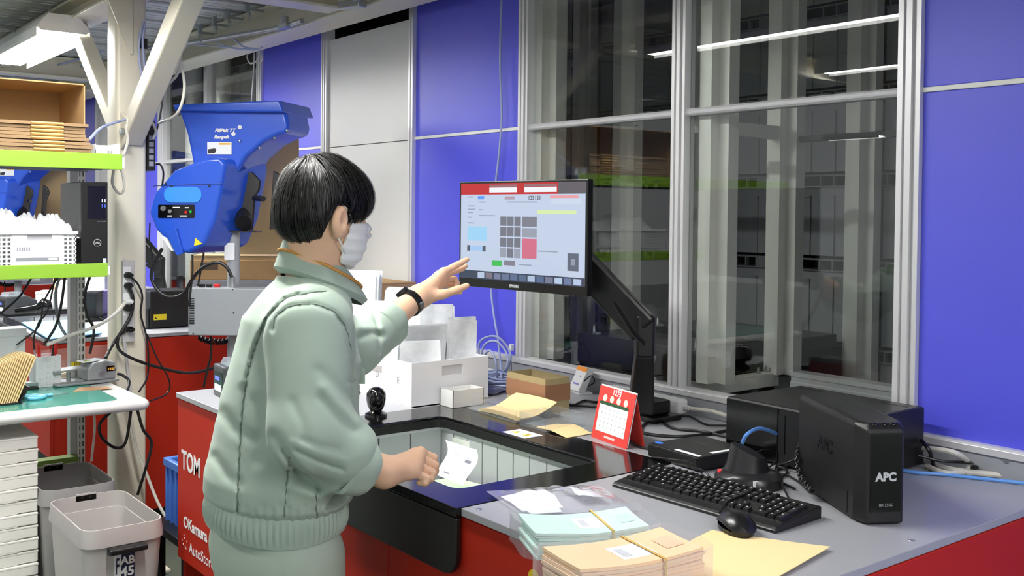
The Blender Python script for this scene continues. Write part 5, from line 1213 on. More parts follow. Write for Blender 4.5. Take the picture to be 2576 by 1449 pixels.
q = at_z(45, 982, DZ+.002); st_ = thing('stapler', 'black stapler lying at the left of the teal mat', 'stapler', (q.x, q.y, DZ+.002), 1.6)
MB().bx(-.075, .075, -.016, .016, 0, .008).build('base', BLACKP(), st_, bevel=.002); MB().box((0, 0, .026), (.15, .024, .018), Matrix.Rotation(.12, 3, 'Y')).build('magazine', STEEL(), st_, bevel=.004); MB().cyl((-.06, -.017, .018), (-.06, .017, .018), .006, n=10).build('hinge', STEEL(), st_)
q = at_z(25, 1000, DZ+.002); tag(MB().box((q.x, q.y, DZ+.003), (.10, .11, .0015), .1).build('paper_sheet', PAPER()), 'white paper sheet under the stapler', 'paper')
yb_ = at_x(60, 850, -4.46).y; hb_ = at_x(60, 826, -4.42).z-DZ
wbx = thing('white_foam_box', 'white box at the back left of the bench', 'box', (-4.47, yb_-.16, DZ+.002))
MB().bx(-.04, .04, -.20, .16, 0, hb_-.02).build('body', WHITEP(), wbx, bevel=.004); MB().bx(-.044, .044, -.204, .164, hb_-.035, hb_).build('lid', WHITEP(), wbx, bevel=.004)
# ------------------------------------------------------------------ on the shelves
zt = ZU
cy1 = at_x(214, 300, -4.16).y; ctop = at_x(214, 212, -4.16).z
cb = thing('open_shelf_carton', 'large open brown carton lying on its side on the top shelf', 'carton', (-4.33, .72, zt))
x0, x1, y0, y1 = -4.52, -4.16, .30, cy1
for nm, a_ in (('back_wall', (x0, x0+.005, y0, y1, zt, ctop)), ('side_wall', (x0, x1, y1-.005, y1, zt, ctop)), ('side_wall', (x0, x1, y0, y0+.005, zt, ctop)), ('top_wall', (x0, x1, y0, y1, ctop-.005, ctop)), ('bottom_wall', (x0, x1, y0, y1, zt-.002, zt+.003))):
    MB().bx(*a_).build(nm, CARD(), cb, True)
MB().bx(x0+.005, x0+.0065, .855, .858, zt, ctop).build('flap_joint', mat('cardboard shadow line', (.45, .34, .22), .8), cb, True)
EDGE = mat('corrugated board edge', (.60, .49, .36), .85, var=.25, scale=160, bump=.4, bscale=500)
for grp, (n_, yl, yr_, dx) in enumerate(((4, .52, at_x(230, 350, -4.05).y, .0), (5, .50, at_x(222, 330, -4.06).y, -.014))):
    base = zt+.001 if grp == 0 else zt+.001+4*.0135+.003
    for k in range(n_):
        z0_ = base+k*.0135; t = thing('folded_carton', 'flattened brown carton, %s of the %s bundle on the top shelf' % (('lowest', 'second', 'third', 'fourth', 'fifth')[k], ('lower', 'upper')[grp]), 'carton', (-4.2, (yl+yr_)/2, z0_), 0, 'flattened cartons on the top shelf')
        sh_ = RNG.uniform(-.008, .008)
        MB().bx(-4.15, -4.065+dx+sh_, yl, yr_+sh_, z0_, z0_+.0115).build('board', EDGE, t, True)
        ym = at_x(84+grp*-4, 340, -4.06).y; yn = at_x(162, 340, -4.06).y
        MB().prism([(-4.10, z0_+.0005), (-4.060+dx, z0_+.0005), (-4.052+dx, z0_+.006), (-4.060+dx, z0_+.0118), (-4.10, z0_+.0118)][::-1], ym, yn, 'y').build('glued_flap', mat('smooth kraft flap', (.86, .72, .47), .6), t, True)
a = at_x(240, 388, -4.07); b_ = at_x(302, 388, -4.07)
cw = thing('white_card_tray', 'small white card tray with a barcode at the end of the top shelf', 'tray', (-4.15, (a.y+b_.y)/2, zt+.001))
for q_ in ((-4.23, -4.07, a.y, b_.y, zt+.001, zt+.003), (-4.072, -4.07, a.y, b_.y, zt+.001, zt+.030), (-4.23, -4.228, a.y, b_.y, zt+.001, zt+.055), (-4.23, -4.07, b_.y-.002, b_.y, zt+.001, zt+.055), (-4.23, -4.07, a.y, a.y+.002, zt+.001, zt+.05)): MB().bx(*q_).build('wall', PAPER(), cw, True)
for k in range(4): MB().bx(-4.0698, -4.0692, a.y+.045+k*.004, a.y+.047+k*.004, zt+.012, zt+.026).build('barcode', INKD, cw, True)
# tower computer
zl = ZL
fy1 = at_x(270, 560, -4.075).y; ftop = at_x(270, 459, -4.075).z
tw = thing('tower_computer', 'black tower computer with a round badge on the lower shelf', 'computer', (-4.22, fy1-.048, zl))
MB().bx(-4.375, -4.085, fy1-.096, fy1, zl, ftop).build('case', mat('dark steel case', (.13, .13, .135), .35, .4), tw, True, bevel=.003)
MB().bx(-4.085, -4.072, fy1-.097, fy1+.001, zl+.001, ftop+.001).build('front_panel', mat('black textured front', (.04, .04, .042), .4, bump=.3, bscale=180), tw, True, bevel=.003)
hF = ftop-zl
MB().bx(-4.0722, -4.0712, fy1-.075, fy1-.008, zl+hF*.56, ftop-.015).build('drive_cover', BLACKG(), tw, True)
for k in range(2):
    MB().bx(-4.0713, -4.0705, fy1-.022+k*.010, fy1-.018+k*.010, zl+hF*.76, zl+hF*.80).build('usb_port', INKL, tw, True); MB().bx(-4.0713, -4.0705, fy1-.022+k*.010, fy1-.018+k*.010, zl+hF*.70, zl+hF*.74).build('usb_port', mat('blue port', (.25, .35, .75), .4), tw, True)
bc_ = Vector((-4.0718, fy1-.038, zl+hF*.28)); ring = [bc_+Vector((.0004, .0135*math.cos(t/24*6.283), .0135*math.sin(t/24*6.283))) for t in range(25)]
SLV = mat('silver lettering', (.82, .83, .84), .35, .3)
MB().tube(ring, .0009, 6).build('badge_ring', SLV, tw, True); text('DELL', .0095, frame(bc_+Vector((.0002, 0, 0)), (0, 1, 0), (0, 0, 1)), SLV, tw, bold=.0003)
text('OptiPlex 3080', .006, frame((-4.0718, fy1-.022, zl+hF*.535), (0, 1, 0), (0, 0, 1)), INKG, tw)
MB().bx(-4.0722, -4.0716, fy1-.018, fy1-.004, zl+.012, zl+.030).build('white_sticker', mat('pale sticker', (.80, .82, .90), .4), tw, True)
# basket with bubble bags
ya, yb = .42, at_x(192, 620, -4.085).y; hb = at_x(192, 583, -4.085).z-zl
bs = thing('white_basket', 'white plastic basket with square holes full of clear bags on the lower shelf', 'basket', (-4.22, (ya+yb)/2, zl))
BW = WHITEP(); xf0 = -4.085
MB().bx(-4.36, xf0, ya, yb, zl, zl+.004).build('bottom', BW, bs, True); MB().bx(-4.36, -4.356, ya, yb, zl, zl+hb).build('wall', BW, bs, True)
MB().bx(-4.36, xf0, yb-.004, yb, zl, zl+hb).build('wall', BW, bs, True); MB().bx(-4.36, xf0, ya, ya+.004, zl, zl+hb).build('wall', BW, bs, True)
ym0, ym1 = at_x(30, 620, xf0).y, at_x(157, 620, xf0).y; yg0, yg1 = at_x(68, 620, xf0).y, at_x(130, 620, xf0).y
MB().bx(xf0-.004, xf0+.003, ym0, ym1, zl, zl+hb-.04).build('front_plate', BW, bs, True, bevel=.002)
MB().bx(xf0-.004, xf0+.003, ym0, yg0, zl+hb-.04, zl+hb).build('front_plate', BW, bs, True); MB().bx(xf0-.004, xf0+.003, yg1, ym1, zl+hb-.04, zl+hb).build('front_plate', BW, bs, True); MB().bx(xf0-.010, xf0-.004, yg0, yg1, zl+hb-.045, zl+hb-.008).build('grip_recess', mat('pale grey plastic', (.80, .80, .82), .4), bs, True)
for (p0_, p1_) in ((ym1, yb), (ya, ym0)):
    lat = MB(); n_ = 8
    for i in range(n_+1):
        z_ = zl+i*(hb-.008)/n_; lat.bx(xf0-.004, xf0, p0_, p1_, z_, z_+.006)
    k = p0_; step = .0168
    while k <= p1_-.004: lat.bx(xf0-.0038, xf0-.0002, k, k+.0065, zl, zl+hb-.006); k += step
    lat.build('lattice', BW, bs, True, stuff=True)
MB().bx(xf0-.006, xf0+.008, ya-.005, yb+.006, zl+hb-.010, zl+hb+.003).build('rim', BW, bs, True, bevel=.002)
yc = (ym0+ym1)/2; MB().bx(xf0+.003, xf0+.0036, ym0+.012, ym1-.012, zl+.025, zl+.085).build('paper_label', PAPER(), bs, True)
MB().bx(xf0+.0037, xf0+.004, ym0+.012, ym1-.012, zl+.025, zl+.037).build('label_print', mat('grey print', (.55, .56, .60), .6), bs, True)
for k in range(6): MB().bx(xf0+.0037, xf0+.004, ym0+.016+k*.008, ym0+.021+k*.008, zl+.062, zl+.076).build('label_print', mat('grey print', (.55, .56, .60), .6), bs, True)
MB().bx(xf0+.0041, xf0+.0044, ym1-.05, ym1-.018, zl+.027, zl+.035).build('barcode', PAPER(), bs, True)
for i in range(5):
    c_ = Vector((-4.20-.03*(i % 2), yb-.07-i*.085, zl+hb-.025+.0*i)); t = thing('clear_bag_heap', 'crumpled clear bags in the white basket, %s from the right' % ('first', 'second', 'third', 'fourth', 'fifth')[i], 'bags', tuple(c_), 0, 'crumpled clear bags in the basket')
    ph = RNG.rand(6)*6
    def hf(u, v, ph=ph, i=i):
        a_ = (u-.5)*2; b__ = (v-.5)*2; k = max(0, 1-a_*a_)*max(0, 1-b__*b__)
        return (a_*.11, b__*.085, k**.6*(.075+.02*(i > 1))+.022*k*math.sin(9*a_+ph[0])*math.sin(8*b__+ph[1])+.012*k*math.sin(21*a_+ph[2]+9*b__))
    MB().grid(hf, 26, 22, smooth=False).build('bag_film', POLY(), t)

# ------------------------------------------------------------------ bins, trays and crate on the floor
def dustbin(label, x0, x1, y0, y1, h, m, lab):
    t = thing('waste_bin', label, 'waste bin', ((x0+x1)/2, (y0+y1)/2, 0)); w = (x1-x0)/2; d = (y1-y0)/2
    o0 = rrect(-w+.02, w-.02, -d+.018, d-.018, .04, 5); o1 = rrect(-w+.008, w-.008, -d+.008, d-.008, .045, 5); i0 = rrect(-w+.026, w-.026, -d+.024, d-.024, .036, 5); i1 = rrect(-w+.013, w-.013, -d+.013, d-.013, .04, 5)
    loops = [[(x, y, .0) for x, y in [(a*.86, b*.86) for a, b in o0]], [(x, y, h-.055) for x, y in o1], [(x, y, h-.055) for x, y in i1], [(x, y, .012) for x, y in [(a*.86, b*.86) for a, b in i0]]]
    skin(loops, True, True).build('body', m, t, sharp=35)
    ro = rrect(-w, w, -d, d, .055, 6); rm = rrect(-w+.006, w-.006, -d+.006, d-.006, .05, 6); ri = rrect(-w+.01, w-.01, -d+.01, d-.01, .048, 6)
    r0 = [[(x, y, h-.058) for x, y in ro], [(x, y, h-.050) for x, y in ro], [(x, y, h) for x, y in rm], [(x, y, h) for x, y in ri], [(x, y, h-.055) for x, y in ri], [(x, y, h-.058) for x, y in ro]]
    skin(r0, True, False).build('rim', m, t, sharp=35)
    MB().bx(-w+.004, -w+.010, -.035, .035, h-.02, h+.006).build('hinge_plate', m, t)
    for yy in (-.014, .014): MB().cyl((-w+.0105, yy, h-.007), (-w+.0115, yy, h-.007), .004, n=10).build('hinge_hole', INKD, t)
    MB().prism([(w-.004, h-.085), (w+.035, h-.078), (w+.035, h-.062), (w+.018, h-.058), (w-.004, h-.060)], -.06, .06, 'y').build('handle', BLACKP(), t, bevel=.004)
    if lab:
        xx = w-.012; ix = w-.002
        def onf(b): b.v = [(v[0]-(h-.055-v[2])*.052, v[1], v[2]) for v in b.v]; return b
        onf(MB().bx(ix-.006, ix-.0005, -.035, .03, h-.195, h-.078)).build('label', PAPER(), t); onf(MB().bx(ix-.006, ix+.0003, -.014, .029, h-.185, h-.080)).build('label_print', mat('navy print', (.12, .15, .28), .5), t)
        for s_, z_, sz in (('AB', h-.113, .036), ('45', h-.150, .044)): text(s_, sz, root_matrix(t) @ frame((ix+.0012-(h-.055-z_)*.052, .006, z_), (0, 1, 0), (.052, 0, 1)), LW, t, bold=.0012)
        onf(MB().bx(ix-.006, ix+.0008, -.008, .024, h-.184, h-.172)).build('barcode', PAPER(), t)
        text('F', .075, root_matrix(t) @ frame((ix+.0010-(h-.055-(h-.13))*.052, -.026, h-.13), (0, 1, 0), (.052, 0, 1)), mat('navy print', (.12, .15, .28), .5), t, bold=.0008, squash=.34)
    return t
dustbin('warm grey open waste bin with a number label, nearest the counter', -3.815, -3.352, .91, 1.182, .55, mat('warm grey bin plastic', (.76, .74, .73), .4, var=.02), True)
dustbin('darker grey open waste bin under the bench', -4.33, -3.925, .925, 1.20, .55, mat('mid grey bin plastic', (.62, .61, .60), .42, var=.02), False)
yT = at_x(97, 1250, -3.99).y; WT = mat('warm white tray plastic', (.95, .94, .91), .45, var=.02)
tp_ = thing('stacked_tray', 't', 'tray', (-4.19, yT-.21, 0), 0, 'white trays stacked under the bench')
th = .0468
MB().bx(-.2, .199, -.21, .2085, .001, th-.008).build('tray_wall', WT, tp_, bevel=.004); MB().bx(-.2, .2, -.21, .21, th-.012, th-.002).build('tray_rim', WT, tp_, bevel=.003)
MB().prism([(.02, .0), (.14, .0), (.14, .006), (.10, .012), (.02, .004)], .1955, .1985, 'x').build('grip', WT, tp_)
ords = ['lowest', 'second', 'third', 'fourth', 'fifth', 'sixth', 'seventh', 'eighth', 'ninth', 'tenth', 'eleventh', 'twelfth', 'thirteenth', 'fourteenth', 'fifteenth', 'sixteenth']
for k in range(16):
    lb = 'warm white plastic tray under the bench, %s from the floor' % ords[k] if k else 'warm white plastic tray under the bench, lowest of the stack'
    dx = RNG.uniform(-.004, .004)
    if k == 0: tp_['label'] = lb
    else: copy_tree(tp_, None, (-4.19+dx, yT-.21+RNG.uniform(-.002, .002), k*th), 0, lb)
crt = thing('blue_crate', 'blue plastic crate on a low black platform behind the counter end', 'crate', (-3.6, 1.55, .43))
cp = at_x(410, 1150, -3.75); cz1 = cp.z; cy0 = cp.y; BC = mat('blue crate plastic', (.30, .48, .80), .35, var=.03)
cz0 = at_x(408, 1305, -3.75).z
MB().rring([(-3.75, cy0), (-3.45, cy0), (-3.45, cy0+.5), (-3.75, cy0+.5)], [(-3.73, cy0+.02), (-3.47, cy0+.02), (-3.47, cy0+.48), (-3.73, cy0+.48)], cz1-.03, cz1).build('rim', BC, crt, True, bevel=.004)
MB().rring([(-3.74, cy0+.012), (-3.46, cy0+.012), (-3.46, cy0+.49), (-3.74, cy0+.49)], [(-3.73, cy0+.02), (-3.47, cy0+.02), (-3.47, cy0+.48), (-3.73, cy0+.48)], cz0, cz1-.03).build('wall', BC, crt, True)
for k in range(6): MB().bx(-3.735+k*.05, -3.725+k*.05, cy0+.004, cy0+.014, cz0, cz1-.03).build('wall_rib', BC, crt, True)
MB().bx(-3.73, -3.47, cy0+.02, cy0+.48, cz0, cz0+.006).build('bottom', BC, crt, True)
pf = thing('low_platform', 'low black platform carrying the blue crate', 'platform', (-3.6, 1.55, 0))
MB().bx(-3.78, -3.42, cy0-.04, cy0+.55, cz0-.03, cz0-.001).build('deck', BLACKP(), pf, True, bevel=.004)
for xx in (-3.755, -3.445):
    for yy in (cy0-.015, cy0+.525): MB().bx(xx-.02, xx+.02, yy-.02, yy+.02, 0, cz0-.03).build('leg', BLACKP(), pf, True)

# ------------------------------------------------------------------ fittings and leads on the column
XC = CX1
a = at_x(304, 655, XC); b_ = at_x(334, 858, XC)
os_ = thing('outlet_strip', 'grey outlet strip with plugs fixed upright on the column', 'outlet strip', (XC, (a.y+b_.y)/2, b_.z))
MB().bx(XC, XC+.028, a.y, b_.y, b_.z, a.z).build('body', mat('light grey plastic', (.74, .74, .74), .4), os_, True, bevel=.004)
for py in (680, 708, 745, 785, 825):
    q = at_x(319, py, XC+.028); MB().bx(XC+.027, XC+.029, q.y-.016, q.y+.016, q.z-.015, q.z+.015).build('socket', WHITEP(), os_, True)
for px, py, m_ in ((318, 692, BLACKP()), (318, 718, BLACKP()), (318, 758, WHITEP()), (316, 775, BLACKP()), (322, 828, BLACKG())):
    q = at_x(px, py, XC+.029); MB().loft([(q, .013), (q+Vector((.022, .006, 0)), .014), (q+Vector((.035, .014, 0)), .007)], 12).build('plug', m_, os_, True)
MB().cyl(at_x(313, 653, XC), at_x(313, 653, XC+.01), .006, n=12).build('mount_ear', mat('light grey plastic', (.74, .74, .74), .4), os_, True)
nsw = thing('network_switch', 'black network switch strapped behind the column', 'network switch', (-4.50, 1.50, 1.78))
q0 = at_x(382, 305, -4.47).z; q1 = at_x(382, 430, -4.47).z
MB().bx(-4.56, -4.45, 1.477, 1.512, q1, q0).build('case', BLACKP(), nsw, True, bevel=.003)
for k in range(5): MB().bx(-4.4502, -4.4492, 1.484, 1.504, q1+.02+k*.028, q1+.04+k*.028).build('port', INKG, nsw, True)
def cx(pts, x=-4.40, dx=0): return [at_x(p[0], p[1], p[2] if len(p) > 2 else x) for p in pts]
W_ = CABLEW(); G_ = CABLEG(); K_ = CABLEB()
for pts, r_, m_, lb in (
    ([(322, 692, -4.41), (345, 712), (358, 745), (354, 790), (368, 845), (373, 900), (370, 950), (350, 985, -4.2)], .0042, K_, 'thin black lead running down the right side of the column'),
    ([(322, 720, -4.41), (334, 748), (330, 790), (305, 835), (280, 872), (266, 900, -4.3)], .0072, K_, 'thick black lead from the outlet strip to the bench'),
    ([(318, 758, -4.41), (290, 790, -4.38), (240, 822, -4.35), (180, 842, -4.35), (118, 868, -4.33)], .0072, W_, 'thick white lead sagging from the outlet strip across the bench'),
    ([(322, 828, -4.41), (298, 848), (300, 880), (338, 904), (400, 924, -4.45), (470, 938, -4.5), (530, 928, -4.6), (585, 905, -4.7)], .0068, K_, 'thick black lead sagging from the column towards the machine'),
    ([(370, 840), (392, 895), (425, 955), (420, 990), (378, 1009, -4.2)], .0035, K_, 'thin black lead looping beside the column above the bench end'),
    ([(286, 1030, -4.2), (252, 1065, -4.2), (256, 1100, -4.2), (290, 1126, -4.2), (316, 1112, -4.2), (330, 1030, -4.2)], .0062, K_, 'black lead hanging in a loop under the bench end'),
    ([(345, 1030, -4.2), (360, 1080, -4.2), (381, 1115, -4.2), (366, 1180, -4.2), (346, 1245, -4.2)], .0062, K_, 'black lead hanging down in front of the column foot'),
    ([(328, 1030, -4.35), (342, 1120, -4.35), (370, 1195, -4.3), (400, 1270, -4.2), (440, 1340, -4.0)], .0062, W_, 'white lead hanging down past the column foot'),
    ([(236, 1030, -4.45), (238, 1080, -4.45), (230, 1160, -4.45)], .005, W_, 'white lead hanging beside the slotted upright'),
    ([(300, 1022, -4.1), (325, 965, -4.25), (310, 945, -4.3), (296, 940, -4.32)], .006, K_, 'black lead of the foot switch going over the bench end'),
    ([(310, 835, -4.42), (320, 920, -4.44), (330, 1000, -4.44), (318, 1035, -4.42)], .007, mat('pale grey conduit', (.78, .77, .78), .4), 'pale grey conduit running down the column behind the bench'),
    ([(474, -20, -4.1), (470, 100, -4.1), (454, 140, -4.1), (464, 220, -4.1), (446, 285, -4.15), (400, 310, -4.4)], .0062, W_, 'flat white lead hanging from the brace above the machine'),
    ([(446, 95, -4.15), (449, 175, -4.15), (430, 205, -4.2), (405, 222, -4.3)], .006, W_, 'white lead curving behind the knee brace'),
    ([(362, 55, -4.43), (352, 90, -4.43), (350, 140, -4.43), (360, 215, -4.42)], .0055, G_, 'grey blue network lead clipped high on the column'),
    ([(365, 58, -4.43), (359, 100, -4.43), (362, 150, -4.43), (367, 200, -4.42)], .0055, G_, 'second grey blue network lead beside the brace'),
    ([(412, 225, -4.5), (403, 290, -4.5), (390, 345, -4.5), (384, 375, -4.5)], .004, K_, 'thin black lead dropping to the network switch'),
    ([(392, 412, -4.45), (404, 415, -4.45), (411, 435, -4.45), (408, 470, -4.5)], .0042, K_, 'short black power lead leaving the network switch'),
    ([(224, 352, -4.2), (255, 322, -4.25), (300, 305, -4.35), (322, 302, -4.39), (328, 318, -4.39)], .006, G_, 'grey blue network lead bridging from the shelf to the column'),
    ([(340, 290, -4.36), (318, 320, -4.37), (322, 352, -4.37), (312, 390, -4.37)], .006, W_, 'white lead looped round the brace bolt'),
    ([(286, 428, -4.2), (283, 462, -4.2), (300, 487, -4.2), (312, 475, -4.2), (309, 440, -4.2), (303, 425, -4.2)], .0055, W_, 'white loop of lead hanging off the top shelf end'),
    ([(380, 300, -4.46), (392, 330, -4.44), (385, 350, -4.44)], .006, W_, 'white lead bundled over the network switch'),
    ([(377, 560, -4.6), (376, 610, -4.6), (384, 650, -4.6), (378, 700, -4.6)], .0035, K_, 'thin black lead hanging between column and machine'),
    ([(84, 690, -4.4), (50, 745, -4.4), (0, 790, -4.4)], .0045, K_, 'black lead slanting down from the lower shelf to the left'),
    ([(150, 690, -4.4), (110, 760, -4.4), (98, 820, -4.4), (42, 868, -4.4)], .0035, K_, 'thin black lead under the lower shelf ending at the envelopes'),
    ([(164, 690, -4.4), (155, 760, -4.4), (140, 820, -4.4), (110, 868, -4.4)], .0055, K_, 'black lead from the lower shelf down to the pen stand'),
    ([(140, 690, -4.4), (120, 780, -4.4), (98, 810, -4.4), (85, 850, -4.4), (86, 880, -4.4)], .0035, K_, 'thin black lead hanging left of the pen stand'),
    ([(152, 690, -4.45), (140, 740, -4.45), (148, 810, -4.45), (170, 850, -4.45)], .006, mat('grey cable', (.55, .56, .58), .45), 'grey lead hanging under the lower shelf'),
    ([(228, 690, -4.5), (214, 740, -4.5), (218, 790, -4.5), (236, 830, -4.5), (226, 890, -4.5)], .006, K_, 'black lead hanging beside the slotted upright')):
    cable('lead', cx(pts), r_, m_, lb)
# ================================================================== the worker
def K(px, py, d): return vn(at_d(px, py, d))
CAMn = vn(CAM); CRn, CUn, CFn = vn(CR), vn(CU), vn(CF)
def to_px(P):
    q = P-CAMn; z = q@CFn; return 1288+FPX*(q@CRn)/z, PPY-FPX*(q@CUn)/z, z
def poly_dist(P, pts, dmax=None):
    x, y, z = to_px(P); d = np.full(x.shape, 1e9)
    for (ax, ay), (bx, by) in zip(pts, pts[1:]):
        vx, vy = bx-ax, by-ay; t = np.clip(((x-ax)*vx+(y-ay)*vy)/(vx*vx+vy*vy), 0, 1); d = np.minimum(d, np.hypot(x-ax-t*vx, y-ay-t*vy))
    return d, z
def rip(P, seed, n=10, f0=14, f1=40, aniso=(1, 1, .5)):
    r = np.random.RandomState(seed); o = np.zeros(P.shape[:-1])
    for i in range(n):
        k = r.normal(size=3)*np.array(aniso); k /= np.linalg.norm(k); f = f0+(f1-f0)*r.rand(); o += np.sin(P@k*f+r.rand()*6.28)/(.6+f/f0)
    return o/n*2
SKIN = mat('warm skin', (.90, .735, .61), .5, spec=.4, var=.05, scale=30, bump=.06, bscale=500, sss=.12)
CLOTH = mat('sage green work cloth', (.66, .73, .675), .78, spec=.2, var=.03, scale=18, bump=.06, bscale=1400, sheen=.15)
HC = K(815, 522, 2.25)
BASE = Vector((HC[0]-.05, HC[1]-.07, 0))
hr = np.array((1.0, .04, 0)); hr /= np.linalg.norm(hr); hf_ = np.array((-.04, 1, -.10)); hf_ -= hr*(hf_@hr); hf_ /= np.linalg.norm(hf_); hu = np.cross(hr, hf_)
RH = np.stack([hr, hf_, hu], 1)
def hl(r_, f_, u_): return HC+hr*r_+hf_*f_+hu*u_
NB = K(790, 672, 2.27)
def head_f(P):
    d = sd_ell(P, hl(0, -.008, .022), (.074, .094, .092), RH)
    d = smin(d, sd_ell(P, hl(0, .03, -.045), (.056, .062, .078), RH), .05)
    d = smin(d, sd_ell(P, hl(0, .068, -.095), (.026, .022, .02), RH), .03)
    d = smin(d, sd_cone(P, hl(0, .092, -.012), hl(0, .112, -.044), .007, .012), .018)
    for s in (-1, 1):
        d = smax(d, -sd_ell(P, hl(s*.032, .097, -.008), (.018, .014, .011), RH), .012)
        d = smin(d, sd_ell(P, hl(s*.032, .079, -.008), (.012, .012, .010), RH), .003)
        d = smin(d, sd_ell(P, hl(s*.03, .088, .012), (.02, .008, .006), RH), .012)
        ear = sd_ell(P, hl(s*.079, -.004, -.030), (.011, .020, .036), RH)
        ear = smin(ear, sd_ell(P, hl(s*.076, .002, -.056), (.008, .010, .012), RH), .010)
        ear = smax(ear, -sd_ell(P, hl(s*.090, .004, -.026), (.009, .011, .019), RH), .005)
        d = smin(d, ear, .008)
    d = smin(d, sd_ell(P, hl(0, .088, -.066), (.024, .014, .009), RH), .012)
    neck = sd_cone(P, hl(0, -.024, -.055), NB+np.array((0, -.008, -.05)), .053, .056)
    neck = smin(neck, sd_cone(P, hl(0, .0, -.09), NB+np.array((0, .012, -.05)), .043, .046), .03)
    return smin(d, neck, .03)
RS = K(780, 818, 2.13); RE = K(778, 1085, 2.08); RC = K(893, 1158, 2.11); RWp = K(968, 1188, 2.15)
LS = RS+np.array((-.325, .14, -.03)); LE = K(885, 872, 2.60); LC = K(962, 818, 2.715); LWp = K(1052, 748, 2.82)
def hand_f(P, wrist, fore, mcp, fingers, thumb, rw=.029, nails=False):
    d = sd_cone(P, fore, wrist, .040, rw)
    pal = None
    for m in mcp:
        c = sd_cone(P, wrist, m, .020, .0125); pal = c if pal is None else smin(pal, c, .022)
    for a, b in zip(mcp, mcp[1:]): pal = smin(pal, sd_cone(P, a*.82+wrist*.18, b*.82+wrist*.18, .0125, .0125), .012)
    d = smin(d, pal, .022)
    for m, f in zip(mcp, fingers):
        pts = [m]+list(f); rr = [.0105, .0095, .0085, .0072]
        fd = None
        for a, b, r1, r2 in zip(pts, pts[1:], rr, rr[1:]):
            c = sd_cone(P, a, b, r1, r2); fd = c if fd is None else smin(fd, c, .003)
        d = smin(d, fd, .0032); d = smin(d, sd_ell(P, m, (.0115, .0115, .0115)), .006)
    td = None
    for a, b, r1, r2 in zip(thumb, thumb[1:], (.018, .0125, .0108), (.0125, .0108, .0085)):
        c = sd_cone(P, a, b, r1, r2); td = c if td is None else smin(td, c, .006)
    return smin(d, td, .014)
o_ = -.052
RM = [K(1058, 1138, 2.30+o_), K(1052, 1150, 2.28+o_), K(1048, 1168, 2.262+o_), K(1042, 1188, 2.243+o_)]
RF = [[K(1091, 1152, 2.318+o_), K(1090, 1174, 2.325+o_), K(1072, 1180, 2.325+o_)], [K(1094, 1171, 2.30+o_), K(1091, 1190, 2.302+o_), K(1073, 1194, 2.30+o_)],
      [K(1088, 1190, 2.28+o_), K(1084, 1204, 2.275+o_), K(1067, 1206, 2.275+o_)], [K(1073, 1204, 2.256+o_), K(1070, 1214, 2.252+o_), K(1055, 1214, 2.255+o_)]]
RT = [K(990, 1178, 2.22+o_), K(1035, 1178, 2.30+o_), K(1070, 1182, 2.325+o_), K(1095, 1186, 2.33+o_)]
LM = [K(1116, 684, 2.885), K(1119, 692, 2.908), K(1117, 704, 2.928), K(1110, 716, 2.945)]
LF = [[K(1146, 668, 2.912), K(1162, 660, 2.93), K(1175, 653, 2.945)], [K(1150, 680, 2.945), K(1163, 675, 2.96), K(1171, 669, 2.968)],
      [K(1143, 702, 2.955), K(1150, 714, 2.945), K(1144, 722, 2.93)], [K(1136, 718, 2.97), K(1150, 728, 2.965), K(1158, 735, 2.95)]]
LT = [K(1075, 748, 2.83), K(1116, 740, 2.845), K(1148, 730, 2.862), K(1174, 719, 2.878)]
def join_pts(parts):
    V = []; Q = []; b = 0
    for v, q in parts: V.append(v); Q.append(q+b); b += len(v)
    return np.concatenate(V), np.concatenate(Q)
def smooth_pts(V, Q, n=1):
    for _ in range(n):
        A = np.zeros_like(V); c = np.zeros(len(V))
        for k in range(4):
            a, b = Q[:, k], Q[:, (k+1) % 4]; np.add.at(A, a, V[b]); np.add.at(A, b, V[a]); np.add.at(c, a, 1); np.add.at(c, b, 1)
        V = .5*V+.5*A/np.maximum(c, 1)[:, None]
    return V
PV = K(695, 1310, 2.29)
HJ = {s: PV+np.array((s*.095, 0, -.06)) for s in (-1, 1)}
KN = {s: np.array((PV[0]+s*.10, PV[1]+.03, .47)) for s in (-1, 1)}; AN = {s: np.array((PV[0]+s*.11, PV[1]-.01, .09)) for s in (-1, 1)}
def core_f(P):
    d = sd_cone(P, PV, (NB+PV)/2, .11, .10); d = smin(d, sd_cone(P, (NB+PV)/2, NB+np.array((0, -.02, -.10)), .10, .09), .08)
    for sh, el, wr in ((RS, RE, RC), (LS, LE, LC)):
        d = smin(d, sd_cone(P, NB+np.array((0, 0, -.09)), sh, .06, .045), .05); d = smin(d, sd_cone(P, sh, el, .045, .038), .03); d = smin(d, sd_cone(P, el, wr, .038, .030), .03)
    for s in (-1, 1):
        d = smin(d, sd_cone(P, HJ[s], KN[s], .075, .05), .05); d = smin(d, sd_cone(P, KN[s], AN[s], .05, .035), .04)
        d = smin(d, sd_cone(P, AN[s]+np.array((0, -.03, -.045)), AN[s]+np.array((0, .14, -.06)), .032, .026), .03)
    return d
parts = []
v, q = mesh_field(head_f, HC-.17+np.array((0, 0, -.07)), HC+.17, .0035); parts.append((smooth_pts(v, q, 1), q))
v, q = mesh_field(lambda P: hand_f(P, RWp, RC+(RE-RC)*.25, RM, RF, RT), np.minimum(RC, RM[3])-.09, np.maximum(RC, RF[0][0])+.10, .0026); parts.append((smooth_pts(v, q, 1), q))
v, q = mesh_field(lambda P: hand_f(P, LWp, LC+(LE-LC)*.25, LM, LF, LT), np.minimum(LC, LF[0][2])-.10, np.maximum(LC, LF[0][2])+.10, .0026); parts.append((smooth_pts(v, q, 1), q))
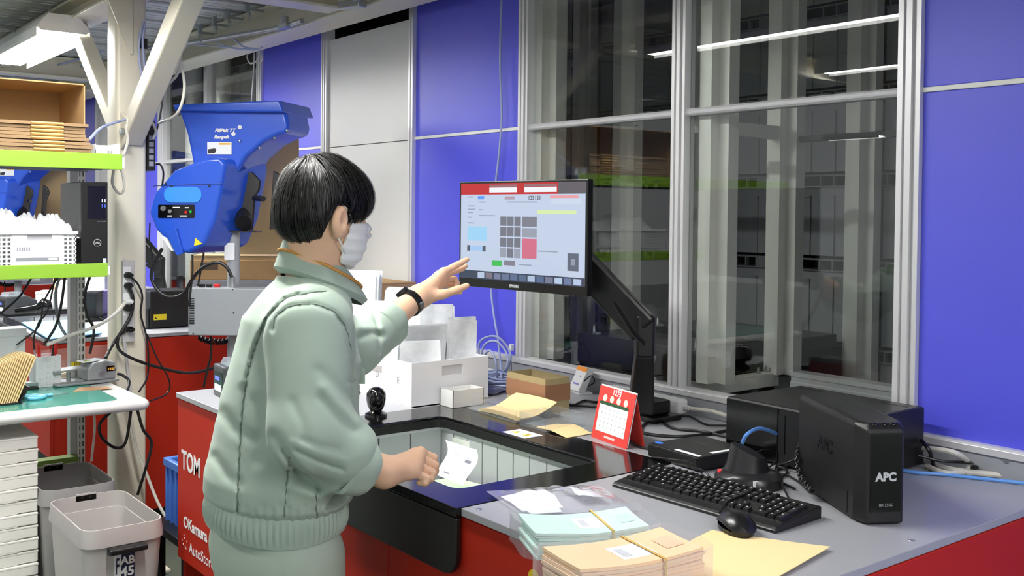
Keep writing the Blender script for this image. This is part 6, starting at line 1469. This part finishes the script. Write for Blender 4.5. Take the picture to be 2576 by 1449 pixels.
v, q = mesh_field(core_f, (PV[0]-.5, PV[1]-.35, 0), (PV[0]+.5, PV[1]+.8, 1.55), .016); parts.append((smooth_pts(v, q, 1), q))
V, Q = join_pts(parts); V = V-vn(BASE)
me = bpy.data.meshes.new('person'); me.from_pydata(V.tolist(), [], Q.tolist()); me.polygons.foreach_set('use_smooth', [True]*len(me.polygons)); me.materials.append(SKIN); me.update()
person = bpy.data.objects.new('person', me); C.objects.link(person); person.location = BASE
tag(person, 'person in a sage green work jacket and white mask reaching towards the monitor', 'person')

# ---- jacket
secs = [(788, 705, 2.27, .070, .066), (766, 752, 2.27, .125, .085), (742, 800, 2.27, .160, .102), (746, 900, 2.27, .186, .128), (728, 1000, 2.28, .198, .138), (717, 1100, 2.285, .206, .146), (704, 1190, 2.29, .213, .155), (699, 1235, 2.29, .210, .153), (697, 1256, 2.29, .192, .139)]
sc_pts = np.array([K(a, b, c) for a, b, c, _, _ in secs]); sz_ = sc_pts[:, 2][::-1]
def sec(z, col): return np.interp(z, sz_, col[::-1])
SA = np.array([s[3] for s in secs]); SB = np.array([s[4] for s in secs])
def torso_f(P):
    z = P[..., 2]; cx_ = sec(z, sc_pts[:, 0]); cy_ = sec(z, sc_pts[:, 1]); a = sec(z, SA); b = sec(z, SB)
    k = np.sqrt(((P[..., 0]-cx_)/a)**2+((P[..., 1]-cy_)/b)**2); d = (k-1)*np.minimum(a, b)*1.05
    d = np.maximum(d, z-sz_[-1]); return np.maximum(d, sz_[0]-z)
GROOVES = [([(752, 738), (715, 752), (672, 800), (640, 880), (622, 950), (610, 1040), (604, 1130), (600, 1220), (596, 1300)], 5, .0065, 2.4),
           ([(686, 830), (694, 795), (730, 770), (790, 764), (840, 784), (872, 828), (884, 885)], 5, .0045, 2.3),
           ([(742, 1134), (800, 1162), (862, 1182)], 5, .0065, 2.3), ([(712, 1135), (745, 1180), (800, 1215)], 7, .006, 2.3), ([(760, 1105), (810, 1122), (850, 1128)], 6, .004, 2.3),
           ([(806, 1000), (850, 1052), (890, 1085)], 9, .005, 2.3), ([(800, 930), (840, 960), (880, 1000)], 12, .003, 2.3), ([(735, 1010), (760, 1060), (772, 1110)], 12, .003, 2.3),
           ([(728, 1170), (720, 1240), (714, 1300)], 4, .004, 2.4), ([(800, 1228), (797, 1262), (800, 1300)], 4, .003, 2.4),
           ([(752, 744), (790, 735), (820, 733)], 5, .005, 2.4), ([(645, 1010), (655, 1080), (650, 1160)], 16, .005, 2.4), ([(690, 1100), (760, 1200), (800, 1230)], 14, .008, 2.4),
           ([(905, 850), (935, 838), (962, 845)], 7, .006, 2.9), ([(900, 800), (930, 812), (950, 840)], 8, .006, 2.9), ([(938, 770), (952, 830), (955, 885)], 6, .006, 2.9),
           ([(878, 960), (915, 962)], 4, .004, 2.4), ([(560, 1040), (590, 1080), (640, 1105)], 16, .004, 2.4), ([(540, 1150), (570, 1195), (600, 1215)], 14, .004, 2.4), ([(850, 800), (880, 900), (893, 1000)], 6, .004, 2.5)]
GROOVES += [([(600+i*21, 1268+(i*7 % 5)*5), (598+i*21+(i % 3)*3, 1312)], 4.5, .004, 2.4) for i in range(14)]
RIDGES = [([(735, 1112), (800, 1140), (868, 1160)], 9, .004, 2.3), ([(725, 1125), (745, 1160), (780, 1188)], 9, .003, 2.3), ([(815, 975), (865, 1030), (900, 1060)], 13, .006, 2.3), ([(660, 800), (628, 890), (612, 960)], 12, .004, 2.4), ([(905, 825), (930, 825), (960, 826)], 8, .005, 2.9), ([(730, 1225), (790, 1250), (850, 1240)], 14, .006, 2.4)]
def jacket_f(P):
    d = torso_f(P)
    yoke = sd_cone(P, NB+np.array((.0, -.03, -.115)), RS+np.array((-.015, 0, -.012)), .080, .075); yoke = smin(yoke, sd_cone(P, NB+np.array((0, -.03, -.115)), LS+np.array((.015, 0, -.012)), .080, .075), .05)
    d = smin(d, yoke, .06)
    arm_ = sd_cone(P, RS, RE, .088, .084); fore = smin(sd_cone(P, RE, K(870, 1135, 2.10), .080, .066), sd_cone(P, K(870, 1135, 2.10), RC, .064, .052), .02); arm_ = smin(arm_, fore, .03)
    arm_ = smin(arm_, sd_cone(P, K(820, 1195, 2.11), K(868, 1190, 2.11), .030, .036), .02)
    d = smin(d, arm_, .028)
    l_ = smin(sd_cone(P, LS, LE, .085, .068), sd_cone(P, LE, LC, .066, .056), .03); l_ = smin(l_, sd_cone(P, LE+np.array((0, 0, -.015)), K(945, 858, 2.68), .055, .040), .03)
    d = smin(d, l_, .02)
    for pts, w, dep, zm in GROOVES:
        ds, z = poly_dist(P, pts); d = d+dep*np.exp(-(ds/w)**2)*(z < zm)
    for pts, w, dep, zm in RIDGES:
        ds, z = poly_dist(P, pts); d = d-dep*np.exp(-(ds/w)**2)*(z < zm)
    d = d+.0036*rip(P, 5, 12, 10, 26)+.0014*rip(P, 9, 14, 36, 80)
    # openings: neck and cuffs
    d = smax(d, -sd_cone(P, NB+np.array((0, .0, -.03)), NB+np.array((0, .0, .12)), .070, .075), .012)
    ax = (RWp-RC)/np.linalg.norm(RWp-RC); d = smax(d, (P-RC)@ax-.012+1e3*((((P-RC)**2).sum(-1)) > .13**2)*-1, .004)
    ax = (LWp-LC)/np.linalg.norm(LWp-LC); d = smax(d, (P-LC)@ax-.012+1e3*((((P-LC)**2).sum(-1)) > .13**2)*-1, .004)
    return d
jk = soft('jacket', jacket_f, (PV[0]-.42, PV[1]-.30, PV[2]-.02), (PV[0]+.46, PV[1]+.60, NB[2]+.06), .0042, CLOTH, person, relax=1)
# stitched seams lying on the cloth
SEAMM = mat('seam shadow thread', (.46, .51, .47), .9, spec=.1)
def on_cloth(pts, n=14, d0=1.85, d1=2.6):
    P2 = spline([(x, y, 0) for x, y in pts], n); ds = np.linspace(d0, d1, 260); out = []
    for p in P2:
        L = CAMn+np.outer(ds, vn(ray(p.x+1.2*math.sin(p.y*.21), p.y))); f = jacket_f(L); k = np.argmax(f < 0)
        if f[k] < 0: out.append(Vector(L[max(0, k-1)]))
    return out
for pts, r_ in (([(750, 740), (715, 754), (672, 800), (641, 880), (622, 950), (610, 1040), (604, 1130), (600, 1220), (597, 1290)], .0024), ([(688, 826), (694, 796), (730, 771), (790, 765), (840, 785), (870, 826), (884, 885)], .0014), ([(728, 1150), (720, 1230), (715, 1300)], .0012), ([(797, 1240), (796, 1270), (798, 1305)], .0012), ([(750, 743), (785, 736), (822, 733)], .0018)):
    q_ = on_cloth(pts)
    if len(q_) > 4: MB().tube(q_, r_, 6).build('seam', SEAMM, jk, True)
# cuffs as rolled bands
def cuff(c, ax, r0, r1, w, tilt=0):
    ax = Vector(ax).normalized(); u = ax.orthogonal().normalized(); w2 = ax.cross(u); b = MB(); n = 40; loops = []
    for k, (t, r) in enumerate(((-w, r1), (-w*.9, r0+.004), (-w*.3, r0+.006), (.0, r0+.005), (.006, r0), (.002, r0-.006), (-w, r0-.008))):
        L = []
        for i in range(n):
            a = 2*math.pi*i/n; rr = r*(1+.04*math.sin(3*a+1)+.02*math.sin(7*a+k)); p = Vector(c)+ax*(t+.006*math.sin(2*a))+u*(rr*math.cos(a))+w2*(rr*math.sin(a)); L.append(tuple(p))
        loops.append(L)
    return skin(loops, True, False)
cuff(RC+(RWp-RC)*.28, RWp-RC+np.array((0, 0, .02)), .059, .056, .05).build('cuff', CLOTH, jk, True)
cuff(LC+(LWp-LC)*.18, LWp-LC, .061, .060, .05).build('cuff', CLOTH, jk, True)
# waistband with gathered ribs
wb_ = []; nb_ = 300
zb0, zb1 = K(690, 1374, 2.13)[2], K(690, 1296, 2.13)[2]; cw_ = sc_pts[-2]
for k in range(9):
    t = k/8; z = zb0+(zb1-zb0)*t; L = []
    for i in range(nb_):
        a = 2*math.pi*i/nb_; rib = .0022*math.sin(a*75+.6*math.sin(5*a))*math.sin(math.pi*min(1, max(0, t*1.0)))**.5; sw = math.sin(t*math.pi)*.006
        L.append((cw_[0]-.004+(.196+rib+sw)*math.cos(a), cw_[1]-.004+(.142+rib+sw)*math.sin(a), z+.004*math.sin(3*a)))
    wb_.append(L)
skin(wb_, True, True).build('waistband', CLOTH, jk, True)
# collar: stand and fall, with ochre piping
nc = 64
def collar_loop(r_, b_, f_, up0, upf):
    L = []
    for i in range(nc):
        a = 2*math.pi*i/nc; c_ = math.cos(a); fr = (1+c_)/2
        p = NB+np.array((r_*math.sin(a)*(1-.12*fr), (f_+b_)/2*c_+(f_-b_)/2, up0*(1-fr)+upf*fr)); L.append(tuple(p))
    return L
skin([collar_loop(.058, .056, .070, -.03, -.085), collar_loop(.060, .058, .078, .062, -.022), collar_loop(.064, .062, .084, .069, -.018), collar_loop(.073, .070, .098, .060, -.036), collar_loop(.088, .084, .122, .018, -.070), collar_loop(.094, .089, .127, .004, -.080), collar_loop(.080, .074, .115, -.012, -.09)], True, False).build('collar', CLOTH, jk, True)
pp_ = collar_loop(.0815, .0782, .112, .041, -.050); MB().tube(pp_+[pp_[0]], .0038, 6, caps=False).build('collar_piping', mat('ochre piping', (.80, .58, .28), .6), jk, True)
for px, py, d_ in ((888, 845, 2.32), (902, 988, 2.3)):
    q = at_d(px, py, d_); MB().cyl(q, q+CF*-.004, .005, n=12).build('snap_button', mat('brass snap', (.45, .38, .3), .4, .6), jk, True)
def flap(u, v): p = K(880+u*38, 930+v*36-8*math.sin(u*3.1)*(1-v), 2.262-.012*u); return tuple(p+np.array((0, 0, .0)))
MB().grid(flap, 6, 5, thick=tuple(CF*-.003)).build('pocket', CLOTH, jk, True)

# ---- trousers and shoes
def tro_f(P):
    d = sd_ell(P, PV+np.array((0, 0, -.07)), (.180, .128, .13))
    for s in (-1, 1):
        l_ = sd_cone(P, HJ[s], KN[s], .108, .085); l_ = smin(l_, sd_cone(P, KN[s], AN[s]+np.array((0, 0, .01)), .085, .075), .04); d = smin(d, l_, .03 if s < 0 else .02)
    d = d+.004*rip(P, 21, 10, 14, 40, (1, 1, .35))
    ds, z = poly_dist(P, [(715, 1385), (708, 1420), (704, 1470)]); d = d+.003*np.exp(-(ds/4)**2)*(z < 2.35)
    return np.maximum(np.maximum(d, .03-P[..., 2]), P[..., 2]-zb0-.03)
soft('trousers', tro_f, (PV[0]-.3, PV[1]-.25, 0), (PV[0]+.3, PV[1]+.25, zb0+.05), .0075, mat('pale sage trouser cloth', (.69, .75, .695), .8, spec=.2, var=.03, bump=.05, bscale=1400), person)
for s in (-1, 1):
    a0 = AN[s]; soft('shoe', lambda P, a0=a0: np.maximum(smin(sd_cone(P, a0+np.array((0, -.035, -.045)), a0+np.array((0, .155, -.055)), .045, .036), sd_cone(P, a0+np.array((0, 0, -.02)), a0+np.array((0, .06, -.05)), .048, .042), .03), .0005-P[..., 2]), (a0[0]-.07, a0[1]-.1, -.005), (a0[0]+.07, a0[1]+.22, .13), .006, mat('dark work shoe', (.12, .12, .13), .5), person)

# ---- mask
def mask_f(P):
    q = P-HC; r_ = q@hr; f_ = q@hf_; u_ = q@hu
    bulge = sd_ell(P, hl(0, .040, -.068), (.060, .058, .066), RH)
    face = smin(head_f(P)-.004, bulge, .03)
    d = np.maximum(face, -(head_f(P)-.0008))
    t = np.abs(r_)/.075
    d = np.maximum(d, u_-(-.022-.004*t)); d = np.maximum(d, -.130+.012*t-u_); d = np.maximum(d, (.016+.014*np.abs(u_+.085)/.05)-f_)
    d = d+.0016*np.sin((u_+.01*t)*260)
    return d
soft('face_mask', mask_f, HC-np.array((.11, .06, .16)), HC+np.array((.11, .17, .02)), .0028, mat('white mask fabric', (.97, .975, .97), .8, spec=.15, var=.01, bump=.05, bscale=900), person)
for s in (-1, 1):
    for a, b, c_ in (((.064, .034, -.030), (.076, .016, -.006), (.077, -.004, .006)), ((.062, .028, -.098), (.074, .006, -.078), (.078, -.010, -.058))):
        MB().tube(spline([hl(s*x[0]*1.04, x[1], x[2]) for x in (a, b, c_)], 5), .0022, 6, flat=.6).build('mask_strap', mat('white mask fabric', (.90, .91, .90), .8), person, True)

# ---- hair
HCc = (0, -.006, .018); HRd = (.085, .100, .098)
def hairline(az):      # az 0 front .. pi back -> lowest height of the hair
    return np.interp(az, [0, .5, .9, 1.15, 1.3, 1.42, 1.72, 1.88, 2.02, 2.5, 3.15], [-.004, -.014, -.034, -.040, -.028, .006, .004, -.03, -.060, -.073, -.077])
def hair_vol(P):
    d = sd_ell(P, hl(*HCc), HRd, RH)
    d = smin(d, sd_ell(P, hl(0, .048, .026), (.064, .062, .058), RH), .03)
    return smin(d, sd_ell(P, hl(0, -.050, -.034), (.066, .046, .050), RH), .04)
def hair_f(P):
    q = P-HC; r_ = q@hr; f_ = q@hf_; u_ = q@hu
    az = np.arctan2(np.abs(r_), f_); d = hair_vol(P); g = np.arctan2(r_, f_+.03)
    g2 = np.arctan2(r_-.004, f_+.05); dist = np.hypot(r_-.004, f_+.05)
    d = d+np.clip(dist/.05, 0, 1)*(.0026*np.sin(g2*19+2*np.sin(u_*35)+1)+.0018*np.sin(g2*43+3*np.sin(u_*22)))+.0022*np.sin(g*11+u_*60)
    d = smax(d, (hairline(az)+.002*np.sin(g*23)+.0015*np.sin(g*47)-u_), .010)
    return np.maximum(d, -(head_f(P)+.004))
HAIR = mat('black hair', (.050, .046, .046), .5, spec=.4, var=.4, scale=6, stretch=(9, 9, 1))
hair = soft('hair', hair_f, HC-np.array((.13, .15, .13)), HC+np.array((.13, .15, .16)), .0035, HAIR, person)
rs = np.random.RandomState(3); NS, NP_ = 9000, 9
wq = np.array((.004, -.045, .0))             # parting point near the back of the crown
az = rs.rand(NS)*2*math.pi-math.pi; ue = hairline(np.abs(az))-rs.rand(NS)*.003
top_u = HCc[2]+HRd[2]*1.01
t0 = .78*rs.rand(NS)**1.1; t1 = np.minimum(1, t0+.22+.35*rs.rand(NS)); tw = rs.normal(size=NS)*.22; lift = -.001+.0085*rs.rand(NS)**1.6+.0022*np.sin(az*19)+.0016*np.sin(az*43)
T = t0[:, None]+(t1-t0)[:, None]*np.linspace(0, 1, NP_)[None]
A2 = az[:, None]+tw[:, None]*(T-t1[:, None])
ang = np.clip(T, 0, 1)*1.0
Uh = top_u+(ue[:, None]-top_u)*(1-np.cos(ang*math.pi/2))**.85
kk = np.sqrt(np.clip(1-((Uh-HCc[2])/(HRd[2]*1.02))**2, .0, 1)); cen = (1-T)**1.5
Lp = np.stack([HRd[0]*kk*np.sin(A2)+wq[0]*cen, HCc[1]+HRd[1]*kk*np.cos(A2)+wq[1]*cen, Uh], -1).reshape(-1, 3)
Pw = HC+Lp@RH.T
for _ in range(4):
    d0 = hair_vol(Pw)-np.repeat(lift, NP_)*np.tile(np.sin(np.linspace(.3, 3.0, NP_)), NS); e = 1e-4
    G = np.stack([hair_vol(Pw+np.eye(3)[k]*e)-hair_vol(Pw-np.eye(3)[k]*e) for k in range(3)], -1); G /= np.linalg.norm(G, axis=1)[:, None]+1e-9
    Pw = Pw-G*d0[:, None]
Pw = Pw.reshape(NS, NP_, 3); G = G.reshape(NS, NP_, 3)
tan = np.gradient(Pw, axis=1); sd = np.cross(tan, G); sd /= np.linalg.norm(sd, axis=2)[:, :, None]+1e-9
wd = (.0007+.0006*rs.rand(NS))[:, None]*np.linspace(1, .25, NP_)[None]
VV = np.stack([Pw-sd*wd[..., None], Pw+sd*wd[..., None]], 2).reshape(-1, 3)
bi = (np.arange(NS)*NP_*2)[:, None]+np.arange(NP_-1)[None]*2; QQ = np.stack([bi, bi+1, bi+3, bi+2], -1).reshape(-1, 4)
HM = [HAIR, mat('black brown hair', (.085, .075, .07), .4, spec=.5, var=.3), mat('highlight hair', (.20, .19, .185), .45, spec=.5, var=.3)]  # lighter strands put the highlight streaks of the hair into their colour
pick = rs.choice(3, NS, p=[.62, .33, .05])
for k in range(3):
    sel = np.repeat(pick == k, NP_-1); ST = MB(); ST.v = [tuple(x) for x in VV]; ST.f = QQ[sel].tolist(); ST.s = [True]*len(ST.f)
    ST.build('hair_strands', HM[k], hair, True, stuff=True)

# ---- watch on the left wrist
wa = Vector(LWp-LC).normalized(); wc = Vector(LC+(LWp-LC)*.80); u = wa.orthogonal().normalized(); w2 = wa.cross(u)
wt = MB(); loops = []
for t, r in ((-.010, .0335), (-.010, .037), (.010, .036), (.010, .0325)): loops.append([tuple(wc+wa*t+u*(r*math.cos(k/32*6.2832))+w2*(r*math.sin(k/32*6.2832))) for k in range(32)])
loops.append(loops[0])
w_o = skin(loops, True, False).build('wristwatch', mat('black watch strap', (.06, .06, .065), .35), person, True)
back = (Vector((-.5, -.1, .85)) - wa*Vector((-.5, -.1, .85)).dot(wa)).normalized()
MB().cyl(wc+back*.033, wc+back*.044, .019, n=24).build('watch_case', mat('dark steel case', (.13, .13, .135), .35, .4), w_o, True)
bk2 = (-CF+Vector((0, 0, -.5))); bk2 = (bk2-wa*bk2.dot(wa)).normalized(); MB().box(wc+bk2*.038, (.014, .006, .016), frame((0, 0, 0), wa, bk2).to_3x3()).build('watch_buckle', STEEL(), w_o, True)
